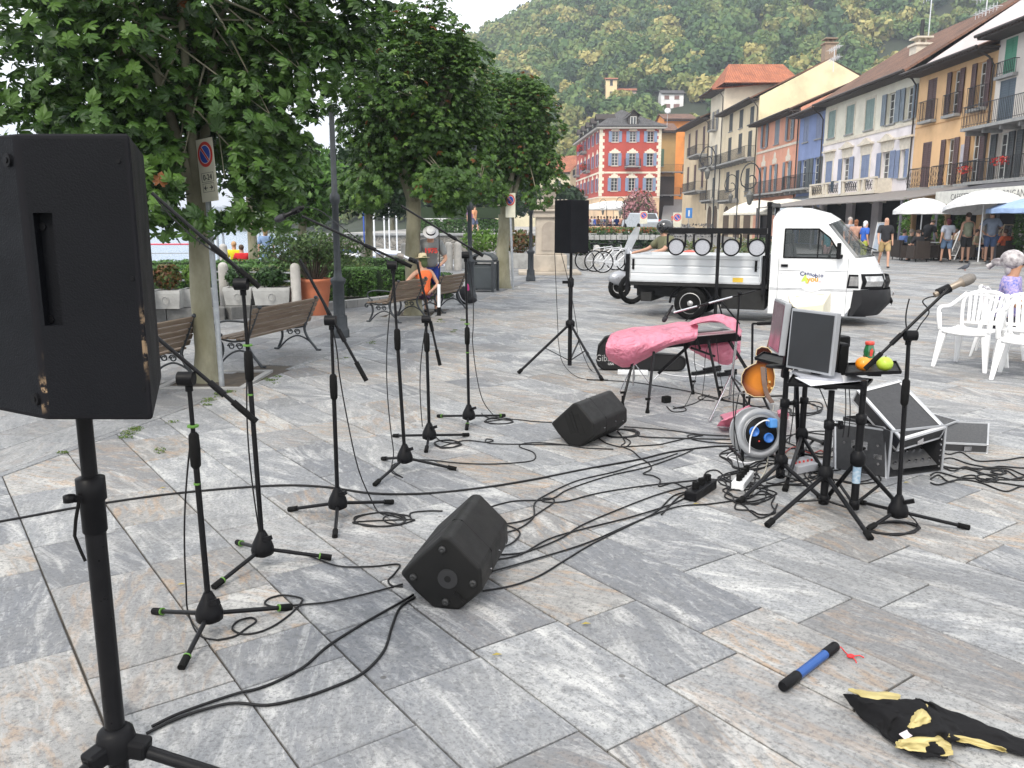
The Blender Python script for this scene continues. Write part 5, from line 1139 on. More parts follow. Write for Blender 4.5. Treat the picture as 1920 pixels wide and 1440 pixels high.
c3=loops((712,974),48,13,2.6,.1,3)+loops((745,974),28,9,1.2,.1,4);cable([(709,960)]+c3+[(770,962),(800,958),(830,958)],'coiled cable in front of the third mic stand',.0042)
cable([(755,895),(735,885),(740,870),(790,862),(860,868),(920,870),(985,866),(1003,860),(1000,848),(975,838),(980,832),(1010,830),(1060,834),(1100,840),(1150,842)],'winding cable from the fourth mic stand toward the far floor monitor',.0042)
cable([(812,815),(830,828)]+loops((838,832),24,7,2.5,.15,6)+[(870,826),(910,829),(925,826),(912,823),(918,831),(980,833),(1060,834)],'small coil of cable beside the fifth mic stand',.0042)
cable([(903,775),(915,783)]+loops((935,789),26,6,2.6,.12,8)+[(960,786),(1000,790),(1035,792)],'small coil of cable beside the sixth mic stand',.0042)
cable([(1172,805)]+loops((1165,812),32,8,4,.14,9)+[(1200,818),(1290,822),(1385,824)],'coil of cable behind the far floor monitor',.005)
for i,(pp,lab)in enumerate((([(905,955),(960,940),(1030,936),(1060,920),(1100,905),(1150,890),(1215,875),(1280,852),(1300,842)],'cable leaving the near monitor and joining the bundle toward the reel'),([(930,985),(985,975),(1020,955),(1038,942),(1036,935),(1018,935),(1022,941),(1060,940),(1120,925),(1200,912),(1290,902),(1330,898),(1378,905)],'cable from the near monitor with a tiny loop, ending at the black power strip'),([(925,1003),(970,992),(1000,970),(1002,945),(1020,930),(1080,902),(1150,885),(1200,870),(1235,862),(1270,850)],'cable curving steeply up beyond the near monitor'),([(935,1040),(985,1035),(1050,1010),(1090,985),(1160,955),(1240,925),(1320,905),(1370,893)],'middle long cable from the near monitor toward the white power strip'),([(925,1050),(975,1040),(1030,1010),(1100,990),(1180,970),(1260,945),(1290,930)],'cable from the near monitor to the lower end of the black power strip'),([(920,1072),(990,1052),(1100,1018),(1200,975),(1270,950),(1330,945),(1400,935)],'long cable passing below the black power strip'),([(905,1108),(960,1098),(1010,1080),(1060,1050),(1110,1020),(1180,985),(1230,960),(1262,930),(1290,922)],'lowest cable leaving the near monitor in an s curve'),([(925,980),(960,988),(975,1000),(960,1018),(930,1030)],'short cable loop tucked against the near monitor'),([(1170,800),(1250,806),(1310,814),(1360,817),(1400,818)],'straight cable between the far monitor and the reel, uppermost'),([(1160,838),(1230,834),(1260,828),(1295,820),(1318,816),(1290,816),(1300,824),(1340,830),(1390,832)],'cable with a flat loop halfway between far monitor and reel'),([(1120,820),(1140,832),(1170,838),(1182,828),(1165,818)],'short loop of cable just right of the far monitor'),([(1158,808),(1172,828),(1165,836),(1185,845),(1200,858),(1218,870),(1220,880),(1206,888),(1225,892),(1238,900),(1236,912),(1262,905),(1280,912),(1300,920),(1315,912)],'wandering cable from the far monitor down to the black power strip'),([(1315,905),(1325,885),(1345,882),(1360,895),(1372,902)],'short arched cable plugged into the black power strip'),([(1240,965),(1275,930),(1300,925)],'cable stub meeting the black power strip from below'),([(1100,712),(1180,716),(1260,728),(1320,740),(1400,760),(1440,762)],'long cable running behind the keyboard legs'),([(1250,762),(1262,772),(1285,770),(1282,764),(1262,766),(1300,757),(1330,740)],'thin lead of the small power adapter'),([(1340,752),(1310,748),(1318,742),(1350,750),(1400,758),(1430,766)],'flat loop of cable below the keyboard right legs'))):
 cable(pp,lab,.0045)
R2=random.Random(4)
tang=['knotted cable lying in front of the silver case lid','cable running off to the right edge below the silver lid','tangled cable between the rack case and the right edge','cable reaching the right edge, uppermost of the tangle','cable looping twice right of the rack case','lowest cable of the tangle running to the right edge','cable crossing the tangle diagonally','cable winding close to the rack case foot']
for i,lab in enumerate(tang):
 y0=852+i*7;pp=[(1745,y0+4)];x=1760
 while x<1990:pp.append((x,y0+(x-1760)*(.07+.05*(i%3))+R2.uniform(-8,8)));x+=R2.uniform(18,42)
 if i in(2,4):pp[4:4]=loops(pp[4],22,7,1.3,.2,i)
 cable(pp,lab,.005)
tang2=['tangled cable under the monitor stands beside the white power strip','tangled cable below the cable reel','cable knot between the reel and the front tripod','loose cable winding behind the monitor tripods','coil of cable right of the leaning guitar','cable winding under the flight case lid','cable hank beside the white power strip','cable curling round the foot of the left tripod']
for i,(cx,cy,rx,ry,n_)in enumerate(((1405,925,40,16,3),(1400,860,45,18,3),(1460,890,60,22,2.5),(1530,830,60,22,2.5),(1505,765,32,12,3.5),(1590,890,60,14,2),(1390,900,34,14,4),(1420,945,34,20,2))):
 cable(loops((cx,cy),rx,ry,n_,.35,20+i),tang2[i],.0045)
cable(loops((1675,990),46,12,4.2,.1,40),'neat coil of cable under the right hand mic stand',.0055)
WC=M('white_cable',(.7,.7,.72),.5)
cable([(1300,680),(1340,700),(1300,706),(1262,704),(1240,700),(1225,712)],'white cable behind the keyboard',.005,WC,group='white cables')
cable([(1362,858),(1372,850),(1392,848),(1385,856),(1368,858),(1395,868),(1415,866)],'white cable curl at the foot of the reel',.005,WC,group='white cables')
def hang(p0,p1,sag,label,r=.0035,end=None,mat_=None,n=8,group='microphone cables hanging from the stands'):
 p0=Vector(p0);p1=Vector(p1);pts_=[p0.lerp(p1,i/n)+Vector((math.sin(math.pi*i/n)*sag,0,0))for i in range(n+1)]
 if end:pts_+=[Vector(e)for e in end]
 m=MB();m.tube(spline(pts_,4),r,6);return tag(m.build('cable',mat_ or CBL),label,'cable',group)
Y1=G(392,1142,.1).y
hang(P(360,800,Y1),G(352,1145,.05),-.02,'cable bowing along the first mic stand down to the paving',end=[G(372,1190,.006),G(408,1200,.006)])
Y2=G(492,1022,.1).y;hang(P(472,560,Y2),P(488,1010,Y2),-.04,'cable hanging along the second mic stand')
m=MB();m.tube(spline([P(285,362,Y2),P(320,405,Y2),P(370,450,Y2),P(420,485,Y2),P(445,510,Y2),P(455,540,Y2)],4),.0035,6);tag(m.build('cable',CBL),'cable drooping under the boom of the second mic stand','cable','microphone cables hanging from the stands')
Y3=G(633,937,.1).y;hang(P(560,490,Y3),P(636,700,Y3),.05,'cable hanging from the third mic stand boom to its coil',end=[P(650,780,Y3),P(672,880,Y3),G(700,945,.02),G(709,960,.006)])
Y4=G(759,853,.1).y;hang(P(742,500,Y4),P(738,850,Y4),-.05,'cable bowing beside the fourth mic stand',end=[G(735,880,.03),G(755,895,.006)])
m=MB();m.tube(spline([P(572,388,5.4),P(600,395,5.42),P(640,425,Y4),P(700,470,Y4),P(735,495,Y4)],4),.003,6);tag(m.build('cable',CBL),'cable running from the black microphone along the low boom','cable','microphone cables hanging from the stands')
Y5=G(805,811,.1).y;hang(P(800,600,Y5),P(792,800,Y5),-.03,'cable hanging beside the fifth mic stand')
Y6=G(879,775,.1).y;hang(P(878,482,Y6),P(886,640,Y6),.02,'cable hanging from the sixth mic stand to its coil',end=[P(893,700,Y6),P(905,750,Y6),G(925,778,.02),G(935,783,.006)])
YR=4.37;hang(P(1705,560,YR),P(1706,640,YR),-.02,'cable wound down the right hand mic stand',r=.004,end=[P(1700,760,YR-.02),P(1690,930,YR-.03),G(1722,985,.02),G(1700,1000,.006)])
m=MB();m.tube(spline([P(1752,556,4.4),P(1740,558,4.4),P(1730,566,4.38),P(1742,585,4.38),P(1725,610,4.37),P(1708,640,4.37)],5),.0035,6);tag(m.build('cable',CBL),'cable curling from the champagne microphone','cable','microphone cables hanging from the stands')
# ------ big loudspeaker on its stand
def worn_black():
 m,nt,b=newmat('worn_paint_edges');L=nt.links.new;tc=N(nt,'ShaderNodeTexCoord')
 f=N(nt,'ShaderNodeMath',operation='MULTIPLY');L(ramp(nt,noise_n(nt,tc.outputs['Object'],3.2,3,.5),.60,.66),f.inputs[0]);L(ramp(nt,noise_n(nt,tc.outputs['Object'],30,5,.7),.46,.54),f.inputs[1]);f=f.outputs[0]
 col=mixc(nt,f,(.010,.010,.012),(.30,.21,.13));L(col,b.inputs['Base Color']);b.inputs['Roughness'].default_value=.75;b.inputs['Specular IOR Level'].default_value=.08;return m
WORN=worn_black();SPK=M('textured_black_paint',(.0045,.005,.0065),.55,c2=(.0065,.007,.009),sc=3,bump=.4,bsc=260,spec=.1)
def cabinet(t,poly,z0,z1,bev=.012,name='cabinet',mats=None):
 m=MB();m.prism(poly,z0,z1,lambda x,y,q:(x,y,q));me=m.mesh(name,mats or[SPK,WORN]);bm=bmesh.new();bm.from_mesh(me);bmesh.ops.recalc_face_normals(bm,faces=bm.faces)
 ol_=set(bm.faces);r=bmesh.ops.bevel(bm,geom=list(bm.edges),offset=bev,segments=3,affect='EDGES',profile=.6,material=1);
 bm.to_mesh(me);bm.free();me.transform(Matrix.Translation(-t.location));o=D.objects.new(name,me);COL.objects.link(o);o.parent=t
 return o
A_=P(91,794,1.72);B_=P(291,782,1.72);A2=P(22,252,1.72);B2=P(237,248,1.72)
zb,zt=(A_.z+B_.z)/2,(A2.z+B2.z)/2
poly=[((A_.x+A2.x)/2,1.72),((B_.x+B2.x)/2,1.72),(-.942,2.20),(-1.28,2.20),(-1.30,1.90)]
SPB=1
sp=thing('loudspeaker','large scuffed black loudspeaker with a slot handle filling the left edge','loudspeaker',(-1.03,1.95,zb))
cab=cabinet(sp,poly,zb,zt,.010)
# handle slot cut: recessed tray set into the near face by boolean-free inset box
def Q(px,py,Y=1.72):return P(px,py,Y)
cut=MB();hx0,hx1=Q(70,505).x,Q(108,505).x
cut.bx(hx0+.003,hx1,1.60,1.742,Q(90,611).z,Q(90,399).z);co=cut.build('slot_cutter',SPK,None)
bo=cab.modifiers.new('slot','BOOLEAN');bo.operation='DIFFERENCE';bo.object=co;bo.solver='EXACT'
dg=bpy.context.evaluated_depsgraph_get();me=D.meshes.new_from_object(cab.evaluated_get(dg));cab.modifiers.clear();cab.data=me;D.objects.remove(co)
m=MB()
for px,py in((80,425),(95,598)):q=Q(px,py,1.742);m.cyl(q+Vector((0,-.004,0)),q+Vector((0,.002,0)),.008,n=12)
m.build('handle_screw',BLK,sp)
m=MB()
for px,py,r in((222,302,.0045),(248,522,.0045),(270,730,.004)):q=Q(px,py);m.cyl(q+Vector((0,-.002,0)),q+Vector((0,.004,0)),r,n=12)
m.build('screw',BLK,sp)
m=MB();d_=(Vector((poly[0][0],1.72,0))-Vector((poly[4][0],1.90,0))).normalized();nn=Vector((-d_.y,d_.x,0))*-1
for px,py in((12,300),(67,748)):
 q=P(px,py,1.73);k=((Vector((q.x,q.y,0))-Vector((poly[4][0],1.90,0))).dot(d_));f=Vector((poly[4][0],1.90,0))+d_*k;f.z=q.z;m.cyl(f+nn*.006,f-nn*.004,.013,n=16);m.cyl(f+nn*.008,f+nn*.0055,.006,n=8)
m.build('bolt_boss',BLK,sp)
for i,(px,py,a,l)in enumerate(((82,560,1.45,.045),(80,520,1.5,.02),(255,452,1.5,.012),(130,256,.05,.05),(162,254,.0,.035),(95,775,1.3,.022),(255,775,.1,.05))):pass
ss=thing('speaker_stand','thick black tripod stand holding the large scuffed speaker','speaker stand',(-1.03,1.95,0),0,'black tripod stands');b0=Vector((-1.03,1.95,0));hubz=.235
m=MB();m.tube([b0+Vector((0,0,.66)),b0+Vector((0,0,zb-.003))],.0185,14);m.build('inner_pole',BLKM,ss)
zc=P(175,930,1.93).z
m=MB();m.tube([b0+Vector((0,0,.1)),b0+Vector((0,0,zc-.09))],.0245,16);m.build('outer_pole',BLKM,ss)
m=MB();m.lathe([(.026,zc-.10),(.029,zc-.095),(.029,zc-.02),(.034,zc-.015),(.034,zc+.04),(.02,zc+.045)],b0,18);m.build('height_collar',BLK,ss)
m=MB();k_=P(130,935,1.9);m.bar(P(160,935,1.93),k_,.016);m.lathe([(.0,-.012),(.014,-.008),(.014,.008),(0,.012)],k_,10);m.build('knob',BLK,ss)
m=MB();s_=[P(148,940,1.9),P(142,975,1.9),P(140,1005,1.9),P(150,1030,1.9),P(160,1052,1.9)];m.tube(s_,.0045,4);m.build('strap',RUB,ss)
m=MB();m.lathe([(.03,hubz-.06),(.046,hubz-.05),(.05,hubz-.01),(.044,hubz+.02),(.03,hubz+.035)],b0,16)
for a in(118,-2,-122):m.bar(b0+Vector((0,0,hubz-.015)),b0+Vector((.085*math.cos(math.radians(a)),.085*math.sin(math.radians(a)),hubz-.03)),.05,.05)
m.build('hub',BLK,ss,bevel=.01)
for a in(118,-2,-122):
 d_=Vector((math.cos(math.radians(a)),math.sin(math.radians(a)),0));m=MB();m.tube([b0+d_*.07+Vector((0,0,hubz-.035)),b0+d_*.62+Vector((0,0,.015))],.0165,12);lg=m.build('leg',BLKM,ss)
 m=MB();m.tube([b0+d_*.58+Vector((0,0,.028)),b0+d_*.64+Vector((0,0,.012))],.02,10);m.build('rubber_foot',RUB,lg);m=MB();m.bar(b0+d_*.33+Vector((0,0,.13)),b0+Vector((0,0,.11)),.02,.004);m.build('brace',BLKM,ss)
 # second speaker
b0=Vector((.627,8.92,0));ss2=thing('speaker_stand','black tripod stand under the second speaker left of the keyboard','speaker stand',b0,0,'black tripod stands');zb2=P(1067,474,8.9).z;zt2=P(1070,375,8.75).z
m=MB();m.tube([b0+Vector((0,0,.62)),b0+Vector((0,0,zb2))],.016,12);m.tube([b0+Vector((0,0,.03)),b0+Vector((0,0,.92))],.023,12);m.build('pole',BLKM,ss2)
m=MB();m.lathe([(.03,.88),(.034,.9),(.034,.96),(.02,.98)],b0,12);m.bar(b0+Vector((-.09,0,.93)),b0+Vector((0,0,.93)),.03);m.build('height_collar',BLK,ss2)
hz2=P(1068,607,8.9).z;m=MB();m.lathe([(.03,hz2-.05),(.05,hz2-.03),(.05,hz2+.02),(.03,hz2+.04)],b0,12);m.build('hub',BLK,ss2)
for L in((972,699),(1129,712),(1102,664)):
 e=G(*L,.015);m=MB();m.tube([b0+Vector((0,0,hz2)),e],.014,10);lg=m.build('leg',BLKM,ss2);m=MB();d_=(e-b0-Vector((0,0,hz2))).normalized();m.tube([e-d_*.05,e],.02,10);m.build('rubber_foot',RUB,lg)
 m=MB();m.bar((b0+Vector((0,0,hz2))).lerp(e,.5),b0+Vector((0,0,.08)),.018,.006);m.build('brace',BLKM,ss2)
s2=thing('loudspeaker','smaller black loudspeaker on the far stand in front of the monument','loudspeaker',Vector((b0.x,b0.y,zb2)));xa=P(1040,420,8.85).x;xb=P(1070,420,8.66).x;xc=P(1104,420,8.85).x
cabinet(s2,[(xa,8.85),(xb,8.66),(xc,8.85),(xc-.05,9.15),(xa+.06,9.13)],zb2,zt2,.006)
m=MB();m.bar(Vector((xa+.075,8.80,zb2+.20)),Vector((xa+.075,8.80,zb2+.42)),.03,.012,up=(-.55,-1,0));m.build('handle',RUB,s2)
hang(P(1040,474,8.8),P(1047,640,8.8),.0,'speaker cable hanging straight down left of the far speaker pole',end=[P(1055,680,8.75),G(1085,708,.006),G(1140,712,.006)]);hang(P(1052,474,8.8),P(1085,640,8.75),.02,'second cable slanting down past the far speaker pole',end=[G(1105,690,.02),G(1128,706,.006)])
# ------ floor monitors
MONB=M('moulded_black',(.008,.008,.008),.5,c2=(.012,.0118,.0115),sc=6,bump=.2,bsc=300,spec=.2)
def wedge(label,near,far,prof,end='pole',gr=0):
 """prism lying on the ground, end faces near->far in world xy"""
 near=Vector((near[0],near[1],0));far=Vector((far[0],far[1],0));ax=(far-near);L_=ax.length;ax.normalize();sx=Vector((ax.y,-ax.x,0));t=thing('floor_monitor',label,'stage monitor',near+ax*L_/2,0,'wedge monitors lying on the paving')
 W_=lambda p,q,s:near+sx*p+ax*s+Vector((0,0,q))
 def shell(a,b,scl,nm,mt,bev):
  m=MB();cx_=sum(p for p,q in prof)/len(prof);cz_=sum(q for p,q in prof)/len(prof);m.prism([(cx_+(p-cx_)*scl,cz_+(q-cz_)*scl)for p,q in prof],a,b,W_);return m.build(nm,mt,t,bevel=bev,seg=3,clean=True)
 body=shell(.0,L_,1,'cabinet',MONB,.014)
 m=MB();m.prism([(p*1.004,q*1.004-.001)for p,q in prof],L_*.36,L_*.365,W_);m.build('seam',RUB,t)
 if end=='pole':
  def ring(c,r0,r1,y,nm,mt):
   m=MB()
   for k in range(24):
    a,b=2*math.pi*k/24,2*math.pi*(k+1)/24
    m.add([W_(c[0]+r0*math.cos(a),c[1]+r0*math.sin(a),y),W_(c[0]+r1*math.cos(a),c[1]+r1*math.sin(a),y),W_(c[0]+r1*math.cos(b),c[1]+r1*math.sin(b),y),W_(c[0]+r0*math.cos(b),c[1]+r0*math.sin(b),y)],[(0,1,2,3)])
   m.build(nm,mt,t)
  c=(0.01,.135);m=MB();m.tube([W_(*c,.0),W_(*c,-.003)],.042,24);m.build('pole_mount',M('mount_grey',(.022,.022,.023),.4),t);ring(c,0,.014,-.0045,'pole_hole',M('deep_black',(.002,.002,.002),1));
  m=MB();m.bar(W_(c[0]+.03,c[1]-.05,-.002),W_(c[0]+.075,c[1]-.09,-.002),.05,.004);m.build('name_plate',MONB,t)
  for c in((-.135,.13),(-.01,.26),(.115,.125),(-.0,.035)):
   m=MB();m.lathe([(.014,-.004),(.016,.004),(.012,.012),(.006,.0125),(.0,.009)],W_(*c,0),14,Matrix((sx,Vector((0,0,1)),-ax)).transposed());m.build('rubber_foot',M('foot_grey',(.02,.02,.02),.5),t)
 else:
  for k in(-1,1):
   m=MB();c=(.0+k*.038,.16);m.bar(W_(c[0]-.03,c[1]+.07,-.001),W_(c[0]+.03,c[1]-.07,-.001),.042,.004,up=ax);m.build('handle_slot',M('deep_black',(.002,.002,.002),1),t)
  m=MB();m.bar(W_(-.03,.245,-.002),W_(.03,.1,-.002),.012,.01,up=ax);m.build('handle_bar',MONB,t)
 m=MB()
 for s_,p,q in((.3,.152,.12),(.62,.152,.13),(.85,.152,.11),(.45,.115,.2)):m.tube([W_(p-.002,q,L_*s_),W_(p+.004,q,L_*s_)],.005,8)
 m.build('screw',CHR,t)
 return t
PROF=[(-.195,.14),(-.015,.315),(.02,.315),(.148,.19),(.152,.09),(.055,.0),(-.055,.0),(-.135,.07)]
wedge('near floor monitor, its underside with round pole socket facing us',(-.27,3.16),(-.165,3.70),PROF,'pole')
wedge('far floor monitor with two handle slots, near the keyboard legs',(.44,5.70),(.74,6.16),[(p,q*.98)for p,q in PROF],'slots')
# ------ keyboard, pink bag, guitar things
kb_=thing('keyboard_stand','black folding stand with four long legs under the keyboard','keyboard stand',G(1260,750));za,zb3=.60,.60
kl=P(1150,648,7.25);kr=P(1378,622,7.6);
feet=[(1167,757),(1214,770),(1299,735),(1350,747)];tops=[(1196,640,7.25),(1226,660,7.1),(1283,645,7.4),(1328,640,7.35)]
for(f_,t_)in zip(feet,tops):
 e=G(*f_,.02);q=P(*t_);m=MB();m.tube([e,q],.012,8);lg=m.build('leg',BLKM,kb_);m=MB();m.lathe([(.018,0),(.018,.012),(.009,.05),(.009,.09)],Vector((e.x,e.y,0)),10);m.bar(e+Vector((-.02,-.01,.1)),e+Vector((.02,0,.1)),.018);m.build('rubber_foot',RUB,lg)
for a,b,r in(((1295,645,7.4),(1235,700,7.55),.016),((1296,652,7.4),(1340,668,7.5),.012),((1235,652,7.2),(1300,640,7.5),.012),((1368,640,7.6),(1408,705,7.8),.014),((1300,618,7.4),(1313,655,7.45),.009)):
 m=MB();m.bar(P(*a),P(*b),r*1.6,r*1.6);m.build('strut',BLKM,kb_)
kbd=thing('keyboard','dark stage keyboard lying on the folding stand, mostly under pink plastic','keyboard',kl);a,b=P(1152,652,7.4),P(1380,630,7.7)
m=MB();m.bar(a+Vector((0,.12,.0)),b+Vector((0,.12,.0)),.33,.08);m.build('body',BLK,kbd,bevel=.008)
ax_=(b-a).normalized();m=MB();m.bar(a+Vector((0,.02,.042)),b+Vector((0,.02,.042)),.13,.008);m.build('key_bed',PLA,kbd)
m=MB();m.bar(a.lerp(b,.55)+Vector((0,.2,.044)),a.lerp(b,.9)+Vector((0,.2,.044)),.14,.01);m.build('control_panel',M('panel_grey',(.10,.10,.10),.5),kbd)
def cloth_sheet(rows,nu,nv,amp,seed,sc=9,thick=.002):
 """rows: list of rows of world points (same count); returns builder-ready grid"""
 R_=[spline(r,6)for r in rows];n=len(R_[0]);cols_=[spline([r[i]for r in R_],6)for i in range(n)];k=len(cols_[0]);g=[]
 for i in range(n):
  for j in range(k):
   p=cols_[i][j];w_=noise.fractal(Vector((p.x*sc,p.y*sc,p.z*sc*.7+seed)),1.0,2.0,4);w2=abs(noise.noise(Vector((i*.35+j*.5,j*.12-i*.2,seed*3.1))));w3=(1-abs(noise.noise(Vector((i*.7+j*.9,j*.2-i*.3,seed))))*2.2)**3*1.3
   g.append(p+Vector((w_*.3,-(w2*1.6+w_+w3*.6),(w_+w2)*.8))*amp)
 return g,[(i*k+j,(i+1)*k+j,(i+1)*k+j+1,i*k+j+1)for i in range(n-1)for j in range(k-1)]
m_,nt_,b_=newmat('pink_plastic');PINK=m_;b_.inputs['Roughness'].default_value=.28;b_.inputs['Base Color'].default_value=(.78,.31,.42,1);b_.inputs['Specular IOR Level'].default_value=.7
tr=N(nt_,'ShaderNodeBsdfTranslucent');tr.inputs[0].default_value=(.90,.42,.54,1);mx=N(nt_,'ShaderNodeMixShader');mx.inputs[0].default_value=.4;nt_.links.new(b_.outputs[0],mx.inputs[1]);nt_.links.new(tr.outputs[0],mx.inputs[2]);nt_.links.new(mx.outputs[0],nt_.nodes['Material Output'].inputs[0])
tcp=N(nt_,'ShaderNodeTexCoord');bnp=N(nt_,'ShaderNodeBump');bnp.inputs['Distance'].default_value=.05;bnp.inputs['Strength'].default_value=1.0;nt_.links.new(noise_n(nt_,tcp.outputs['Object'],8,3,.5,2.2),bnp.inputs['Height']);nt_.links.new(bnp.outputs[0],b_.inputs['Normal'])
pb=thing('plastic_bag','long pink plastic bag pulled over the keyboard and drooping at both ends','plastic cover',kl)
def sheet_part(rows,amp,seed,nm,parent,mat_,sc=9):
 g,f=cloth_sheet(rows,0,0,amp,seed,sc);m=MB();m.smooth=True;m.add(g,f);o=m.build(nm,mat_,parent);md=o.modifiers.new('thickness','SOLIDIFY');md.thickness=.003;md.offset=0;sd=o.modifiers.new('smooth','SUBSURF');sd.levels=sd.render_levels=1;return o
L_=lambda pts,Y:[P(a,b,Y+c)for a,b,c in pts]
sheet_part([L_([(1150,640,.0),(1180,632,0),(1230,625,.05),(1280,617,.15),(1306,620,.2)],7.65),L_([(1146,626,0),(1180,615,0),(1230,611,.05),(1278,603,.15),(1308,609,.2)],7.5),L_([(1138,640,-.06),(1180,637,-.05),(1232,633,0),(1278,625,.08),(1308,620,.15)],7.12),L_([(1135,660,-.06),(1172,668,-.05),(1215,658,0),(1255,646,.05),(1306,634,.12)],7.08),L_([(1140,676,.0),(1172,690,0),(1205,676,.05),(1250,652,.08),(1300,639,.15)],7.2)],.020,3,'left_sleeve',pb,PINK)
sheet_part([L_([(1284,612,0),(1330,604,.05),(1368,612,.05),(1388,626,.08)],7.75),L_([(1288,607,0),(1335,590,.05),(1375,598,.05),(1391,622,.08)],7.6),L_([(1298,611,0),(1335,602,.05),(1366,616,.05),(1387,632,.05)],7.35)],.028,7,'twisted_fold',pb,PINK)
sheet_part([L_([(1278,642,0),(1320,632,0),(1355,624,0),(1388,622,0)],7.95),L_([(1290,652,0),(1325,650,-.08),(1358,648,-.1),(1387,645,0)],7.85),L_([(1312,664,0),(1335,672,-.06),(1362,672,-.08),(1386,666,0)],7.85),L_([(1328,672,0),(1345,682,0),(1365,683,0),(1382,672,0)],7.9)],.04,12,'hanging_end',pb,PINK)
hang(P(1332,636,7.3),P(1322,700,7.3),-.02,'lead hanging from the keyboard nearest its middle',.003,end=[G(1316,748,.01)],group='leads hanging from the keyboard');hang(P(1343,636,7.3),P(1350,700,7.3),.0,'pair lead hanging at the right end of the keyboard',.003,end=[G(1356,740,.01)],group='leads hanging from the keyboard')
hang(P(1306,640,7.25),P(1306,700,7.2),-.02,'long lead dropping from the keyboard to the power adapter',.003,end=[P(1295,740,7.1),G(1280,765,.006),G(1262,762,.006)],group='leads hanging from the keyboard')
g0=G(1249,755);ad=thing('power_adapter','small black power adapter block on the paving under the keyboard','adapter',g0);m=MB();m.box(g0+Vector((0,0,.03)),(.075,.055,.06),Matrix.Rotation(.5,3,'Z'));m.build('block',RUB,ad,bevel=.01)
# chrome folding stand legs under left end
cs_=thing('small_tripod','thin chrome tripod standing behind the keyboard left legs','tripod',G(1187,727));m=MB();q=G(1187,727);m.cyl(q+Vector((0,0,.02)),q+Vector((0,0,.5)),.009,n=8);m.build('tube',CHR,cs_)
for L in((1162,735),(1226,732),(1190,712)):m=MB();m.tube([q+Vector((0,0,.25)),G(*L,.008)],.005,6);m.build('leg',CHR,cs_)
# guitar case
gc=G(1117,694);gq=G(1287,697);c0=thing('guitar_case','black guitar gig case with white script lettering lying behind the keyboard','guitar case',gc,0);ax_=(gq-gc);Lc=ax_.length;ax_.normalize();
def GC(s,z,d=0):return gc+ax_*s+Vector((0,0,z))+Vector((-ax_.y,ax_.x,0))*d
out=[(0,.1),(.02,.26),(.1,.36),(.2,.375),(.3,.33),(.36,.24),(.42,.2),(.7,.185),(.92,.175),(.99,.14),(1.0,.08),(.97,.02),(.9,.0),(.3,.0),(.08,.0),(.02,.04)]
m=MB();m.prism([(s*Lc,z)for s,z in out],0,.13,lambda s,z,d:GC(s,z,d));m.build('shell',M('black_nylon',(.008,.008,.009),.75,c2=(.012,.012,.013),bump=.3,bsc=250,spec=.3),c0,bevel=.02,seg=3,clean=True)
m=MB();m.tube([GC(s*Lc,z,-.003)for s,z in[(x*.97+.01,y*.96+.004)for x,y in out]],.004,5,cap=False);m.build('zip',RUB,c0)
text('Gibson',.10,M('faded_white',(.35,.35,.35),.7),Matrix.Translation(-gc)@frame(GC(.12,.13,-.004),ax_,(0,0,1)),c0,sx=.85);text('USA',.035,WHT,Matrix.Translation(-gc)@frame(GC(.16,.07,-.004),ax_,(0,0,1)),c0)
for(pa,pb_,lab)in(((1298,704),(1350,697),'folded black stand parts lying on the paving right of the guitar case'),((1345,706),(1380,704),'flat black strap lying beside the chrome striped stand')):
 a,b=G(*pa),G(*pb_);t=thing('folded_stand',lab,'stand',a);m=MB();m.bar(a+Vector((0,0,.02)),b+Vector((0,0,.03)),.035,.035);m.build('tube',BLKM,t);m=MB();m.bar(a+Vector((.02,.05,.012)),b+Vector((-.02,.08,.015)),.05,.02);m.bar(a.lerp(b,.4)+Vector((0,0,.05)),b+Vector((0,0,.06)),.03,.02);m.build('arm',BLK,t)
a,b=G(1158,702),G(1215,703);t=thing('power_strip','long white power strip behind the keyboard left legs','power strip',a);m=MB();m.bar(a+Vector((0,0,.025)),b+Vector((0,0,.025)),.06,.05);m.build('body',WHT,t,bevel=.008)
m=MB()
for k in range(5):q=a.lerp(b,(k+.5)/5)+Vector((0,0,.05));m.cyl(q,q+Vector((0,0,.003)),.019,n=12)
m.build('socket',M('socket_grey',(.25,.25,.26),.5),t)
# guitar on its stand
gt=thing('electric_guitar','sunburst hollow body electric guitar leaning on its stand behind the reel','guitar',G(1425,755));gY=6.7;gm,gnt,gb=newmat('sunburst');tcg=N(gnt,'ShaderNodeTexCoord');sxg=N(gnt,'ShaderNodeVectorMath',operation='LENGTH');mpg=N(gnt,'ShaderNodeMapping');mpg.inputs['Scale'].default_value=(1.15,.0,1)
gc_=P(1424,715,gY);mpg.inputs['Location'].default_value=tuple(-x*y for x,y in zip((gc_.x-gt.location.x,0,gc_.z-gt.location.z),(1.15,0,1)));gnt.links.new(tcg.outputs['Object'],mpg.inputs[0]);gnt.links.new(mpg.outputs[0],sxg.inputs[0]);rg=N(gnt,'ShaderNodeValToRGB');rg.color_ramp.elements[0].position=.06;rg.color_ramp.elements[0].color=(.55,.20,.03,1);rg.color_ramp.elements[1].position=.155;rg.color_ramp.elements[1].color=(.04,.012,.008,1);gnt.links.new(sxg.outputs['Value'],rg.inputs[0]);gnt.links.new(rg.outputs[0],gb.inputs['Base Color']);gb.inputs['Roughness'].default_value=.12;gb.inputs['Coat Weight'].default_value=.8
def GP(px,py,d=0):return P(px,py,gY+d)
ol_=[(1390,718),(1391,703),(1397,692),(1408,685),(1417,681),(1420,672),(1417,664),(1419,655),(1428,650),(1440,652),(1447,660),(1446,670),(1443,678),(1450,690),(1453,705),(1452,722),(1445,736),(1432,744),(1414,744),(1400,737)]
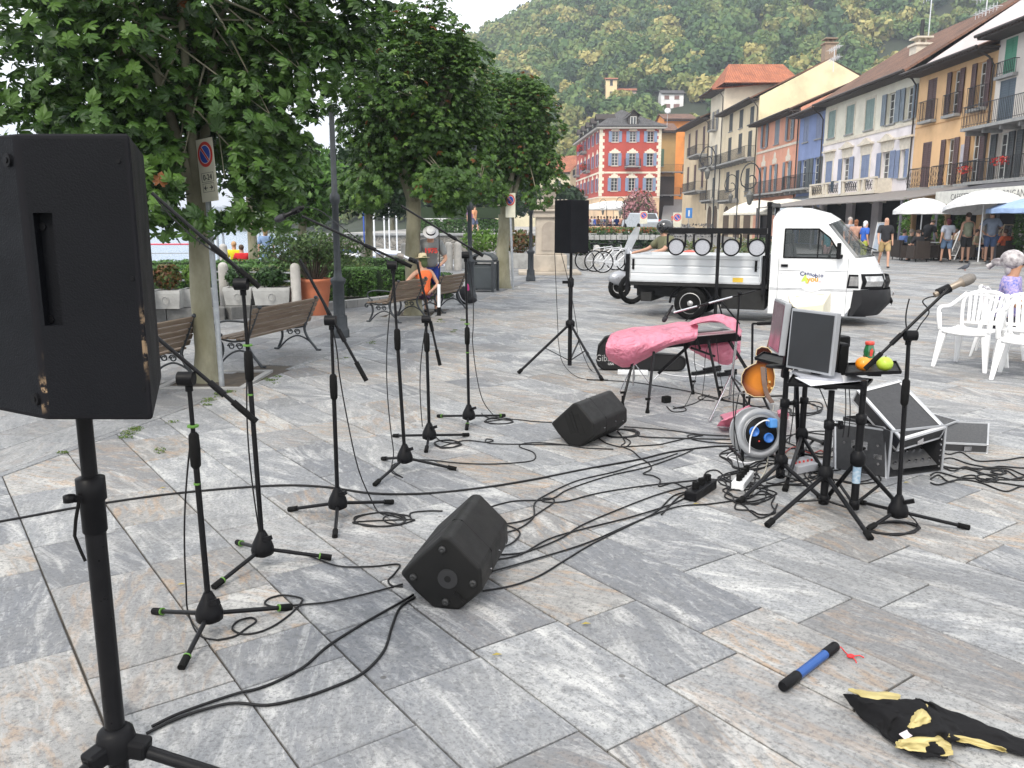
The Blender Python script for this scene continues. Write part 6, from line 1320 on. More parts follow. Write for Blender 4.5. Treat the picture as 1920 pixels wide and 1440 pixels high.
m=MB();f_=[GP(x,y,0)for x,y in ol_];bk=[GP(x,y,.07)for x,y in ol_];n=len(ol_);m.add(f_+bk,[tuple(range(n)),tuple(range(2*n-1,n-1,-1))]+[(i,n+i,n+(i+1)%n,(i+1)%n)for i in range(n)]);m.build('body',gm,gt,bevel=.008,clean=True)
m=MB();m.tube([GP(x,y,-.002)for x,y in ol_+ol_[:1]],.0035,5,cap=False);m.build('binding',M('cream_binding',(.65,.52,.3),.4),gt)
m=MB();m.tube([GP(1442,652,.02),GP(1452,615,.1)],.022,8);m.build('neck',M('mahogany',(.12,.04,.02),.4),gt)
m=MB()
for x,y in((1443,716),(1438,727),(1447,728)):m.cyl(GP(x,y,.0),GP(x,y,-.02),.010,n=10)
m.build('knob',M('gold',(.6,.42,.15),.3,.8),gt)
m=MB();m.bar(GP(1432,690,-.004),GP(1434,722,-.004),.045,.004,up=(0,1,0));m.build('bridge_plate',CHR,gt)
sheet_part([[GP(1425,688,-.03),GP(1428,715,-.05),GP(1433,738,-.05),GP(1443,757,-.05)],[GP(1434,688,-.03),GP(1437,715,-.05),GP(1441,735,-.05),GP(1452,755,-.06)]],.004,2,'strap',gt,M('brown_suede',(.16,.11,.085),.9))
gs=thing('guitar_stand','black a frame stand with padded yoke under the sunburst guitar','guitar stand',G(1425,760));
m=MB();m.tube([P(1411,607,6.9),P(1410,700,6.9),P(1404,760,6.85)],.010,8);m.build('upright',BLKM,gs);m=MB();m.tube([P(1411,607,6.9),P(1448,606,6.8)],.009,8);m.tube([P(1420,607,6.88),P(1447,606,6.8)],.014,8);m.build('yoke',RUB,gs)
for a,b in(((1395,735),(1352,748)),((1400,745),(1470,742)),((1430,742),(1445,775)),((1395,738),(1395,772))):m=MB();m.tube([P(a[0],a[1],6.75),G(b[0],b[1],.012)],.010,8);m.build('leg',CHR if b[0]==1352 else BLKM,gs)
# ------ cable reel, pink bag on the ground
rc=P(1425,812,5.35);re_=thing('cable_reel','round silver cable reel with blue sockets on its black face','cable reel',G(1425,858));Rr=.165
def ringdisc(t,c,prof,mt,nm,R_):m=MB();m.lathe(prof,c,32,R_);return m.build(nm,mt,t)
RX=Matrix.Rotation(math.radians(90),3,'X')@Matrix.Rotation(0,3,'Z');RX=Matrix.Rotation(math.radians(8),3,'Z')@Matrix.Rotation(math.radians(82),3,'X')
ringdisc(re_,rc,[(Rr*.68,.02),(Rr*.72,.0),(Rr*.95,-.01),(Rr,.0),(Rr,.012),(Rr*.8,.01),(Rr*.5,-.05),(Rr*.5,-.10),(Rr*.95,-.11),(Rr,-.105),(Rr,-.12),(.0,-.12)],M('silver_bezel',(.36,.37,.39),.4,.3),'drum',RX)
ringdisc(re_,rc,[(Rr*.70,.012),(Rr*.64,.028),(.0,.028)],BLK,'face',RX)
for ax,az,on in((-.055,.015,0),(.045,-.03,0),(.06,.07,1)):
 c=rc+RX@Vector((ax,az,.03));ringdisc(re_,c,[(.034,0),(.032,.012),(.026,.014),(.024,.006),(0,.006)],M('blue_socket',(.03,.15,.5),.4),'socket',RX)
 if on:m=MB();m.box(c+RX@Vector((0,0,.03)),(.05,.06,.05),RX);m.build('blue_plug',M('blue_plug',(.08,.28,.65),.4),re_,bevel=.008)
m=MB();c=rc+RX@Vector((-.02,-.05,.03));m.ball(c,.006,8);m.build('red_button',RED,re_)
m=MB();m.tube(spline([rc+RX@Vector(q)for q in((.05,.08,.06),(.0,.09,.07),(-.06,.05,.06),(-.09,-.03,.05),(-.1,-.12,.06))],4),.005,6);m.build('white_lead',WC,re_)
m=MB()
for s in(-1,1):
 q=rc+RX@Vector((s*.12,0,.0));m.tube([Vector((q.x,q.y,rc.z-.05)),Vector((q.x,q.y-.03,.012)),Vector((q.x,q.y+.3,.012))],.010,8)
m.build('support_frame',BLKM,re_)
g0=G(1365,795);pbg=thing('plastic_bag','crumpled pink plastic bag on the paving left of the reel','plastic bag',g0)
sheet_part([[G(1343,798,.005),G(1365,800,.01),G(1388,800,.012),G(1400,800,.01)],[P(1350,790,6.0),P(1370,784,6.0),P(1390,776,6.0),P(1402,772,6.0)],[P(1356,786,6.15),P(1375,776,6.15),P(1392,766,6.15),P(1404,760,6.15)],[G(1350,778,.01),G(1370,772,.01),G(1390,768,.01),G(1410,765,.01)]],.02,5,'crumpled_sheet',pbg,PINK)
g0=G(1475,775);pbg=thing('plastic_bag','scrap of pink plastic behind the reel beside the tripod poles','plastic bag',g0);sheet_part([[G(1455,785,.01),G(1470,787,.01),G(1478,785,.01)],[P(1458,776,5.9),P(1468,772,5.9),P(1477,775,5.9)],[G(1456,770,.01),G(1468,768,.01),G(1476,770,.01)]],.015,9,'crumpled_sheet',pbg,PINK)
# ------ laptop tripods with trays
def tray_stand(label,base,ztop,hubz,feet,r=.0165,sleeve=None,knob=True,sticker=None):
 b0=Vector((base.x,base.y,0));t=thing('tripod_stand',label,'tripod stand',b0,0,'black tripod stands with trays')
 m=MB();m.tube([b0+Vector((0,0,.04)),b0+Vector((0,0,ztop*.72))],r*1.25,12);m.build('outer_pole',BLKM,t);m=MB();m.tube([b0+Vector((0,0,ztop*.7)),b0+Vector((0,0,ztop))],r,12);m.build('inner_pole',BLKM,t)
 m=MB();m.lathe([(r*1.3,ztop*.68),(r*1.7,ztop*.69),(r*1.7,ztop*.75),(r*1.1,ztop*.76)],b0,12)
 if knob:m.bar(b0+Vector((0,0,ztop*.72)),b0+Vector((.055,-.01,ztop*.72)),.016);m.cyl(b0+Vector((.05,-.01,ztop*.72)),b0+Vector((.065,-.01,ztop*.72)),.024,n=12)
 m.build('height_collar',BLK,t)
 m=MB();m.lathe([(r*1.4,hubz-.05),(r*2.4,hubz-.035),(r*2.5,hubz+.01),(r*1.5,hubz+.035)],b0,12);m.build('hub',BLK,t)
 m=MB();m.lathe([(r*1.3,.03),(r*1.7,.035),(r*1.7,.08),(r*1.3,.085)],b0,10);m.build('lower_hub',BLK,t)
 for f_ in feet:
  e=G(*f_,.014);s_=b0+Vector((0,0,hubz-.015));m=MB();m.tube([s_,e],.0125,10);lg=m.build('leg',BLKM,t);d_=(e-s_).normalized();m=MB();m.tube([e-d_*.045,e+d_*.005],.018,10);m.build('rubber_foot',RUB,lg)
  m=MB();m.bar(s_.lerp(e,.55),b0+Vector((0,0,.055)),.018,.006);m.build('brace',BLKM,t)
 return t
BA,BB,BC_,BD=G(1462,905),G(1543,955),G(1500,865),G(1600,965)
def zat(px,py,Y):return P(px,py,Y).z
zA=zat(1455,690,BA.y);zB=zat(1555,722,BB.y);zC=zat(1500,700,BC_.y);zD=zat(1640,700,BD.y+.1)
tray_stand('left tripod stand of the monitor group, carrying the side facing screen',BA,zA-.02,zat(1460,862,BA.y),[(1386,941),(1545,938),(1478,872)])
tray_stand('front tripod stand of the monitor group, carrying the white paper tray',BB,zB-.03,zat(1545,885,BB.y),[(1439,984),(1632,1009),(1560,905)])
tray_stand('rear tripod stand of the monitor group beside the cable reel',BC_,zC-.02,zat(1500,812,BC_.y),[(1472,918),(1545,885),(1545,830)],knob=False)
tD=tray_stand('right tripod stand of the monitor group, with a pale sticker on its pole',BD,zD-.02,zat(1600,857,BD.y),[(1683,945),(1545,940),(1620,880)],knob=False)
m=MB();m.tube([BD+Vector((0,0,zat(1600,905,BD.y))),BD+Vector((0,0,zat(1600,870,BD.y)))],.0215,12,cap=False);m.build('sticker',M('blue_white_sticker',(.35,.42,.48),.5,c2=(.15,.25,.35),sc=60),tD)
def tray(label,corners,z,papers=False,lip=.02,cat='tray',mt=None):
 """flat metal tray: corners are pixels on the plane of height z"""
 p=[G(a,b,z)for a,b in corners];c=sum(p,Vector())/len(p);t=thing('tray',label,cat,c);m=MB();m.prism([(q.x,q.y)for q in p],z-.006,z,lambda x,y,q:(x,y,q));m.build('plate',mt or BLK,t)
 m=MB()
 for a,b in zip(p,p[1:]+p[:1]):m.bar(a+Vector((0,0,.006)),b+Vector((0,0,.006)),.004,.012)
 m.build('lip',BLK,t);m=MB();m.box(c+Vector((0,0,-.022)),(.07,.07,.03));m.build('bracket',BLK,t);return t
tray('black tray under the side facing screen, leftmost of the trays',[(1415,673),(1486,692),(1500,676),(1432,662)],zA+.0)
tray('black tray under the front monitor with white papers on it',[(1476,722),(1620,729),(1636,714),(1490,700)],zB+.0)
tray('black tray carrying the orange, the apple and the bottle',[(1585,703),(1690,699),(1680,680),(1590,684)],zD+.0)
t=thing('paper_sheets','white paper sheets lying on the front tray','papers',G(1560,722,zB));m=MB()
m.prism([(G(*q,zB).x,G(*q,zB).y)for q in((1490,713),(1520,729),(1628,718),(1600,708))],zB+.014,zB+.017,lambda x,y,q:(x,y,q));m.build('sheet',M('paper',(.75,.76,.80),.7),t)
m=MB();m.prism([(G(*q,zB).x,G(*q,zB).y)for q in((1484,704),(1500,716),(1580,722),(1575,708))],zB+.018,zB+.03,lambda x,y,q:(x,y,q));m.build('folder',M('grey_folder',(.35,.36,.40),.6),t)
def screen(label,cx,cy,Y,w_,h_,yaw,tilt=0,base=True,mt=None,face=None,back=None,zt=None):
 c=P(cx,cy,Y);t=thing('monitor',label,'monitor',c);R_=Matrix.Rotation(yaw,3,'Z')@Matrix.Rotation(tilt,3,'X')
 m=MB();m.box(c,(w_,.035,h_),R_);m.build('casing',mt or M('silver_bezel',(.36,.37,.39),.4,.3),t,bevel=.004);m=MB();m.box(c+R_@Vector((0,-.019,0)),(w_-.028,.004,h_-.028),R_);m.build('screen',face or M('dark_screen',(.018,.019,.021),.35,spec=.5),t)
 m=MB();m.box(c+R_@Vector((0,.035,0)),(w_*.86,.05,h_*.84),R_);m.build('back_cover',back or BLK,t,bevel=.01)
 if base:
  z=zt;m=MB();m.box(Vector((c.x,c.y,(c.z-h_/2+z)/2))+R_@Vector((0,.05,0)),(.06,.03,max(.02,c.z-h_/2-z+.12)),R_);m.build('neck',BLK,t);m=MB();m.lathe([(.09,0),(.09,.008),(.03,.016),(0,.016)],Vector((c.x,c.y,z))+R_@Vector((0,.03,0)),18,Matrix.Diagonal((1.1,.75,1)));m.build('base',BLK,t)
 return t
screen('silver framed monitor with dark screen facing us on the front tray',1524,640,4.52,.315,.335,math.radians(-62),math.radians(-3),zt=zB+.014)
screen('silver framed monitor turned left, seen almost edge on',1462,612,4.85,.33,.30,math.radians(-97),math.radians(-4),face=M('reflecting_screen',(.12,.05,.07),.15),zt=zA+.008)
# cream tube monitor back shell
c=P(1518,590,5.05);t=thing('tube_monitor','cream coloured tube monitor behind the flat screens with its moulded back toward us','monitor',c);CRM=M('cream_plastic',(.74,.69,.54),.45,c2=(.70,.65,.50));
def fr(pts,Y):return[P(a,b,Y)for a,b in pts]
m=MB();A1=fr([(1478,552),(1558,547),(1556,640),(1486,650)],5.12);A2_=fr([(1480,563),(1552,556),(1548,632),(1490,640)],5.0);A3=fr([(1488,575),(1545,569),(1540,620),(1497,628)],4.88)
for a,b in((A1,A2_),(A2_,A3)):m.add(a+b,[(i,(i+1)%4,4+(i+1)%4,4+i)for i in range(4)])
m.add(A3,[(0,1,2,3)]);m.add(fr([(1478,552),(1558,547),(1556,640),(1486,650)],5.12)+fr([(1481,553),(1556,548),(1553,638),(1489,648)],5.2),[(7,6,5,4)]+[(i,4+i,4+(i+1)%4,(i+1)%4)for i in range(4)]);m.build('housing',CRM,t,bevel=.008,clean=True)
m=MB()
for k in range(6):m.bar(P(1492,556+k*0+k*2.6,5.06-.012*k),P(1545,552+k*2.6,5.06-.012*k),.003,.004)
m.build('vent_slot',M('vent_dark',(.12,.11,.09),.8),t)
m=MB();q=P(1495,655,5.1);m.box(q,(.09,.1,.05));m.build('foot',CRM,t);m=MB();m.tube([P(1492,662,5.1),G(1497,850,.0)],.014,8);m.build('pole',BLKM,t)
for cx,cy,w_,h_,Y,lab in((1574,675,.055,.20,4.62,'narrow black speaker box standing behind the front monitor'),(1575,640,.085,.07,4.9,'black round topped box behind the front monitor')):
 q=P(cx,cy,Y);t=thing('speaker_box',lab,'speaker',q);m=MB();m.box(q,(w_,.09,h_),Matrix.Rotation(.3,3,'Z'));m.build('box',BLK,t,bevel=.012);m=MB();m.box(q+Vector((0,-.047,0)),(w_*.8,.004,h_*.85),Matrix.Rotation(.3,3,'Z'));m.build('grille',RUB,t)
 # fruit and bottle
zt_=zD+.002
def fruit(label,px,py,r,col,c2,cat,name):
 q=G(px,py,zt_+r);t=thing(name,label,cat,Vector((q.x,q.y,zt_)));m=MB();k=12;m.lathe([(r*1.02*math.sin(math.pi*i/k)*(1 if i else 0),-r*.93*math.cos(math.pi*i/k)+(.10*r if i in(0,k)else 0)*(1 if i==0 else-1))for i in range(k+1)],q,22,cap=False);m.build('flesh',M(name+'_skin',col,.4,c2=c2,sc=30,bump=.25,bsc=400,coat=.2),t)
 m=MB();m.tube([q+Vector((0,0,r*.78)),q+Vector((.004,0,r*1.08))],.0025,5);m.build('stalk',M('stalk',(.12,.08,.03),.9),t)
fruit('orange at the left front of the fruit tray',1619,682,.041,(.85,.28,.01),(.80,.24,.01),'orange','orange_fruit');fruit('green apple at the right of the fruit tray',1659,682,.042,(.42,.55,.05),(.34,.48,.04),'apple','green_apple')
q=G(1639,688,zt_);q.y+=.08;q=Vector((q.x,q.y,zt_));hb=zat(1639,640,q.y)-zt_;t=thing('juice_bottle','small green juice bottle with red cap behind the fruit','bottle',q);m=MB();m.lathe([(.029,0),(.031,.01),(.031,hb*.38),(.0285,hb*.45),(.031,hb*.55),(.026,hb*.72),(.021,hb*.84),(.021,hb*.86)],q,18);m.build('glass_body',M('green_label',(.015,.10,.035),.2,c2=(.02,.14,.05),sc=20,coat=.5),t)
m=MB();m.lathe([(.0312,hb*.12),(.0316,hb*.13),(.0316,hb*.3),(.0312,hb*.31)],q,18,cap=False);m.build('yellow_band',M('juice_yellow',(.6,.35,.06),.4),t);m=MB();m.lathe([(.024,hb*.86),(.025,hb*.87),(.025,hb*.98),(.022,hb),(0,hb)],q,18);m.build('cap',M('red_cap',(.6,.06,.04),.4),t);m=MB();m.prism([(-.008,.0),(.004,-.002),(.010,.03),(.002,.045),(-.009,.03)],0,.001,lambda x,z,t_:(q.x+x,q.y-.0322+t_,q.z+hb*.4+z));m.build('label_mark',M('red_mark',(.6,.06,.04),.4),t)
# ------ rack case, lids
LAM=M('black_laminate',(.022,.022,.024),.5,c2=(.03,.03,.032),sc=30,bump=.2,bsc=400)
def edged_box(t,o,ex,ey,ez,nm='panel',r=.005,faces=True):
 """flight-case box from corner o and three edge vectors, laminate with aluminium edges"""
 o,ex,ey,ez=map(Vector,(o,ex,ey,ez));m=MB();c=[o+ex*i+ey*j+ez*k for k in(0,1)for j in(0,1)for i in(0,1)]
 m.add(c,[(0,2,3,1),(4,5,7,6),(0,1,5,4),(2,6,7,3),(0,4,6,2),(1,3,7,5)]);m.build(nm,LAM,t)
 for a,b in((0,1),(2,3),(4,5),(6,7),(0,2),(1,3),(4,6),(5,7),(0,4),(1,5),(2,6),(3,7)):
  m=MB();m.bar(c[a],c[b],2*r,2*r);m.build('edge_profile',M('edge_silver',(.5,.51,.53),.36,.4),t)
 for q in c:m=MB();m.ball(q,r*1.5,8);m.build('corner',CHR,t)
rx=thing('rack_case','black rack case with silver edges, sloping lid and rows of knobs','rack case',G(1690,885));fl=G(1664,897);fr_=G(1765,884);exv=fr_-fl;dpt=Vector((-exv.y,exv.x,0)).normalized()*.42;hh=.30
m=MB();ex=exv;thk=.012;e1=ex.normalized()
for a,b in((fl,dpt),(fr_,dpt)):m.add([a,a+b,a+b+Vector((0,0,hh)),a+Vector((0,0,hh)),a+e1*.012,a+b+e1*.012,a+b+Vector((0,0,hh))+e1*.012,a+Vector((0,0,hh))+e1*.012],[(0,1,2,3),(7,6,5,4),(0,3,7,4),(3,2,6,7)])
m.add([fl+dpt,fr_+dpt,fr_+dpt+Vector((0,0,hh)),fl+dpt+Vector((0,0,hh))],[(0,1,2,3)]);m.add([fl+Vector((0,0,.01)),fr_+Vector((0,0,.01)),fr_+dpt+Vector((0,0,.01)),fl+dpt+Vector((0,0,.01))],[(0,1,2,3)]);m.build('shell',LAM,rx)
for a,b in((fl,fr_),(fl,fl+Vector((0,0,hh))),(fr_,fr_+Vector((0,0,hh))),(fr_,fr_+dpt),(fl+Vector((0,0,hh)),fr_+Vector((0,0,hh)))):m=MB();m.bar(a,b,.012);m.build('edge_profile',M('silver_bezel',(.36,.37,.39),.4,.3),rx)
for k in range(7):m=MB();q=fr_-e1*.03+Vector((0,0,.04+.035*k));m.cyl(q,q-dpt.normalized()*.006,.006,n=8);m.build('rack_screw',CHR,rx)
m=MB();m.quad(fl+dpt*.12+Vector((0,0,.2)),fr_+dpt*.12+Vector((0,0,.2)),fr_+dpt*.12+Vector((0,0,.24)),fl+dpt*.12+Vector((0,0,.24)));m.build('blue_display',M('blue_panel',(.01,.10,.42),.4),rx)
p0_,p1_=fl+e1*.04+Vector((0,0,.05)),fr_-e1*.04+Vector((0,0,.05));up=Vector((0,0,.09))+dpt*.35;m=MB();m.add([p0_,p1_,p1_+up,p0_+up],[(0,1,2,3)]);m.build('mixer_panel',M('mixer_grey',(.07,.07,.072),.5),rx)
for r_i in range(2):
 for k in range(6):q=p0_.lerp(p1_,(k+.7)/6.4)+up*(.25+.5*r_i);nrm=(p1_-p0_).cross(up).normalized();m=MB();m.cyl(q,q+nrm*.02,.010,.008,n=10);m.build('knob',CHR,rx)
 # sloping lid resting on the rack
ld=thing('flight_case','large sloping flight case lid with bright aluminium frame leaning on the rack case','case lid',G(1690,830,.3));q0=P(1691,826,fl.y-.02);q1=P(1772,802,fr_.y-.02);q3=P(1608,733,fl.y+.38);q2=P(1668,717,fr_.y+.45);
q0,q1,q2,q3=[Vector(x)for x in(q0,q1,q2,q3)];q2=q1+(q3-q0)*((q2-q1).length/(q3-q0).length);nd=(q1-q0).cross(q3-q0).normalized()*-.085
if nd.z>0:nd=-nd
edged_box(ld,q0+nd,q1-q0,q3-q0,-nd)
un=-nd.normalized();FRB=M('bright_profile',(.66,.66,.66),.4,.2)
ux_,uy_=(q1-q0).normalized(),(q3-q0).normalized()
for a,b,w_ in((q0,q1,uy_),(q3,q3+(q1-q0),-uy_),(q0+uy_*.03,q3-uy_*.03,ux_),(q1+uy_*.03,q1+(q3-q0)-uy_*.03,-ux_)):m=MB();m.add([a+un*.003,b+un*.003,b+w_*.022+un*.003,a+w_*.022+un*.003,a,b,b+w_*.022,a+w_*.022],[(0,1,2,3),(0,4,5,1),(2,6,7,3),(3,7,4,0),(1,5,6,2)]);m.build('frame_strip',FRB,ld)
for k in(.5,):m=MB();q=q0.lerp(q1,k)+nd*.7;m.box(q,(.04,.012,.04),Matrix.Rotation(.2,3,'Z'));m.build('latch',CHR,ld)
l2=thing('case_front_panel','upright flight case panel with recessed handle and butterfly latches beside the rack','case lid',G(1612,892));a_=G(1566,880);b_=G(1661,897);hN=zat(1566,797,a_.y);edged_box(l2,a_,b_-a_,Vector((.02,.07,0)),Vector((0,.06,hN)),'panel',.005)
nf=Vector(((b_-a_).y,-(b_-a_).x,0)).normalized()
for s,z in((.2,.62),(.86,.66),(.86,.28)):
 m=MB();q=a_.lerp(b_,s)+Vector((0,.06*z,hN*z))+nf*.006;m.cyl(q,q+nf*.006,.009,n=10);m.build('rivet',CHR,l2)
m=MB();q=a_.lerp(b_,.5)+Vector((0,.04,hN*.55))+nf*.004;m.bar(q-(b_-a_)*.16,q+(b_-a_)*.16,.09,.006,up=nf);m.build('handle_dish',CHR,l2);m=MB();m.tube([q-(b_-a_)*.12+nf*.012,q+(b_-a_)*.12+nf*.012],.007,8);m.build('handle',RUB,l2)
m=MB();q=a_.lerp(b_,.88)+Vector((0,.03,hN*.42))+nf*.004;m.bar(q-(b_-a_)*.1,q+(b_-a_)*.06,.03,.008,up=nf);m.build('latch',CHR,l2)
l3=thing('flight_case','flat flight case lid with silver frame lying right of the rack case','case lid',G(1810,845));a_=G(1765,846);b_=G(1850,850);c_=G(1775,806);edged_box(l3,a_,b_-a_,(c_-a_),Vector((0,0,.06)),'panel',.006);m=MB();q=a_.lerp(b_,.55)+Vector((0,-.01,.03));m.box(q,(.05,.012,.03));m.build('latch',CHR,l3)
l4=thing('flight_case','small flight case lid behind the flat lid, only its corner showing','case lid',G(1785,800));a_=G(1758,820);edged_box(l4,a_,G(1795,806)-a_,Vector((-.1,.3,0)),Vector((0,0,.07)),'panel',.006)
# things on ground by the stands
a,b=G(1293,940),G(1333,914);t=thing('power_strip','black power strip full of plugs on the paving left of the tripods','power strip',a);m=MB();m.bar(a+Vector((0,0,.028)),b+Vector((0,0,.028)),.075,.055);m.build('body',BLK,t,bevel=.008)
for k in range(3):m=MB();q=a.lerp(b,.25+.28*k)+Vector((0,.0,.055));m.box(q+Vector((0,0,.02)),(.035,.03,.045),Matrix.Rotation(.6,3,'Z'));m.build('plug',RUB,t,bevel=.006)
a,b=G(1382,920),G(1402,895);t=thing('power_strip','white power strip with black plugs beside the left tripod foot','power strip',a);m=MB();m.bar(a+Vector((0,0,.025)),b+Vector((0,0,.025)),.075,.05);m.build('body',WHT,t,bevel=.008)
for k in range(4):m=MB();q=a.lerp(b,.15+.22*k)+Vector((0,.0,.05));m.box(q+Vector((0,0,.02)),(.04,.025,.045),Matrix.Rotation(.8,3,'Z'));m.build('plug',RUB,t,bevel=.006)
a=G(1505,880);t=thing('small_mixer','small pale mixer lying on the paving between the tripods','mixer',a);m=MB();m.box(a+Vector((0,0,.03)),(.26,.16,.05),Matrix.Rotation(.5,3,'Z'));m.build('body',M('pale_grey_metal',(.45,.45,.47),.5),t,bevel=.006)
for k in range(6):m=MB();q=a+Matrix.Rotation(.5,3,'Z')@Vector((-.09+.036*k,-.02,.055));m.cyl(q,q+Vector((0,0,.012)),.007,n=8);m.build('knob',RED,t)
cable([(1470,850),(1490,838),(1520,850),(1540,845),(1552,860),(1530,872),(1500,868)],'red cable among the tripods',.0045,M('red_cable',(.35,.04,.03),.5),group='red cables')
cable([(1450,760),(1440,860),(1425,900),(1405,930)],'pale cable drooping beside the left tripod',.004,M('pale_cable',(.45,.43,.36),.6),group='white cables')
for i,(p0,p1,lab)in enumerate((((1385,740),(1392,900),'black lead curving down left of the reel'),((1378,700),(1400,890),'outer black lead bowing left of the reel'),((1490,700),(1480,830),'lead hanging from the left tray'),((1585,728),(1580,820),'first of the leads behind the front panel'),((1592,728),(1590,820),'second of the leads behind the front panel'),((1535,725),(1560,800),'lead hanging under the front tray'))):
 hang(P(p0[0],p0[1],5.0 if i>1 else 5.2),P(p1[0],p1[1],5.0),-.04 if i<2 else .01,lab,.0035,group='leads hanging between the tripods',end=[G(p1[0]+6,p1[1]+25,.01)]if i<2 else None)
 # blue tube with red tassel, black and gold cloth
a,b=G(1467,1288,.02),G(1567,1211,.02);t=thing('blue_tube','blue tube with black caps and a red ribbon on the bare paving','tube',a);d_=(b-a).normalized();Lt=(b-a).length
m=MB();m.tube([a+d_*Lt*.27,a+d_*Lt*.78],.0165,16);m.build('barrel',M('blue_metallic',(.012,.07,.26),.3,.2,c2=(.012,.075,.28),sc=2),t)
for s0,s1,nm in((0,.27,'grip'),(.78,1,'grip')):m=MB();m.tube([a+d_*Lt*s0,a+d_*Lt*(s0+.015),a+d_*Lt*(s1-.015),a+d_*Lt*s1],[.016,.0185,.0185,.016],16);m.build('end_cap',BLK,t)
RIB=M('red_ribbon',(.65,.02,.025),.6);m=MB();m.tube(spline([b,G(1577,1214,.01),G(1584,1222,.008),G(1590,1228,.01)],4),.002,5);m.build('ribbon_cord',RIB,t)
m=MB();m.ball(G(1595,1230,.012),.012,10,(1.3,.9,.6));m.tube([G(1600,1230,.012),G(1612,1229,.006),G(1620,1233,.004)],.0022,4);m.tube([G(1598,1232,.01),G(1604,1238,.006),G(1606,1243,.003)],.0022,4);m.build('ribbon_knot',RIB,t)
ct=thing('black_gold_cloth','crumpled black cloth with pale gold lining at the lower right corner','cloth',G(1700,1350));BCL=M('black_cloth',(.008,.008,.009),.85,c2=(.013,.013,.014),bump=.5,bsc=60,spec=.12);GLD=M('pale_gold_satin',(.48,.40,.17),.42,c2=(.35,.28,.10),sc=12)
def ground_cloth(nm,outline_rows,amp,seed,mt,hgt):
 rows=[[G(a,b,.006+hgt*h_)for a,b,h_ in r]for r in outline_rows];return sheet_part(rows,amp,seed,nm,ct,mt,14)
ground_cloth('black_side',[[(1583,1296,0),(1600,1330,0),(1640,1368,0),(1690,1402,0),(1765,1424,0)],[(1590,1300,.5),(1620,1318,.8),(1665,1345,.9),(1705,1375,.8),(1772,1400,.3)],[(1598,1300,.3),(1650,1308,1),(1690,1330,1.3),(1735,1350,1.1),(1790,1375,.4)],[(1612,1298,0),(1665,1305,.6),(1712,1308,1.3),(1760,1340,.6),(1800,1370,0)]],.032,4,BCL,.055)
ground_cloth('black_tail',[[(1712,1305,0),(1760,1378,.3),(1830,1395,.1),(1935,1418,0)],[(1735,1312,1),(1790,1358,.5),(1850,1378,.3),(1935,1404,.1)],[(1745,1318,0),(1800,1338,0),(1860,1362,0),(1935,1390,0)]],.022,8,BCL,.045)
for i,rws in enumerate(([[(1586,1292,.3),(1610,1305,.9),(1640,1325,1.1)],[(1600,1288,.6),(1640,1300,1.4),(1675,1312,1.6)],[(1612,1298,.1),(1645,1296,.8),(1682,1302,1.2)]],[[(1676,1398,.5),(1710,1405,.6),(1775,1415,.2)],[(1680,1388,1.2),(1720,1385,1.3),(1778,1395,.5)],[(1690,1384,1.0),(1740,1378,1.0),(1780,1384,.3)]],[[(1700,1360,1.5),(1710,1340,1.9),(1712,1318,1.8)],[(1712,1362,1.6),(1722,1342,2.1),(1728,1316,1.9)],[(1740,1368,1.1),(1738,1345,1.6),(1734,1320,1.5)]],[[(1770,1380,.7),(1820,1395,.5),(1885,1408,.3)],[(1775,1374,1.0),(1825,1384,.8),(1880,1402,.5)]])):
 ground_cloth('gold_lining',rws,.020,20+i,GLD,.042)
m=MB();q=G(1702,1376,.06);m.box(q,(.055,.022,.002),Matrix.Rotation(.55,3,'Z')@Matrix.Rotation(.3,3,'X'));m.build('care_label',M('label_white',(.62,.55,.58),.7),ct)
# tufts of weeds in the joints
WEED=leaf_mat('weed_leaves',[(.06,.11,.02),(.10,.17,.03),(.16,.16,.05)],.6,.3,sc=1.0)
bx=[]
for px,py,n in((240,812,5),(262,806,4),(232,820,3),(380,758,3),(400,752,4),(420,742,4),(432,738,3),(508,715,5),(520,710,3),(318,790,2),(830,602,4),(860,598,3),(705,645,3),(640,672,2),(290,845,2),(125,852,2),(845,620,3)):
 for k in range(n):q=G(px+rnd.uniform(-12,12),py+rnd.uniform(-4,4));bx.append((q.x,q.y,.008,.10,.05,.02))
tag(foliage('weed_tufts',bx,1500,.008,WEED,seed=91,shape='ball'),kind='stuff')
LEAFY=M('dry_leaf',(.28,.22,.04),.7);
for i,(px,py)in enumerate(((1099,1170),(893,1108),(932,1228),(305,915),(1305,945),(340,1096),(1120,745),(1700,905))):
 q=G(px,py,.006);m=MB();m.add([q+Vector(v)for v in((-.02,0,0),(-.004,-.008,.004),(.02,0,.003),(-.002,.008,.005))],[(0,1,2,3)]);o=m.build('fallen_leaf',LEAFY);tag(o,'small dry leaf '+['on a joint right of the near floor monitor','touching the near floor monitor cables','on a joint below the near floor monitor','between the first two mic stands','under the black power strip','beside the foot of the first mic stand','near the far floor monitor','right of the rack case foot'][i],'leaf','small dry leaves on the paving')
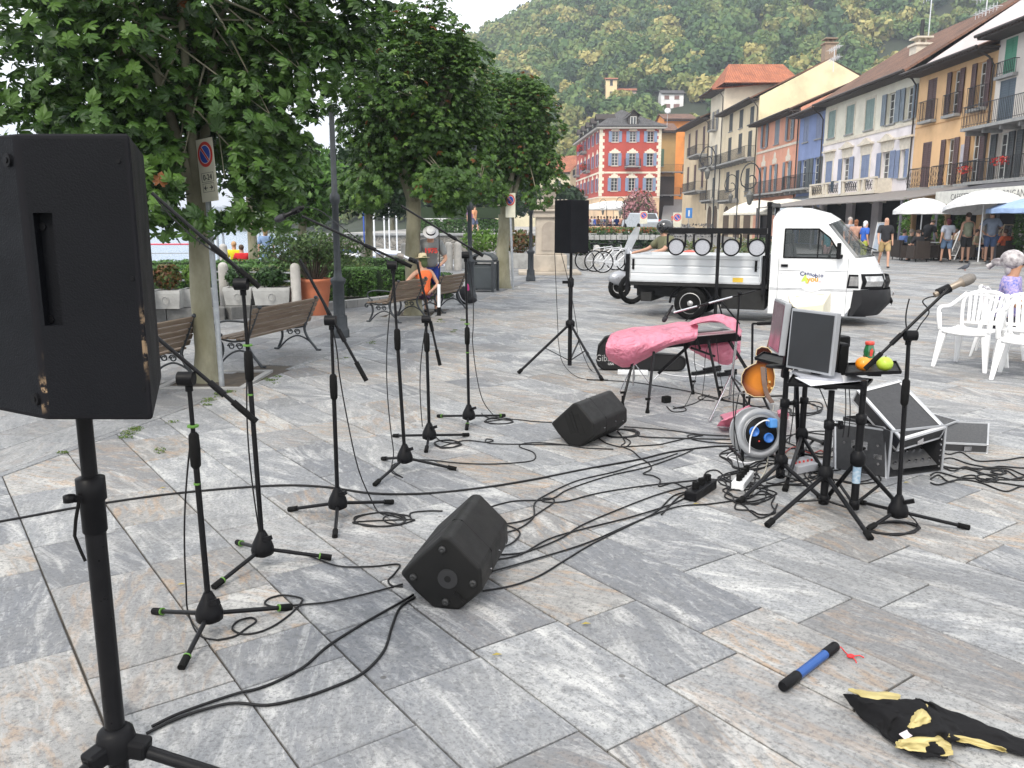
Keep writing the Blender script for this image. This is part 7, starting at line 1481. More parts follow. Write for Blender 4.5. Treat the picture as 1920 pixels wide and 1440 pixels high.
 # ------ flatbed truck
YAW=math.atan2(-.88,2.08);TO=Vector((2.92,13.48,0));tk=thing('flatbed_truck','small white flatbed truck with aluminium sides parked across the square','truck',TO,YAW);TW=1.42
def tb(m,nm,mt,**k):return m.build(nm,mt,tk,rel=True,**k)
SIDE=[(1.18,.16),(1.18,1.60),(1.22,1.68),(1.32,1.725),(1.62,1.70),(1.86,1.62),(1.98,1.53),(2.40,1.03),(2.45,.80),(2.46,.56)]
CENT=[(1.18,.16),(1.18,1.66),(1.22,1.74),(1.34,1.79),(1.68,1.78),(1.98,1.70),(2.14,1.60),(2.66,1.05),(2.80,.80),(2.86,.58)]
def sec(i,v):
 k=1-abs(2*v-1)**3.2;a,b=SIDE[i],CENT[i];x=a[0]+(b[0]-a[0])*k;z=a[1]+(b[1]-a[1])*k;tum=max(0,z-1.0)*.11;return(x,tum+v*(TW-2*tum),z)
NV=14
def strip(m,i0,i1,v0=0,v1=1,off=0):
 n=NV;vs_=[Vector(sec(i,v0+(v1-v0)*j/n))+Vector((off,0,off*.5))for i in range(i0,i1+1)for j in range(n+1)]
 m.add(vs_,[(a*(n+1)+j,a*(n+1)+j+1,(a+1)*(n+1)+j+1,(a+1)*(n+1)+j)for a in range(i1-i0)for j in range(n)])
m=MB();m.smooth=True;strip(m,1,6);strip(m,7,9);m.smooth=False
S2=lambda x,z,far:(x,(TW-max(0,z-1.0)*.11)if far else max(0,z-1.0)*.11,z)
for far in(0,1):
 for pl_ in([(1.18,.16),(2.30,.16),(2.30,.18),(2.38,.30),(2.46,.56),(2.45,.8),(2.40,1.03),(2.21,1.02),(1.36,1.02),(1.18,1.02)],[(1.18,1.02),(1.36,1.02),(1.36,1.47),(1.32,1.725),(1.22,1.68),(1.18,1.60)],[(1.36,1.47),(1.86,1.47),(1.98,1.53),(1.86,1.62),(1.62,1.70),(1.32,1.725)],[(1.86,1.47),(2.03,1.33),(2.17,1.12),(2.21,1.02),(2.40,1.03),(1.98,1.53)]):
  m.add([S2(x,z,far)for x,z in pl_],[tuple(range(len(pl_)))])
m.add([sec(1,0),sec(1,1),(1.18,TW,1.02),(1.18,0,1.02)],[(0,1,2,3)]);m.add([(1.18,0,.16),(1.18,TW,.16),(1.18,TW,1.02),(1.18,0,1.02)],[(0,1,2,3)]);m.add([(1.18,0,.3),(2.4,0,.3),(2.4,TW,.3),(1.18,TW,.3)],[(0,1,2,3)])
tb(m,'cab',WHT,clean=True)
TGL,tnt,tgb=newmat('truck_glass');tgb.inputs['Base Color'].default_value=(.05,.06,.06,1);tgb.inputs['Roughness'].default_value=.03;tr=N(tnt,'ShaderNodeBsdfTransparent');mx=N(tnt,'ShaderNodeMixShader');mx.inputs[0].default_value=.45;tnt.links.new(tr.outputs[0],mx.inputs[1]);tnt.links.new(tgb.outputs[0],mx.inputs[2]);tnt.links.new(mx.outputs[0],tnt.nodes['Material Output'].inputs[0])
m=MB();strip(m,6,7,.035,.965);tb(m,'windshield',TGL)
for far in(0,1):
 g_=[(1.37,1.03),(2.2,1.03),(2.16,1.12),(2.02,1.33),(1.85,1.46),(1.37,1.46)];m=MB();m.add([S2(x,z,far)for x,z in g_],[tuple(range(6))]);tb(m,'door_window',TGL);e=[Vector(S2(x,z,far))for x,z in g_+g_[:1]]
 m=MB()
 for a,b in zip(e,e[1:]):m.bar(a,b,.02,.02)
 m.bar(S2(1.86,1.03,far),S2(1.86,1.46,far),.018);tb(m,'window_seal',RUB)
m=MB()
for y in(.12,.78):m.box((1.42,y+.24,.92),(.12,.42,.62),Matrix.Rotation(-.12,3,'Y'));m.box((1.6,y+.24,.64),(.42,.42,.14));m.box((1.38,y+.24,1.3),(.09,.24,.18))
tb(m,'seat',M('seat_fabric',(.09,.09,.10),.9),bevel=.03)
m=MB();m.bx(2.1,2.42,.1,TW-.1,.8,.98);tb(m,'dashboard',BLK);m=MB();c=Vector((1.98,TW-.4,1.02));m.tube([c+Vector((.05*math.sin(a),.17*math.cos(a),.17*math.sin(a)))for a in[k*math.pi/8 for k in range(17)]],.013,6,cap=False);m.tube([c,c+Vector((.15,0,-.15))],.02,6);tb(m,'steering_wheel',BLK)
# bumper, grille, lights, trim
def band_(m,z0,z1,out,v0=0,v1=1,xs=0,xc=0,n=16):
 vs_=[]
 for j in range(n+1):
  v=v0+(v1-v0)*j/n;k=1-abs(2*v-1)**3.2;x0=2.46+.42*k+out;vs_+=[(x0-.0-xs,v*TW,z0),(x0+.02,v*TW,(z0+z1)/2),(x0-.01,v*TW,z1)]
 m.add(vs_,[(3*j+a,3*j+3+a,3*j+4+a,3*j+1+a)for j in range(n)for a in(0,1)])
m=MB();m.smooth=True;band_(m,.16,.56,.05,xs=.14);m.smooth=False;
for y,s in((-.012,1),(TW+.012,-1)):m.prism([(2.36,.16),(2.40,.56),(2.52,.56),(2.53,.36),(2.40,.16)],y,y+s*.05,lambda x,z,t:(x,t,z))
m.add([(2.34,0,.16),(2.34,TW,.16),(2.6,TW,.16),(2.6,0,.16)],[(0,1,2,3)]);tb(m,'bumper',M('bumper_black',(.012,.012,.014),.55,spec=.35),clean=True)
m=MB();band_(m,.58,.76,.015,.22,.78,n=10);tb(m,'grille',BLK);m=MB();band_(m,.30,.42,.075,.32,.68,n=8);tb(m,'lower_grille',RUB)
for v0,v1 in((.01,.2),(.8,.99)):
 m=MB();band_(m,.57,.80,.012,v0,v1,n=6);tb(m,'headlight_frame',BLK);m=MB();band_(m,.61,.765,.024,v0+.02,v1-.03,n=6);tb(m,'headlight',M('headlight_glass',(.55,.55,.55),.1,.6,c2=(.3,.3,.3),sc=14))
m=MB();m.prism([(2.30,.585),(2.47,.585),(2.455,.79),(2.32,.79)],-.008,-.003,lambda x,z,t:(x,t,z));tb(m,'headlight_side',BLK)
m=MB();m.prism([(2.33,.62),(2.465,.62),(2.452,.76),(2.345,.76)],-.014,-.009,lambda x,z,t:(x,t,z));tb(m,'headlight',_M['headlight_glass'])
m=MB();band_(m,.44,.54,.085,.38,.62,n=4);tb(m,'number_plate',WHT)
m=MB();m.box((2.16,-.11,1.14),(.06,.12,.24));m.box((2.2,-.03,1.06),(.04,.12,.05));tb(m,'mirror',BLK,bevel=.015)
m=MB()
for z in(.54,.56):m.bx(1.19,2.40,-.004,0,z-.004,z+.002)
for x in(1.30,2.30):m.bx(x,x+.006,-.004,-.001,.18,1.02)
m.bx(1.31,2.3,-.004,-.001,.83,.834);tb(m,'door_gap',M('door_gap_grey',(.25,.26,.28),.7));m=MB();m.bx(1.34,1.44,-.018,-.001,.885,.925);tb(m,'door_handle',BLK);m=MB();m.cyl((1.35,0,.78),(1.35,-.006,.78),.012,n=8);tb(m,'lock',ALU)
m=MB()
for a,b in(((2.5,.4),(2.3,.82)),((2.6,.55),(2.45,1.05))):m.bar((a[0]+.08,a[1],1.14),(b[0]+.03,b[1]-.1,1.2),.012)
tb(m,'wiper',RUB)
m=MB();m.cyl((1.80,-.006,.72),(1.80,-.0045,.72),.21,n=32);tb(m,'door_decal',M('decal_white',(.72,.73,.75),.4))
DNAVY=M('decal_navy',(.02,.035,.13),.5);FR=lambda x,z,tilt=0:frame((x,-.008,z),(math.cos(tilt),0,math.sin(tilt)),(-math.sin(tilt),0,math.cos(tilt)))
for i,ch in enumerate('Cannobio'):text(ch,.088 if ch in 'Cb' else .074,DNAVY,FR(1.655+i*.040+(.008 if i>0 else 0),.785+.012*math.sin(i*.9)-.003*i,0),tk,bold=.002)
text('4',.17,M('decal_lime',(.55,.70,.10),.5),FR(1.70,.695,.25),tk,bold=.006,sx=1.1);text('you',.11,M('decal_orange',(.85,.35,.04),.5),FR(1.815,.705,.05),tk,bold=.004);text('.it',.05,M('decal_pink',(.75,.3,.3),.5),FR(1.915,.675),tk)
# bed
m=MB();m.bx(-1.05,1.04,.01,TW-.01,.60,.64);tb(m,'bed_floor',ALU)
ALP=M('bed_aluminium',(.62,.64,.66),.45,.2,c2=(.57,.59,.61),sc=2)
for y0,sg in((0,1),(TW,-1)):
 m=MB();pr=[(0,.62),(0,.71),(.014,.73),(0,.75),(0,.84),(.014,.86),(0,.88),(0,.97),(-.012,.99),(-.012,1.04),(.03,1.04),(.03,.62)];m.prism([(y0+sg*y,z)for y,z in pr],-1.03,1.02,lambda y,z,t:(t,y,z));tb(m,'side_panel',ALP)
for x in(-1.06,1.03):m=MB();m.bx(x,x+.03,.035,TW-.035,.62,1.04);tb(m,'end_panel',ALP)
for x in(-1.01,.95):m=MB();m.bx(x,x+.035,-.02,-.001,.80,.97);tb(m,'latch',BLK)
for x,z1 in((-1.12,1.05),(1.06,1.05)):m=MB();m.bx(x,x+.06,-.015,.06,.42,z1);tb(m,'corner_post',BLKM)
for y in(.1,TW-.16):m=MB();m.bx(1.08,1.15,y,y+.06,.6,1.87);tb(m,'rack_post',BLKM)
m=MB();m.bx(1.08,1.15,.0,TW,1.80,1.86);m.bx(1.08,1.15,.16,TW-.16,1.3,1.34);tb(m,'rack_bar',BLKM)
m=MB();m.bx(.62,.78,-.006,-.002,.63,.70);tb(m,'yellow_sticker',M('sticker_yellow',(.75,.5,.05),.5))
m=MB();m.bx(-1.0,2.3,.3,.42,.34,.6);m.bx(-1.0,2.3,1.0,1.12,.34,.6);m.bx(-1.05,1.15,.02,TW-.02,.54,.598);m.bx(.45,1.12,.05,.45,.2,.52);m.bx(-.88,-.7,.1,TW-.1,.27,.42);m.bx(.35,1.15,.5,.9,.22,.5);tb(m,'chassis',M('chassis_black',(.012,.012,.012),.8))
for x in(-.04,2.02):
 for y,s in((.02,1),(TW-.02,-1)):
  R_=.265;RXx=Matrix.Rotation(math.radians(-90*s),3,'X');m=MB();m.lathe([(.17,0),(R_-.03,-.005),(R_,.02),(R_,.14),(R_-.03,.165),(.1,.165)],(x,y,R_),28,RXx);w_=tb(m,'wheel',RUB)
  m=MB();m.lathe([(.16,.02),(.175,-.004),(.15,.004),(.13,.03),(.05,.01),(.045,-.01),(0,-.012)],(x,y,R_),24,RXx);m.build('rim',M('wheel_rim',(.42,.42,.42),.4,.5),w_,rel=True)
 if x<0:
  m=MB();m.tube([(x+.34*math.cos(a),.06,.26+.32*math.sin(a))for a in[k*math.pi/10 for k in range(11)]],.02,4);m.prism([(x+.34*math.cos(k*math.pi/10),.26+.32*math.sin(k*math.pi/10))for k in range(11)],.05,.22,lambda p,q,t:(p,t,q))if False else None;tb(m,'mudguard',BLK)
  # stage light bar
def TL(x,y,z):return TO+Matrix.Rotation(YAW,3,'Z')@Vector((x,y,z))
lb=thing('light_stand','black lighting stand with a wide crossbar carrying four round stage lights','light stand',TL(.42,-.28,0));m=MB();m.tube([TL(.42,-.28,.02),TL(.42,-.28,1.40)],.028,12);m.build('pole',BLKM,lb);m=MB();m.bar(TL(-.36,-.28,1.43),TL(1.14,-.28,1.43),.06,.085);m.build('crossbar',BLKM,lb)
for dx,dy in((-.45,-.05),(.4,-.15),(.05,.5)):m=MB();m.bar(TL(.42,-.28,.45),TL(.42+dx,-.28+dy,.02),.02);m.build('leg',BLKM,lb)
for i,x in enumerate((-.23,.18,.62,1.0)):
 c=TL(x,-.30,1.18);t=thing('stage_light',['round stage light at the left end of the bar','second round stage light from the left','third round stage light, just right of the pole','round stage light at the right end, beside the truck cab'][i],'stage light',c,0,'round stage lights hanging from the bar');Rl=Matrix.Rotation(YAW,3,'Z')@Matrix.Rotation(math.radians(90),3,'X')
 m=MB();m.lathe([(.10,-.14),(.13,-.05),(.135,.02),(.115,.025),(.112,.012)],c,26,Rl);m.build('housing',BLK,t);m=MB();m.lathe([(.113,.012),(0,.014)],c,26,Rl,cap=False);m.build('lens',M('led_lens',(.42,.43,.47),.3,c2=(.27,.28,.31),sc=120,spec=.7),t)
 m=MB();m.bar(c+Vector((-.14,0,0)),c+Vector((-.14,0,.2)),.012,.03);m.bar(c+Vector((.14,0,0)),c+Vector((.14,0,.2)),.012,.03);m.bar(c+Vector((-.14,0,.2)),c+Vector((.14,0,.2)),.03,.012);m.build('yoke',BLKM,t)
 # ------ people
SKINM={}
def skin_m(c):
 k=tuple(c)
 if k not in SKINM:SKINM[k]=M('skin_%d'%len(SKINM),c,.55,c2=tuple(x*.9 for x in c),sc=8)
 return SKINM[k]
def clothm(c):
 k=('c',)+tuple(c)
 if k not in SKINM:SKINM[k]=M('clothing_%d'%len(SKINM),c,.9,c2=tuple(x*.8 for x in c),sc=7,bump=.3,bsc=40)
 return SKINM[k]
def skin_mesh(verts,edges,radii,name,mat_,parent,lvl=1):
 me=D.meshes.new(name);me.from_pydata([tuple(v)for v in verts],edges,[]);o=D.objects.new(name,me);COL.objects.link(o);md=o.modifiers.new('s','SKIN');md.use_smooth_shade=True
 for i,r in enumerate(radii):me.skin_vertices[0].data[i].radius=(r,r)if not isinstance(r,tuple)else r
 me.skin_vertices[0].data[0].use_root=True
 if lvl:sd=o.modifiers.new('d','SUBSURF');sd.levels=sd.render_levels=lvl
 dg=bpy.context.evaluated_depsgraph_get();nm=D.meshes.new_from_object(o.evaluated_get(dg));nm.materials.clear();nm.materials.append(mat_);D.objects.remove(o);D.meshes.remove(me)
 for p in nm.polygons:p.use_smooth=True
 o=D.objects.new(name,nm);COL.objects.link(o);o.parent=parent;return o
POSE={'stand':{},'walk':dict(kR=(.1,-.16,.52),aR=(.1,-.22,.1),kL=(-.1,.04,.5),aL=(-.1,.26,.16),eR=(.25,.1,1.12),wR=(.25,.02,.9),eL=(-.25,-.08,1.12),wL=(-.25,-.2,.92)),'hips':dict(eR=(.42,.08,1.18),wR=(.2,-.02,1.0),eL=(-.36,-.05,1.16),wL=(-.3,-.3,1.2)),'read':dict(eR=(.26,-.06,1.12),wR=(.1,-.3,1.15),eL=(-.26,-.06,1.12),wL=(-.1,-.3,1.15)),'sit':dict(dz=-.46,kR=(.13,-.42,.5),aR=(.13,-.40,.09),kL=(-.13,-.42,.5),aL=(-.13,-.42,.09),eR=(.27,-.1,.66),wR=(.16,-.34,.68),eL=(-.27,-.1,.66),wL=(-.16,-.34,.68)),'bend':dict(sp=(0,-.06,1.12),ch=(0,-.17,1.31),nk=(0,-.25,1.42),hd=(0,-.33,1.50),sR=(.19,-.18,1.34),sL=(-.19,-.18,1.34),eR=(.3,-.2,1.06),wR=(.2,-.42,.98),eL=(-.3,-.2,1.06),wL=(-.22,-.40,.95)),'sitarm':dict(dz=-.46,kR=(.13,-.42,.5),aR=(.13,-.40,.09),kL=(-.13,-.42,.5),aL=(-.13,-.36,.09),eR=(.40,.02,.78),wR=(.56,.12,.66),eL=(-.30,.10,.66),wL=(-.10,.16,.54)),'rider':dict(dz=-.22,kR=(.16,-.38,.62),aR=(.16,-.30,.25),kL=(-.16,-.38,.62),aL=(-.16,-.3,.25),eR=(.3,-.2,1.0),wR=(.28,-.45,.95),eL=(-.3,-.2,1.0),wL=(-.28,-.45,.95))}
def person(label,loc,rz,pose='stand',h=1.72,skin=(.50,.28,.19),top=(.05,.05,.06),legs=(.06,.08,.14),hair=(.05,.035,.025),short=True,sleeve=True,group='people around the square',hi=False,hat=None,bald=False,female=False,shoe=(.03,.03,.03),tank=False,dress=False):
 t=thing('person',label,'person',loc,rz,group);k=h/1.72;p=POSE[pose];dz=p.get('dz',0)
 J=dict(pe=(0,0,.94),sp=(0,.01,1.14),ch=(0,0,1.34),nk=(0,-.01,1.47),hd=(0,-.02,1.58),sR=(.18,0,1.40),sL=(-.18,0,1.40),eR=(.23,.03,1.12),eL=(-.23,.03,1.12),wR=(.24,-.03,.88),wL=(-.24,-.03,.88),hR=(.09,0,.9),hL=(-.09,0,.9),kR=(.1,-.01,.5),kL=(-.1,-.01,.5),aR=(.1,.02,.09),aL=(-.1,.02,.09))
 for n_ in('pe','sp','ch','nk','hd','sR','sL','hR','hL'):q=J[n_];J[n_]=(q[0],q[1],q[2]+dz)
 for n_,q in p.items():
  if n_!='dz':J[n_]=q
 J={a:Vector(b)*k for a,b in J.items()};lv=1
 V_,E_,R_=[],[],[]
 def av(q,r):V_.append(Vector(q));R_.append(r*k);return len(V_)-1
 pe=av(J['pe'],.115 if not female else .12);sp=av(J['sp'],.105 if not female else .09);ch=av(J['ch'],.12 if not female else .105);nk=av(J['nk'],.052);hd=av(J['hd'],.074);up=(J['hd']-J['nk']).normalized();hu=av(J['hd']+up*.09*k,.083);ht=av(J['hd']+up*.15*k,.05)
 E_+=[(pe,sp),(sp,ch),(ch,nk),(nk,hd),(hd,hu),(hu,ht)];fw=Vector((0,-1,0));fw=(fw-up*fw.dot(up)).normalized();no=av(J['hd']+up*.045*k+fw*.098*k,.014);E_.append((hd,no))
 for s in 'RL':
  a=av(J['s'+s],.058);b=av(J['e'+s],.042);c=av(J['w'+s],.028);d_=(J['w'+s]-J['e'+s]).normalized();hnd=av(J['w'+s]+d_*.06*k,.034);E_+=[(ch,a),(a,b),(b,c),(c,hnd)]
  if hi:
   sd_=d_.orthogonal().normalized()
   for f_ in range(4):q1=av(J['w'+s]+d_*.10*k+sd_*(.022-.015*f_)*k,.010);q2=av(J['w'+s]+d_*(.155-.008*abs(f_-1.2))*k+sd_*(.026-.017*f_)*k+fw*.015,.008);E_+=[(hnd,q1),(q1,q2)]
   q1=av(J['w'+s]+d_*.06*k+sd_*.05*k,.010);E_.append((hnd,q1))
  else:fg=av(J['w'+s]+d_*.13*k,.018);E_.append((hnd,fg))
  a=av(J['h'+s],.085);b=av(J['k'+s],.055);c=av(J['a'+s],.036);toe=av(J['a'+s]+Vector((0,-.14,-.05))*k,.035);E_+=[(pe,a),(a,b),(b,c),(c,toe)]
 skin_mesh(V_,E_,R_,'body',skin_m(skin),t,lv)
 # shirt
 V_,E_,R_=[],[],[];g=1.0
 pe=av(J['pe']+Vector((0,0,-.07)),.172);sp=av(J['pe'].lerp(J['sp'],.6),.15 if not female else .14);s2=av(J['sp'].lerp(J['ch'],.3),.15 if not female else .135);ch=av(J['ch'],.168 if not female else .150);nk=av(J['ch'].lerp(J['nk'],.9),.105);E_+=[(pe,sp),(sp,s2),(s2,ch),(ch,nk)]
 for s in 'RL':
  a=av(J['s'+s],.1);E_.append((ch,a))
  if not tank:b=av(J['s'+s].lerp(J['e'+s],.8 if sleeve else 1.0),.075);E_.append((a,b))
  if not sleeve:c=av(J['e'+s].lerp(J['w'+s],.85),.045);E_.append((b,c))
 skin_mesh(V_,E_,R_,'dress' if dress else 'shirt',clothm(top),t,lv)
 V_,E_,R_=[],[],[];pe=av(J['pe']+Vector((0,0,.07)),.150 if not female else .155)
 for s in 'RL':
  a=av(J['h'+s]+Vector((0,0,-.02)),.122);b=av(J['h'+s].lerp(J['k'+s],.95 if short else 1),.096 if short else .068);E_+=[(pe,a),(a,b)]
  if not short:c=av(J['k'+s].lerp(J['a'+s],.92),.055);E_.append((b,c))
 skin_mesh(V_,E_,R_,'skirt' if dress else 'shorts' if short else 'trousers',clothm(top if dress else legs),t,lv)
 Rm=Matrix((fw.cross(up),-fw,up)).transposed()if False else Matrix((up.cross(fw).normalized()*-1,-fw,up)).transposed();hc=J['hd']+up*.05*k
 if not bald:
  m=MB();m.ball(hc+up*.035*k-fw*.022*k,.098*k,14,(.92,1.0,.98),Rm);
  if female:m.ball(hc-up*.06*k-fw*.055*k,.085*k,12,(.95,.6,1.2),Rm)
  m.build('hair',M('hair_%d%d'%(int(hair[0]*99),int(hair[2]*99)),hair,.8,bump=.5,bsc=90),t,rel=True)
 m=MB()
 for sx in(-1,1):m.ball(hc+fw*.089*k+Rm@Vector((sx*.03*k,0,-.005*k)),.010*k,6)
 m.build('eyes',BLK,t,rel=True)
 for s in 'RL':m=MB();m.ball(J['a'+s]+Vector((0,-.06,-.045))*k,.06*k,10,(.75,2.1,.62));m.build('shoe',clothm(shoe),t,rel=True)
 if hat:m=MB();m.lathe([(.165*k,.0),(.17*k,.006),(.098*k,.012),(.09*k,.09*k),(.06*k,.105*k),(0,.1*k)],hc+up*.055*k,20,Rm@Matrix.Diagonal((.9,1,1)));m.build('hat',clothm(hat),t,rel=True);m=MB();m.lathe([(.1*k,.012),(.096*k,.045)],hc+up*.055*k,20,Rm@Matrix.Diagonal((.92,1.01,1)),cap=False);m.build('hat_band',BLK if hat[0]>.6 and hat[2]>.6 else clothm(hat),t,rel=True)
 return t
def at(px,pyf,Yo=None):q=G(px,pyf);return(q.x,q.y,0)
R_=math.radians
man=person('man in a white hat and grey printed shirt leaning over the seated woman',(P(806,500,14.6).x,14.7,0),R_(8),'bend',1.52,top=(.26,.27,.27),legs=(.02,.05,.30),hair=(.3,.25,.2),hi=True,hat=(.78,.78,.80),group='people by the benches')
text('1975',.115,M('print_red',(.55,.05,.04),.8),frame((.0,-.30,1.08),(1,0,0),(0,.3,1)),man,bold=.006,ext=.004)
wm=person('woman in an orange top and straw hat seated on the bench, seen from behind',(BC.x-.22*math.sin(BRZ),BC.y+.22*math.cos(BRZ),0),BRZ+math.pi-.5,'sitarm',1.36,top=(.85,.17,.05),legs=(.05,.02,.06),hair=(.06,.09,.03),hi=True,hat=(.70,.60,.40),female=True,tank=True,group='people by the benches')
q=G(868,570);bp=thing('backpack','black backpack with a pink pocket slumped on the paving by the bench end','backpack',q);m=MB();m.ball(q+Vector((.02,0,.17)),.17,12,(.95,.8,1.05));m.ball(q+Vector((.13,-.03,.08)),.1,10,(1.5,.8,.7));m.build('bag',clothm((.012,.012,.014)),bp);m=MB();m.ball(q+Vector((.09,-.05,.30)),.08,10,(.5,.5,1.3));m.build('pink_pocket',clothm((.55,.05,.22)),bp);m=MB();m.tube(spline([q+Vector((-.08,-.12,.28)),q+Vector((-.02,-.2,.12)),q+Vector((.08,-.16,.03))],4),.012,5);m.build('strap',clothm((.3,.3,.32)),bp)
person('bald man in a black t-shirt and khaki shorts walking toward us beside the truck',at(1655,503),R_(-10),'walk',1.72,top=(.02,.02,.024),legs=(.42,.30,.14),hair=(.4,.36,.32),bald=True)
person('woman in a pale grey t-shirt and denim shorts seen from behind at the cafe edge',at(1772,493),R_(170),'walk',1.70,top=(.42,.44,.50),legs=(.12,.19,.30),hair=(.12,.02,.03),female=True)
person('broad man in an olive sleeveless shirt and black shorts seen from behind',at(1808,493),R_(180),'stand',1.92,top=(.25,.27,.19),legs=(.02,.02,.022),hair=(.05,.03,.02),tank=True)
person('man in a grey blue t-shirt, hand on hip, under the big parasol',at(1852,494),R_(170),'hips',2.0,top=(.20,.24,.31),legs=(.06,.10,.20),hair=(.08,.06,.04))
person('waiter in black bending over a cafe table under the smaller parasol',(P(1738,430,35.5).x,35.5,0),R_(120),'bend',1.75,top=(.02,.02,.022),legs=(.02,.02,.02),short=False)
person('woman with auburn hair standing behind the truck windscreen',at(1600,492),R_(150),'stand',1.65,top=(.45,.25,.18),legs=(.2,.18,.15),hair=(.22,.08,.03),female=True,short=False)
person('woman in bright blue with white hair behind the truck nose',at(1617,494),R_(100),'stand',1.60,top=(.03,.12,.50),legs=(.35,.40,.05),hair=(.7,.7,.7),female=True,short=False)
person('man with a red face glimpsed above the truck windscreen',at(1588,491),R_(20),'stand',1.75,top=(.35,.35,.38),legs=(.1,.1,.14),hair=(.4,.36,.33),short=False)
person('boy with a teal shirt seen through the truck window',at(1548,500),R_(10),'stand',1.35,top=(.03,.20,.24),legs=(.3,.2,.2))
person('woman in a floral headscarf and blue patterned blouse seated behind the white chairs',(P(1902,600,9.6).x,9.75,0),R_(55),'sit',1.60,skin=(.42,.22,.13),top=(.12,.15,.42),legs=(.03,.03,.05),hair=(.42,.40,.40),hi=True,female=True,short=False,group='people by the plastic chairs')
wl=D.objects[[o.name for o in D.objects if o.get('label','').startswith('woman in a floral')][0]];m=MB();hc=Vector((0,-.02,1.1));m.ball(hc+Vector((0,.03,.03)),.125,16,(.95,1.05,.95));m.ball(hc+Vector((.02,.17,.0)),.07,10,(.9,1.2,.7));m.tube(spline([hc+Vector((0,.2,0)),hc+Vector((.02,.23,-.03)),hc+Vector((.04,.27,-.06))],3),[.03]*4+[.035]*2+[.04],6);m.build('headscarf',M('floral_scarf',(.55,.52,.52),.85,c2=(.14,.12,.13),sc=14,bump=.5,bsc=30),wl,rel=True)
m=MB();m.tube([hc+Vector((-.07,-.095,.0)),hc+Vector((0,-.115,.0)),hc+Vector((.07,-.095,.0))],.005,5);m.build('glasses',clothm((.2,.05,.03)),wl,rel=True)
for o in wl.children:
 if o.name.startswith('shirt'):o.data.materials[0]=M('patterned_blouse',(.10,.13,.42),.85,c2=(.45,.35,.50),sc=38)
 # lake side and distant people
for px,pyh,Y,lab,tp,hr,po,dr in((460,452,27.6,'person in a bright yellow top sitting by the lake',(.75,.68,.02),(.5,.3,.15),'sit',False),(474,458,27.4,'person in a red top sitting by the lake next to the yellow one',(.65,.02,.03),(.08,.05,.03),'sit',False),(497,428,27.0,'woman in a light blue dress with a straw hat standing by the lake',(.22,.32,.52),(.3,.2,.1),'stand',True)):
 q=P(px-22*(px<480),pyh,Y);hh_=1.26 if po=='sit' else 1.66;person(lab,(q.x,Y,q.z-hh_),R_(200),po,1.66,top=tp,hair=hr,dress=dr,female=dr,hat=(.6,.5,.2)if dr else None,group='people along the lake edge')
FAR=[(883,441,(.45,.22,.5),'person in lilac walking on the far terrace'),(890,441,(.65,.3,.15),'person in orange walking on the far terrace'),(1240,372,(.6,.1,.08),'person in red at the foot of the dark street wall'),(1249,372,(.7,.7,.72),'person in white in the climbing street, left side'),(1262,428,(.65,.1,.05),'person in orange red standing low in the street'),(1283,412,(.65,.2,.25),'person in pink beside the street signs'),(1287,375,(.7,.7,.7),'person in white high up in the street, right side'),(1344,432,(.62,.64,.7),'person in a white shirt in front of the arches'),(1296,378,(.3,.3,.35),'person in grey high up in the street')]
def street_z(Y):
 for(a0,b0_,y0_,z0),(a1,b1,y1,z1)in zip(ring,ring[1:]):
  if y0_<=Y<=y1:return z0+(z1-z0)*(Y-y0_)/(y1-y0_)
 return 0
for i,(px,pyf,tp,lab)in enumerate(FAR):
 if px<900:Y=54.5;z=.89
 else:
  Y=60;best=(9e9,100)
  while Y<180:e_=abs(P(px,pyf,Y).z-street_z(Y));best=min(best,(e_,Y));Y+=1
  Y=best[1];z=street_z(Y)
 q=P(px,pyf,Y);person(lab,(q.x,Y,z),R_(20+i*40),'walk' if i%2 else 'stand',1.7,top=tp,legs=(.1,.12,.2)if i%3 else(.5,.5,.5),group='people in the distance')
R3_=random.Random(12)
for i in range(14):
 px=1103+i*5.9;Y=82+(i%3)*2.5;q=P(px,425,Y);person('diner in %s on the far terrace, %s'%((['pink','white','blue','salmon','grey','navy','cream'][i%7]),['left of the parasol','under the parasol'][i>6]),(q.x,Y,.89),R3_.uniform(0,6),'sit',1.75,top=[(.6,.3,.3),(.7,.7,.7),(.05,.12,.5),(.6,.3,.22),(.3,.3,.3),(.03,.05,.15),(.6,.5,.4)][i%7],group='diners on the far terrace')
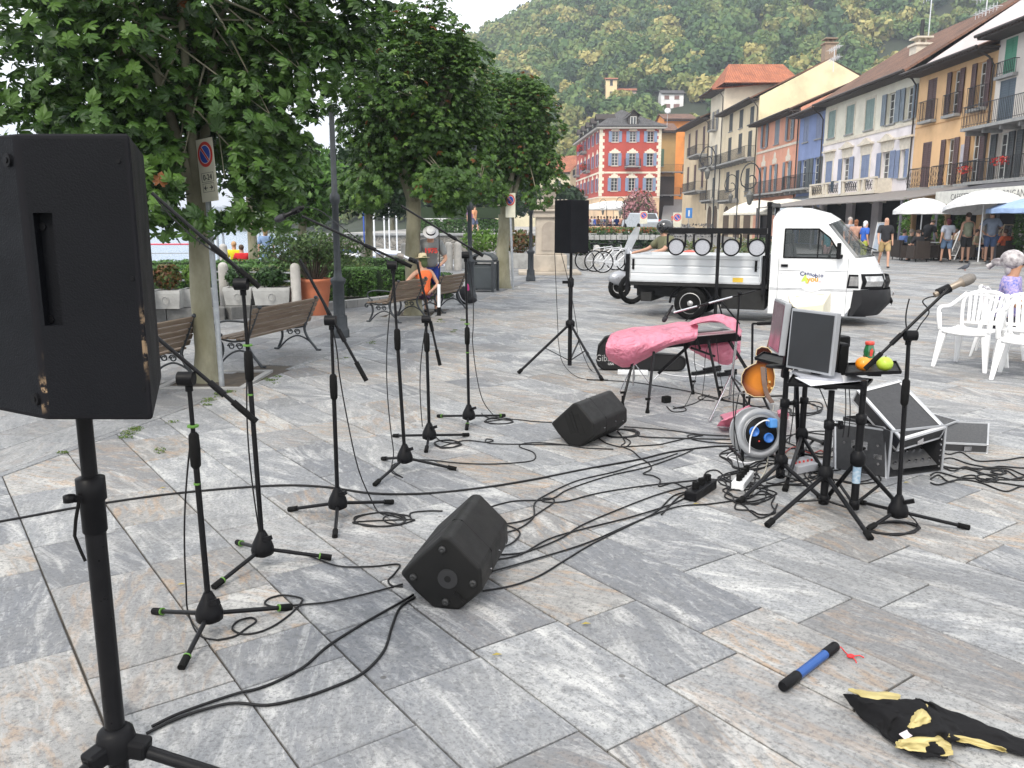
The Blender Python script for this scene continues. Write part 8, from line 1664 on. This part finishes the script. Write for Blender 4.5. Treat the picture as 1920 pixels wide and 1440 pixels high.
 # ------ white plastic chairs
def plastic_chair(label,loc,rz,first=None):
 if first:return dup(first,loc,rz,label)
 t=thing('plastic_chair',label,'chair',loc,rz,'white plastic armchairs')
 m=MB();m.smooth=True;n=8;g=[(-.22+.44*i/n,-.22+.42*j/n,.42-.018*(1-(2*i/n-1)**2)+.012*(j/n)-.03*max(0,.12-j/n)*8*.3)for j in range(n+1)for i in range(n+1)]
 m.add(g,[(j*(n+1)+i,j*(n+1)+i+1,(j+1)*(n+1)+i+1,(j+1)*(n+1)+i)for j in range(n)for i in range(n)]);o=m.build('seat',PLA,t,rel=True);md=o.modifiers.new('t','SOLIDIFY');md.thickness=.03
 for sx in(-1,1):
  for y0,y1,nm in((-.20,-.25,'front'),(.19,.29,'rear')):
   m=MB();a=Vector((sx*.215,y0,.43));b=Vector((sx*.27,y1,0));w0,w1=.085,.04
   for q in(0,):m.add([a+Vector((-.5*w0,0,0)),a+Vector((.5*w0,0,0)),a+Vector((.5*w0*1,w0*.6,0)),a+Vector((-.5*w0,w0*.6,0)),b+Vector((-.5*w1,0,0)),b+Vector((.5*w1,0,0)),b+Vector((.5*w1,w1*.6,0)),b+Vector((-.5*w1,w1*.6,0))],[(0,1,2,3),(7,6,5,4),(0,4,5,1),(1,5,6,2),(2,6,7,3),(3,7,4,0)])
   m.build('leg',PLA,t,rel=True,bevel=.006)
  pts_=spline([(sx*.255,-.20,.42),(sx*.268,-.225,.55),(sx*.275,-.21,.635),(sx*.28,-.12,.655),(sx*.285,.05,.655),(sx*.27,.17,.70),(sx*.20,.245,.79)],5);m=MB();m.tube(pts_,.019,7);m.build('armrest',PLA,t,rel=True).scale=(1,1,1)
  m=MB();m.bar((sx*.255,-.2,.42),(sx*.265,-.22,.60),.05,.02);m.build('arm_support',PLA,t,rel=True,bevel=.004)
 m=MB();m.tube(spline([(-.20,.205,.43),(-.225,.235,.6),(-.215,.255,.74),(-.12,.285,.80),(0,.295,.81),(.12,.285,.80),(.215,.255,.74),(.225,.235,.6),(.20,.205,.43)],5),.02,7);m.bar((-.2,.215,.47),(.2,.215,.47),.05,.014);m.bar((-.14,.285,.775),(.14,.285,.775),.045,.014);m.build('back_frame',PLA,t,rel=True)
 for i in range(7):x=-.165+.055*i;m=MB();m.bar((x*.85,.215,.46),(x,.285-abs(x)*.12,.775),.03,.010,up=(0,1,0));m.build('back_slat',PLA,t,rel=True)
 return t
pc1=plastic_chair('white plastic armchair nearest the fruit tray, standing a little apart',(4.98,8.95,0),R_(-52))
plastic_chair('white plastic armchair closest to the camera, cut by the right edge',(5.18,8.25,0),R_(-38),pc1);plastic_chair('white plastic armchair between the other two, its back toward the seated woman',(5.62,9.05,0),R_(150),pc1);plastic_chair('white plastic armchair under the woman with the headscarf',(wl.location.x,wl.location.y+.02,0),R_(55),pc1)
# pigeon
q=G(1809,508);pg=thing('pigeon','dark pigeon walking on the square in front of the cafe','pigeon',q);m=MB();m.ball(q+Vector((0,0,.13)),.075,12,(1.7,.9,.9),Matrix.Rotation(-.35,3,'Y'));m.ball(q+Vector((.12,0,.24)),.036,8);m.tube([q+Vector((.08,0,.16)),q+Vector((.12,0,.24))],[.045,.028],8);m.tube([q+Vector((-.08,0,.12)),q+Vector((-.24,0,.06))],[.04,.015],6);m.tube([q+Vector((.15,0,.24)),q+Vector((.18,0,.23))],[.008,.002],5);m.build('body',clothm((.06,.065,.08)),pg)
m=MB()
for y in(-.025,.025):m.tube([q+Vector((0,y,.08)),q+Vector((.01,y,0))],.006,4)
m.build('leg',clothm((.4,.1,.08)),pg)
# ------ cafe terrace
AWN=M('grey_awning_cloth',(.10,.10,.11),.85,c2=(.07,.07,.08));AWN2=M('taupe_awning_cloth',(.22,.20,.19),.85)
def awning(label,y0,y1,out,zo,zi,mt,val=None,sign=None,posts=True):
 t=thing('awning',label,'awning',(XF,(y0+y1)/2,zi));x0=XF-out;m=MB();m.prism([(x0,zo),(XF-.02,zi),(XF-.02,zi+.05),(x0,zo+.05)],y0,y1,lambda x,z,t_:(x,t_,z));m.build('canopy',mt,t)
 if val:m=MB();m.bx(x0-.02,x0,y0,y1,zo-val,zo+.05);m.build('valance',M('cream_valance',(.66,.65,.60),.8),t)
 if sign:
  for yy_,s_,sz in sign:text(s_,sz,M('sign_grey',(.12,.12,.12),.7),Matrix.Translation(-t.location)@frame((x0-.025,yy_,zo-val/2+.02),(0,-1,0),(0,0,1)),t)
 if posts:
  for y in(y0+.1,(y0+y1)/2,y1-.1):m=MB();m.bx(x0,x0+.09,y-.045,y+.045,0,zo);m.build('post',M('grey_post',(.10,.10,.12),.6),t)
 return t
awning('dark awning with cream lettered valance at the right end of the row',28,37.8,3.2,2.85,3.35,AWN,.5,((35.4,'CAFFETTERIA',.36),(31.9,'ARRIGANO',.40)))
awning('long taupe awning with pale signs below the white and yellow houses',38.0,60.6,4.6,2.55,3.3,AWN2,.0,None)
t=thing('cafe_sign','pale blue white hanging sign panels under the taupe awning','sign',(17.4,53,2.2))
for y0,y1,tx in((51.0,53.6,'Gelateria'),(53.8,56.3,'Bar')):m=MB();m.bx(17.42,17.46,y0,y1,1.95,2.5);m.build('panel',M('pale_panel',(.62,.68,.74),.5),t);text(tx,.36,M('pale_lettering',(.35,.48,.50),.6),Matrix.Translation(-t.location)@frame((17.41,(y0+y1)/2,2.22),(0,-1,0),(0,0,1)),t)
def parasol(label,px,pyc,Y,r,h,mt,group='cafe parasols',drop=.45,n=10,tilt=0,zb=0):
 q=P(px,pyc,Y);t=thing('parasol',label,'parasol',(q.x,Y,zb),0,group);Rt=Matrix.Rotation(tilt,3,'X');m=MB();m.cyl((q.x,Y,zb),(q.x,Y,zb+h),.025,n=8);m.build('pole',WHT,t);m=MB();m.cyl((q.x,Y,zb),(q.x,Y,zb+.08),.28,n=12);m.build('base',KERB,t)
 c=Vector((q.x,Y,zb+h));m=MB();prof=[(0,0),(.35,-.05),(.7,-.2),(1,-.42)];vs_=[]
 for f_,z in prof:
  for k in range(n*2):a=math.pi*k/n;s_=f_*r*(1 if k%2==0 else .965);vs_.append(c+Rt@Vector((s_*math.cos(a),s_*math.sin(a),z*drop/.42-(0 if k%2==0 else-.02*f_))))
 N2=n*2;m.add(vs_,[(i*N2+k,i*N2+(k+1)%N2,(i+1)*N2+(k+1)%N2,(i+1)*N2+k)for i in range(3)for k in range(N2)]);low=vs_[3*N2:];m.add(low+[v+Vector((0,0,-.16))for v in low],[(k,(k+1)%N2,N2+(k+1)%N2,N2+k)for k in range(N2)]);m.build('canopy',mt,t)
 m=MB()
 for k in range(n):a=2*math.pi*k/n;m.bar(c+Vector((0,0,-.1)),c+Rt@Vector((r*.96*math.cos(a),r*.96*math.sin(a),-drop*.98)),.012)
 m.build('ribs',ALU,t);return t
PARW=M('parasol_white',(.74,.74,.74),.8)
parasol('smaller white parasol over the cafe tables, beside the black t-shirt man',1729,400,34.5,1.12,2.55,PARW,drop=.5);parasol('big white parasol above the two men seen from behind',1843,400,32.3,1.45,2.75,PARW,drop=.55,tilt=-.14)
parasol('pale blue parasol cut off by the right edge',1935,400,31,1.5,2.45,M('parasol_blue',(.30,.42,.66),.8),drop=.4);parasol('white parasol over the far terrace in front of the red building',1150,405,80,3.2,2.7,PARW,'far parasols',.7,zb=.9)
for i,(px,Y,lab)in enumerate(((1425,66,'cream square parasol before the arches, left one'),(1475,62,'cream square parasol before the salmon house, right one'))):
 parasol(lab,px,410,Y,2.9,3.3,M('parasol_cream',(.72,.68,.58),.8),'cream market parasols',1.0,4)
WICK=M('dark_wicker',(.035,.025,.02),.85,bump=.6,bsc=60)
def wicker(loc,rz,lab,first=None):
 if first:return dup(first,loc,rz,lab)
 t=thing('wicker_chair',lab,'chair',loc,rz,'dark wicker chairs of the cafe');m=MB();m.bx(-.27,.27,-.25,.25,.12,.42);m.build('seat',WICK,t,rel=True,bevel=.02);m=MB();m.bx(-.29,.29,.2,.28,.12,.84);m.build('backrest',WICK,t,rel=True,bevel=.02)
 for s in(-1,1):m=MB();m.bx(s*.33-.04,s*.33+.04,-.25,.25,.12,.64);m.build('armrest',WICK,t,rel=True,bevel=.02)
 for x in(-.25,.25):
  for y in(-.2,.22):m=MB();m.cyl((x,y,0),(x,y,.12),.02,n=6);m.build('leg',BLKM,t,rel=True)
 return t
wk=None;descr=['leftmost, under the smaller parasol','behind the leaning menu board','left of the bending waiter','right of the bending waiter','between the denim shorts woman and the menu frame','beside the olive shirt man','behind the big parasol pole','left of the wooden easel','behind the wooden easel','rightmost, near the white menu board']
seats=[(1690,36,100),(1703,35.2,60),(1722,34.2,190),(1745,36.5,10),(1763,35,200),(1790,36.5,150),(1826,36,30),(1870,35.4,120),(1885,34.8,200),(1900,35.2,250)]
sitters={0:((.12,.2,.45),'light blue'),1:((.05,.07,.05),'dark green'),2:((.02,.02,.024),'black'),5:((.45,.38,.28),'beige'),6:((.5,.45,.3),'cream'),7:((.05,.08,.2),'navy'),8:((.7,.13,.04),'orange'),9:((.3,.05,.05),'dark red')}
for i,(px,Y,a)in enumerate(seats):
 q=P(px,470,Y);ch_=wicker((q.x,Y,0),R_(a),'dark wicker cafe chair '+descr[i],wk);wk=wk or ch_
 if i in sitters:person('cafe guest in %s seated in the wicker chair %s'%(sitters[i][1],descr[i].split(',')[0]),(q.x+.06*math.sin(R_(a)),Y-.06*math.cos(R_(a)),0),R_(a),'sit',1.72,top=sitters[i][0],hair=[(.05,.03,.02),(.3,.25,.2),(.1,.06,.04)][i%3],group='guests seated at the cafe')
for i,(px,Y,lab)in enumerate(((1712,35.6,'cafe table with a white cloth under the smaller parasol'),(1752,35.8,'cafe table the waiter bends over'),(1812,36.8,'cafe table half hidden by the olive shirt man'),(1878,36.0,'cafe table behind the wooden easel'))):
 q=P(px,470,Y);t=thing('cafe_table',lab,'table',(q.x,Y,0),0,'cafe tables');m=MB();m.cyl((q.x,Y,.72),(q.x,Y,.75),.45,n=16);m.build('top',WHT if i<2 else WICK,t);m=MB();m.cyl((q.x,Y,.03),(q.x,Y,.72),.04,n=8);m.cyl((q.x,Y,0),(q.x,Y,.03),.25,n=12);m.build('pedestal',BLKM,t)
def board(px,pyb,wd,ht,lean,lab,mt,sheet_,two=True):
 q=G(px,pyb);t=thing('menu_board',lab,'menu board',q,0,'menu boards of the cafe');ly=Vector((lean[0],lean[1],0))
 m=MB();a=q;b=q+Vector((wd,0,0));up=Vector((0,0,ht))+ly;
 for s,e in((a,a+up),(b,b+up),(a+up*.98,b+up*.98),(a+up*.15,b+up*.15)):m.bar(s,e,.035)
 if two:m.bar(a+up,a+Vector((-lean[0]*.8,.7,0)),.03);m.bar(b+up,b+Vector((-lean[0]*.8,.7,0)),.03)
 m.build('frame',mt,t);m=MB();m.add([a+up*.17+Vector((.02,-.02,0)),b+up*.17+Vector((-.02,-.02,0)),b+up*.96+Vector((-.02,-.02,0)),a+up*.96+Vector((.02,-.02,0))],[(0,1,2,3)]);m.build('sheet',sheet_,t)
LW=M('light_wood',(.52,.42,.28),.7);MEN=M('menu_paper',(.55,.62,.72),.6,c2=(.40,.48,.6),sc=6);CHK=M('chalkboard',(.03,.035,.04),.8,c2=(.2,.2,.2),sc=14)
board(1778,487,.25,1.25,(.5,.2),'slanting pale framed board behind the denim shorts woman',WHT,CHK);board(1868,489,.38,1.5,(.3,.2),'wooden easel with crossed legs right of the blue grey man',LW,CHK);board(1633,480,.5,1.6,(.2,0),'pale leaning menu board left of the bald man',WHT,MEN,False);board(1905,475,.5,1.6,(.1,.1),'white menu board at the right edge',WHT,MEN,False);board(1690,480,.25,1.2,(.45,.1),'dark chalk board leaning on a wicker chair',LW,CHK,False)
for i,(px,Y,lab)in enumerate(((1694,38.2,'green climbing plant beside the left awning post'),(1757,38.5,'tall green plant behind the waiter'),(1800,38.5,'green plant behind the olive shirt man'),(1913,33.5,'potted green bush at the right edge under the blue parasol'))):
 q=P(px,430,Y);foliage_o=foliage('cafe_plant',[(q.x,Y,1.45,.55,.5,2.4)],900,.07,LIME,seed=120+i,shape='ball');tag(foliage_o,lab,'plant','green plants of the cafe')
 # ------ bicycles, scooter
def bicycle(loc,rz,label,first=None):
 if first:return dup(first,loc,rz,label)
 t=thing('bicycle',label,'bicycle',loc,rz,'bicycles parked by the quay wall');
 for x in(-.52,.52):
  m=MB();m.tube([(x+.33*math.cos(a),0,.34+.33*math.sin(a))for a in[k*math.pi/12 for k in range(25)]],.02,6,cap=False);w_=m.build('wheel',RUB,t,rel=True);m=MB();m.tube([(x+.30*math.cos(a),0,.34+.30*math.sin(a))for a in[k*math.pi/10 for k in range(21)]],.009,4,cap=False)
  for k in range(10):m.bar((x,0,.34),(x+.3*math.cos(k*.628),0,.34+.3*math.sin(k*.628)),.004)
  m.build('rim',ALU,w_,rel=True)
 m=MB();
 for a,b in(((-.52,.34),(-.1,.3)),((-.1,.3),(-.22,.82)),((-.52,.34),(-.18,.72)),((-.18,.72),(.36,.78)),((-.1,.3),(.36,.70)),((.34,.86),(.52,.34))):m.tube([(a[0],0,a[1]),(b[0],0,b[1])],.017,7)
 m.build('frame',ALU,t,rel=True);m=MB();m.tube([(.34,-.28,.96),(.36,0,.92),(.34,.28,.96)],.014,6);m.bar((.35,0,.84),(.36,0,.93),.025);m.build('handlebar',BLKM,t,rel=True);m=MB();m.box((-.24,0,.88),(.24,.12,.05));m.build('saddle',BLK,t,rel=True,bevel=.02);m=MB();m.cyl((-.1,-.06,.3),(-.1,.06,.3),.09,n=14);m.bar((-.1,-.08,.3),(.0,-.08,.16),.02);m.build('crank',ALU,t,rel=True);return t
q=P(1150,480,26.8);bk1=bicycle((q.x+.15,26.6,0),R_(12),'silver bicycle in front of the row by the quay wall');bicycle((q.x-.05,27.2,0),R_(10),'bicycle in the middle of the row by the quay wall',bk1);bicycle((q.x-.3,27.9,0),R_(8),'rearmost bicycle of the row by the quay wall',bk1)
SC=P(1192,500,17.5);sc_=thing('scooter','silver motor scooter with tall clear windscreen behind the truck tail','scooter',(SC.x+.25,17.5,0),R_(15));SIL=M('scooter_silver',(.36,.37,.40),.3,.4,c2=(.36,.37,.40))
for x in(-.62,.62):m=MB();m.tube([(x+.2*math.cos(a),0,.25+.2*math.sin(a))for a in[k*math.pi/9 for k in range(19)]],.055,8,cap=False);m.cyl((x,-.05,.25),(x,.05,.25),.12,n=12);m.build('wheel',RUB,sc_,rel=True)
m=MB();m.ball((-.6,0,.42),.2,12,(1.4,.6,.8));m.ball((-.35,0,.75),.22,12,(.6,.95,1.5),Matrix.Rotation(-.3,3,'Y'));m.ball((.45,0,.6),.26,12,(1.6,.75,.8));m.bx(-.3,.35,-.16,.16,.26,.36);m.build('bodywork',SIL,sc_,rel=True);m=MB();m.ball((.3,0,.83),.14,10,(2.6,1,.6));m.build('saddle',BLK,sc_,rel=True)
m=MB();m.tube([(-.32,-.33,1.08),(-.36,0,1.04),(-.32,.33,1.08)],.018,6);m.tube([(-.6,0,.3),(-.38,0,1.04)],.03,6);m.build('handlebar',BLKM,sc_,rel=True);m=MB();m.prism([(-.2,0),(.2,0),(.22,.3),(.12,.5),(-.12,.5),(-.22,.3)],0,.006,lambda x,z,t:(-.46+z*.42+t,x,1.02+z*.9));m.build('windscreen',M('perspex',(.5,.52,.55),.15,c2=(.5,.52,.55),alpha=.5),sc_,rel=True)
rd=person('rider in an olive shirt and black helmet sitting behind the truck bed',(P(1246,500,16.4).x,16.4,.02),R_(-70),'rider',1.76,top=(.14,.14,.08),legs=(.03,.03,.03),hair=(.02,.02,.02));m=MB();m.ball((0,-.02,1.76*.93-.22+.04),.155,16,(1,1.1,.95));m.build('helmet',M('helmet_black',(.01,.01,.012),.12,coat=1),rd,rel=True)
bike2=thing('motorcycle','red and white motorcycle under the helmeted rider, hidden by the truck bed','motorcycle',(rd.location.x,16.4,0),R_(-160));m=MB();m.ball((-.55,0,.85),.2,12,(1.3,.8,.9));m.ball((-.2,0,.75),.22,12,(1.6,.7,.7));m.build('fairing',M('motor_red',(.6,.07,.04),.3),bike2,rel=True)
for x in(-.75,.7):m=MB();m.tube([(x+.25*math.cos(a),0,.3+.25*math.sin(a))for a in[k*math.pi/9 for k in range(19)]],.05,8,cap=False);m.build('wheel',RUB,bike2,rel=True)
m=MB();m.bx(-.6,.6,-.12,.12,.3,.6);m.ball((.35,0,.76),.16,10,(2,1,.5));m.build('engine_and_saddle',BLK,bike2,rel=True)
# ------ far terrace things
gx=[(P(1100+14*i,430,52.2).x,52.15,1.0,1.0,.5,.5)for i in range(10)];o=foliage('flower_boxes',gx,2600,.10,leaf_mat('wall_flowers',[(.03,.08,.02),(.06,.14,.03),(.12,.2,.05),(.35,.12,.06)],.6,.3,sc=1.0),seed=200);tag(o,'long row of green plants with red flowers on top of the quay wall','flowers')
o=foliage('ivy',[(P(1105+16*i,450,51.3).x,51.3,.1+.15*(i%3),1.1,.25,1.1)for i in range(9)],2200,.12,DARKG,seed=201);tag(o,'ivy hanging down the quay wall behind the bicycles','plant')
pf=thing('planter_row','row of small grey planters below the flowers on the quay wall','planter',(P(1160,440,51.3).x,51.3,.6))
for i in range(14):x=P(1098+10.4*i,440,51.3).x;m=MB();m.bx(x-.15,x+.15,51.12,51.4,.55,.84);m.build('planter_box',_M['pale_concrete'],pf)
q=P(1198,400,74);ob=thing('oleander_tree','big pink flowering oleander in front of the red building','shrub',(q.x,74,.88));m=MB();m.tube([(q.x,74,.88),(q.x,74,2.0)],.08,6);m.build('trunk',BARK,ob);foliage('crown',[(q.x,74,3.0,2.8,2,3.0),(q.x-.7,74,2.6,1.8,2,2.2),(q.x+.8,74,2.4,1.6,2,2.2)],3400,.13,PINKFL,ob,'stuff',205,shape='ball')
car=thing('parked_car','silver hatchback seen from behind on the far terrace','car',(P(1197,430,72).x,71,.88),R_(20));CRB=M('car_silver',(.48,.52,.56),.3,.2,c2=(.48,.52,.56));m=MB();m.prism([(-1.9,.3),(-1.95,.75),(-1.7,.95),(-1.35,1.45),(.5,1.5),(1.0,.98),(1.8,.85),(1.9,.3)],-.82,.82,lambda x,z,t:(-t*.98,x,z));m.build('body',CRB,car,rel=True,bevel=.08,seg=3)
m=MB();m.add([(-.66,-1.69,1.0),(.66,-1.69,1.0),(.58,-1.40,1.42),(-.58,-1.40,1.42)],[(0,1,2,3)]);o=m.build('rear_window',GLASS,car,rel=True)
for x in(-.72,.72):
 m=MB();m.box((x,-1.93,.85),(.18,.05,.22));m.build('tail_light',RED,car,rel=True)
 for y in(-1.2,1.2):m=MB();m.cyl((x-.1,y,.32),(x+.1,y,.32),.32,n=16);m.build('wheel',RUB,car,rel=True)
def far_sign(px,pt,Y,lab,z0,kind=0):
 q=P(px,pt,Y);t=thing('road_sign',lab,'road sign',(q.x,Y,z0));m=MB();m.bar((q.x,Y,z0),(q.x,Y,q.z-.1),.05);m.build('pole',STEEL,t)
 if kind:m=MB();m.bx(q.x-.3,q.x+.3,Y-.05,Y-.03,q.z-.9,q.z);m.build('plate',M('info_blue',(.04,.22,.6),.5),t);m=MB();m.bx(q.x-.07,q.x+.07,Y-.06,Y-.052,q.z-.75,q.z-.2);m.build('mark',WHT,t)
 else:noparking(Matrix.Translation(Vector((0,-.06,q.z-.45-z0))),t,.6,1.0,False)
far_sign(1207,397,68,'no parking sign beside the silver car',.88);far_sign(1270,400,60,'no parking sign at the foot of the climbing street',0);far_sign(1292,390,78,'blue information sign beside the climbing street',.1,1)
def scroll_lamp(px,pyb,Y,s,lab,z0=0,flip=-1):
 q=P(px,pyb,Y);t=thing('scroll_lamp',lab,'street lamp',(q.x,Y,z0),0,'scrolled wrought iron lamps');zt=P(px,pyb,Y).z;m=MB();m.tube([(q.x,Y,z0),(q.x,Y,zt-s)],.05*s,7)
 c=Vector((q.x+flip*s*.55,Y,zt-s));pts_=[c+Vector((-flip*s*.55*math.cos(a),0,s*.9*math.sin(a)))for a in[k*math.pi/10 for k in range(11)]]+[c+Vector((flip*s*(.55-.05*k)*math.cos(a),0,-s*(.55-.04*k)*math.sin(a)))for k,a in enumerate([k*math.pi/6 for k in range(1,11)])];m.tube(pts_,.035*s,6);m.build('scroll_post',IRON2,t)
 b=c+Vector((0,0,-s*.75));m=MB();m.lathe([(.04*s,-.62*s),(.12*s,-.55*s),(.2*s,-.1*s),(.22*s,-.06*s),(.08*s,.1*s),(.02*s,.22*s)],b,6);m.build('lantern',M('lamp_glass_dark',(.14,.14,.13),.4),t)
scroll_lamp(1343,272,44,.72,'large scrolled iron lamp in front of the arcaded house');scroll_lamp(1385,325,60,.85,'smaller scrolled lamp before the middle arch');scroll_lamp(1428,302,52,1.1,'scrolled lamp in front of the salmon house');scroll_lamp(1138,372,62,.5,'scrolled lamp left in front of the red building',.88);scroll_lamp(1172,368,62,.6,'second scrolled lamp in front of the red building',.88)
q=P(1288,428,80);o=foliage('parked_bikes_mass',[(P(1290,420,84).x,84,.8,5,1,1.2)],500,.12,M('bike_metal',(.12,.12,.13),.5),seed=210);tag(o,'cluster of bicycles parked beside the climbing street','bicycles',kind='stuff')
for i,(px,py,Y)in enumerate(((1300,455,30),(1390,452,32),(1430,455,33))):q=P(px,py,Y);o=foliage('low_shrub',[(q.x,Y,.55,1.8,.8,.9)],900,.06,OLE,seed=220+i,shape='ball');tag(o,['green shrub seen between the first two stage lights','green shrub between the right hand stage lights','green shrub beside the truck cab behind the lights'][i],'shrub')
# tents, harbour boats
for px0,px1,py,lab in((785,835,402,'white pavilion tent behind the middle chestnut trunk'),):
 a=P(px0,py,66);b=P(px1,py+6,66);cx=(a.x+b.x)/2;t=thing('pavilion_tent',lab,'tent',(cx,66,.88));hw=(b.x-a.x)/2+.3;zt=a.z+.5;m=MB();m.add([(cx-hw,64,zt-.8),(cx+hw,64,zt-.8),(cx+hw,68,zt-.8),(cx-hw,68,zt-.8),(cx-.3,66,zt)],[(0,1,4),(1,2,4),(2,3,4),(3,0,4)]);m.bx(cx-hw,cx+hw,63.98,64.0,zt-1.05,zt-.8);m.build('roof',PARW,t);m=MB()
 for x in(cx-hw+.05,cx+hw-.05):m.bar((x,64.05,.88),(x,64.05,zt-.8),.06)
 m.build('pole',ALU,t)
p0=P(780,424,58);p1=P(945,424,58);hedge('clipped hedge along the far terrace behind the quay wall',(p0.x,58,.9),(p1.x,58,.9),.8,.9,1.75,3500,231,HDG,.1)
def boat(px,Y,L_,lab,col,mast,rz,mc=None,cover=None):
 q=P(px,480,Y);t=thing('sailboat',lab,'boat',(q.x,Y,-1.2),rz,'boats moored in the small harbour');st_=[(-.5,.30,.55),(-.3,.42,.5),(0,.5,.48),(.3,.38,.55),(.5,.02,.75)];vs_=[]
 for s,w_,h_ in st_:w_*=L_*.32;vs_+=[(s*L_,-w_,h_),(s*L_,-w_*.7,.0),(s*L_,0,-.15),(s*L_,w_*.7,0),(s*L_,w_,h_)]
 m=MB();m.smooth=True;m.add(vs_,[(5*i+j,5*i+j+1,5*i+6+j,5*i+5+j)for i in range(4)for j in range(4)]);m.smooth=False;m.add(vs_,[(0,1,2,3,4)]+[(5*i,5*i+5,5*i+9,5*i+4)for i in range(4)]);m.build('hull',col,t,rel=True);m=MB();m.bx(-.1*L_,.2*L_,-.1*L_,.1*L_,.5,.85);m.build('cabin',cover or WHT,t,rel=True,bevel=.06)
 if mast:m=MB();m.tube([(0,0,.6),(mast*.0,0,5.2)],.04,6);m.build('mast',mc or WHT,t,rel=True);m=MB();m.tube([(0,0,1.3),(-.42*L_,0,1.35)],.09,6);m.build('boom',mc or WHT,t,rel=True)
NAVY=M('sail_cover_blue',(.03,.08,.35),.8)
for i,a in enumerate(((703,38,4.6,'white sailboat moored behind the first harbour bollard',WHT,1,.3,None,NAVY),(722,41,4.8,'white sailboat with a blue sail cover left of the chestnut trunk',WHT,1,2.6,WHT,NAVY),(731,45,4.4,'sailboat with tall white mast in the middle of the harbour',WHT,1,.8),(745,42,4.6,'blue hulled sailboat nearest the chestnut trunk',NAVY,1,.2),(684,44,5,'sailboat with dark blue mast at the left of the harbour',WHT,1,1.0,NAVY),(893,46,4.0,'small white boat under the quay wall right of the lamp',WHT,0,.2))):boat(*a)
q=P(405,440,90);t=thing('buoy','round white buoy floating on the lake','buoy',(q.x,90,-1.0));m=MB();m.ball((q.x,90,P(415,438,90).z),.35,10);m.cyl((q.x,90,-1.25),(q.x,90,0),.12,n=6);m.build('float',WHT,t)
for px,Y,lab in((407,60,'slim mooring pole in the lake right of the near trunk'),(418,62,'second slim mooring pole in the lake')):q=P(px,440,Y);t=thing('mooring_pole',lab,'pole',(q.x,Y,-1.3));m=MB();m.cyl((q.x,Y,-1.3),(q.x,Y,P(px,412,Y).z),.09,n=8);m.build('pole',STEEL,t)
# palm by the monument, satellite dish, flags of detail
q=P(1057,372,70);t=thing('palm','small dark palm tree rising behind the monument urn','palm tree',(q.x,70,.88));m=MB();m.tube([(q.x,70,.88),(q.x,70,q.z-.5)],.2,7);m.build('trunk',BARK,t);foliage('fronds',[(q.x,70,q.z,3.4,2.4,2.2)],1500,.22,DARKG,t,'stuff',240,shape='ball')
q=P(1252,208,118);t=thing('satellite_dish','pale satellite dish on a pole beside the red building roof','satellite dish',(q.x,118,q.z));m=MB();m.lathe([(.0,-.1),(.3,-.06),(.45,.02),(.0,-.06)],q,14,Matrix.Rotation(1.2,3,'X'));m.build('dish',WHT,t);m=MB();m.bar(q,(q.x,118.2,q.z-2.2),.06);m.build('pole',ALU,t)
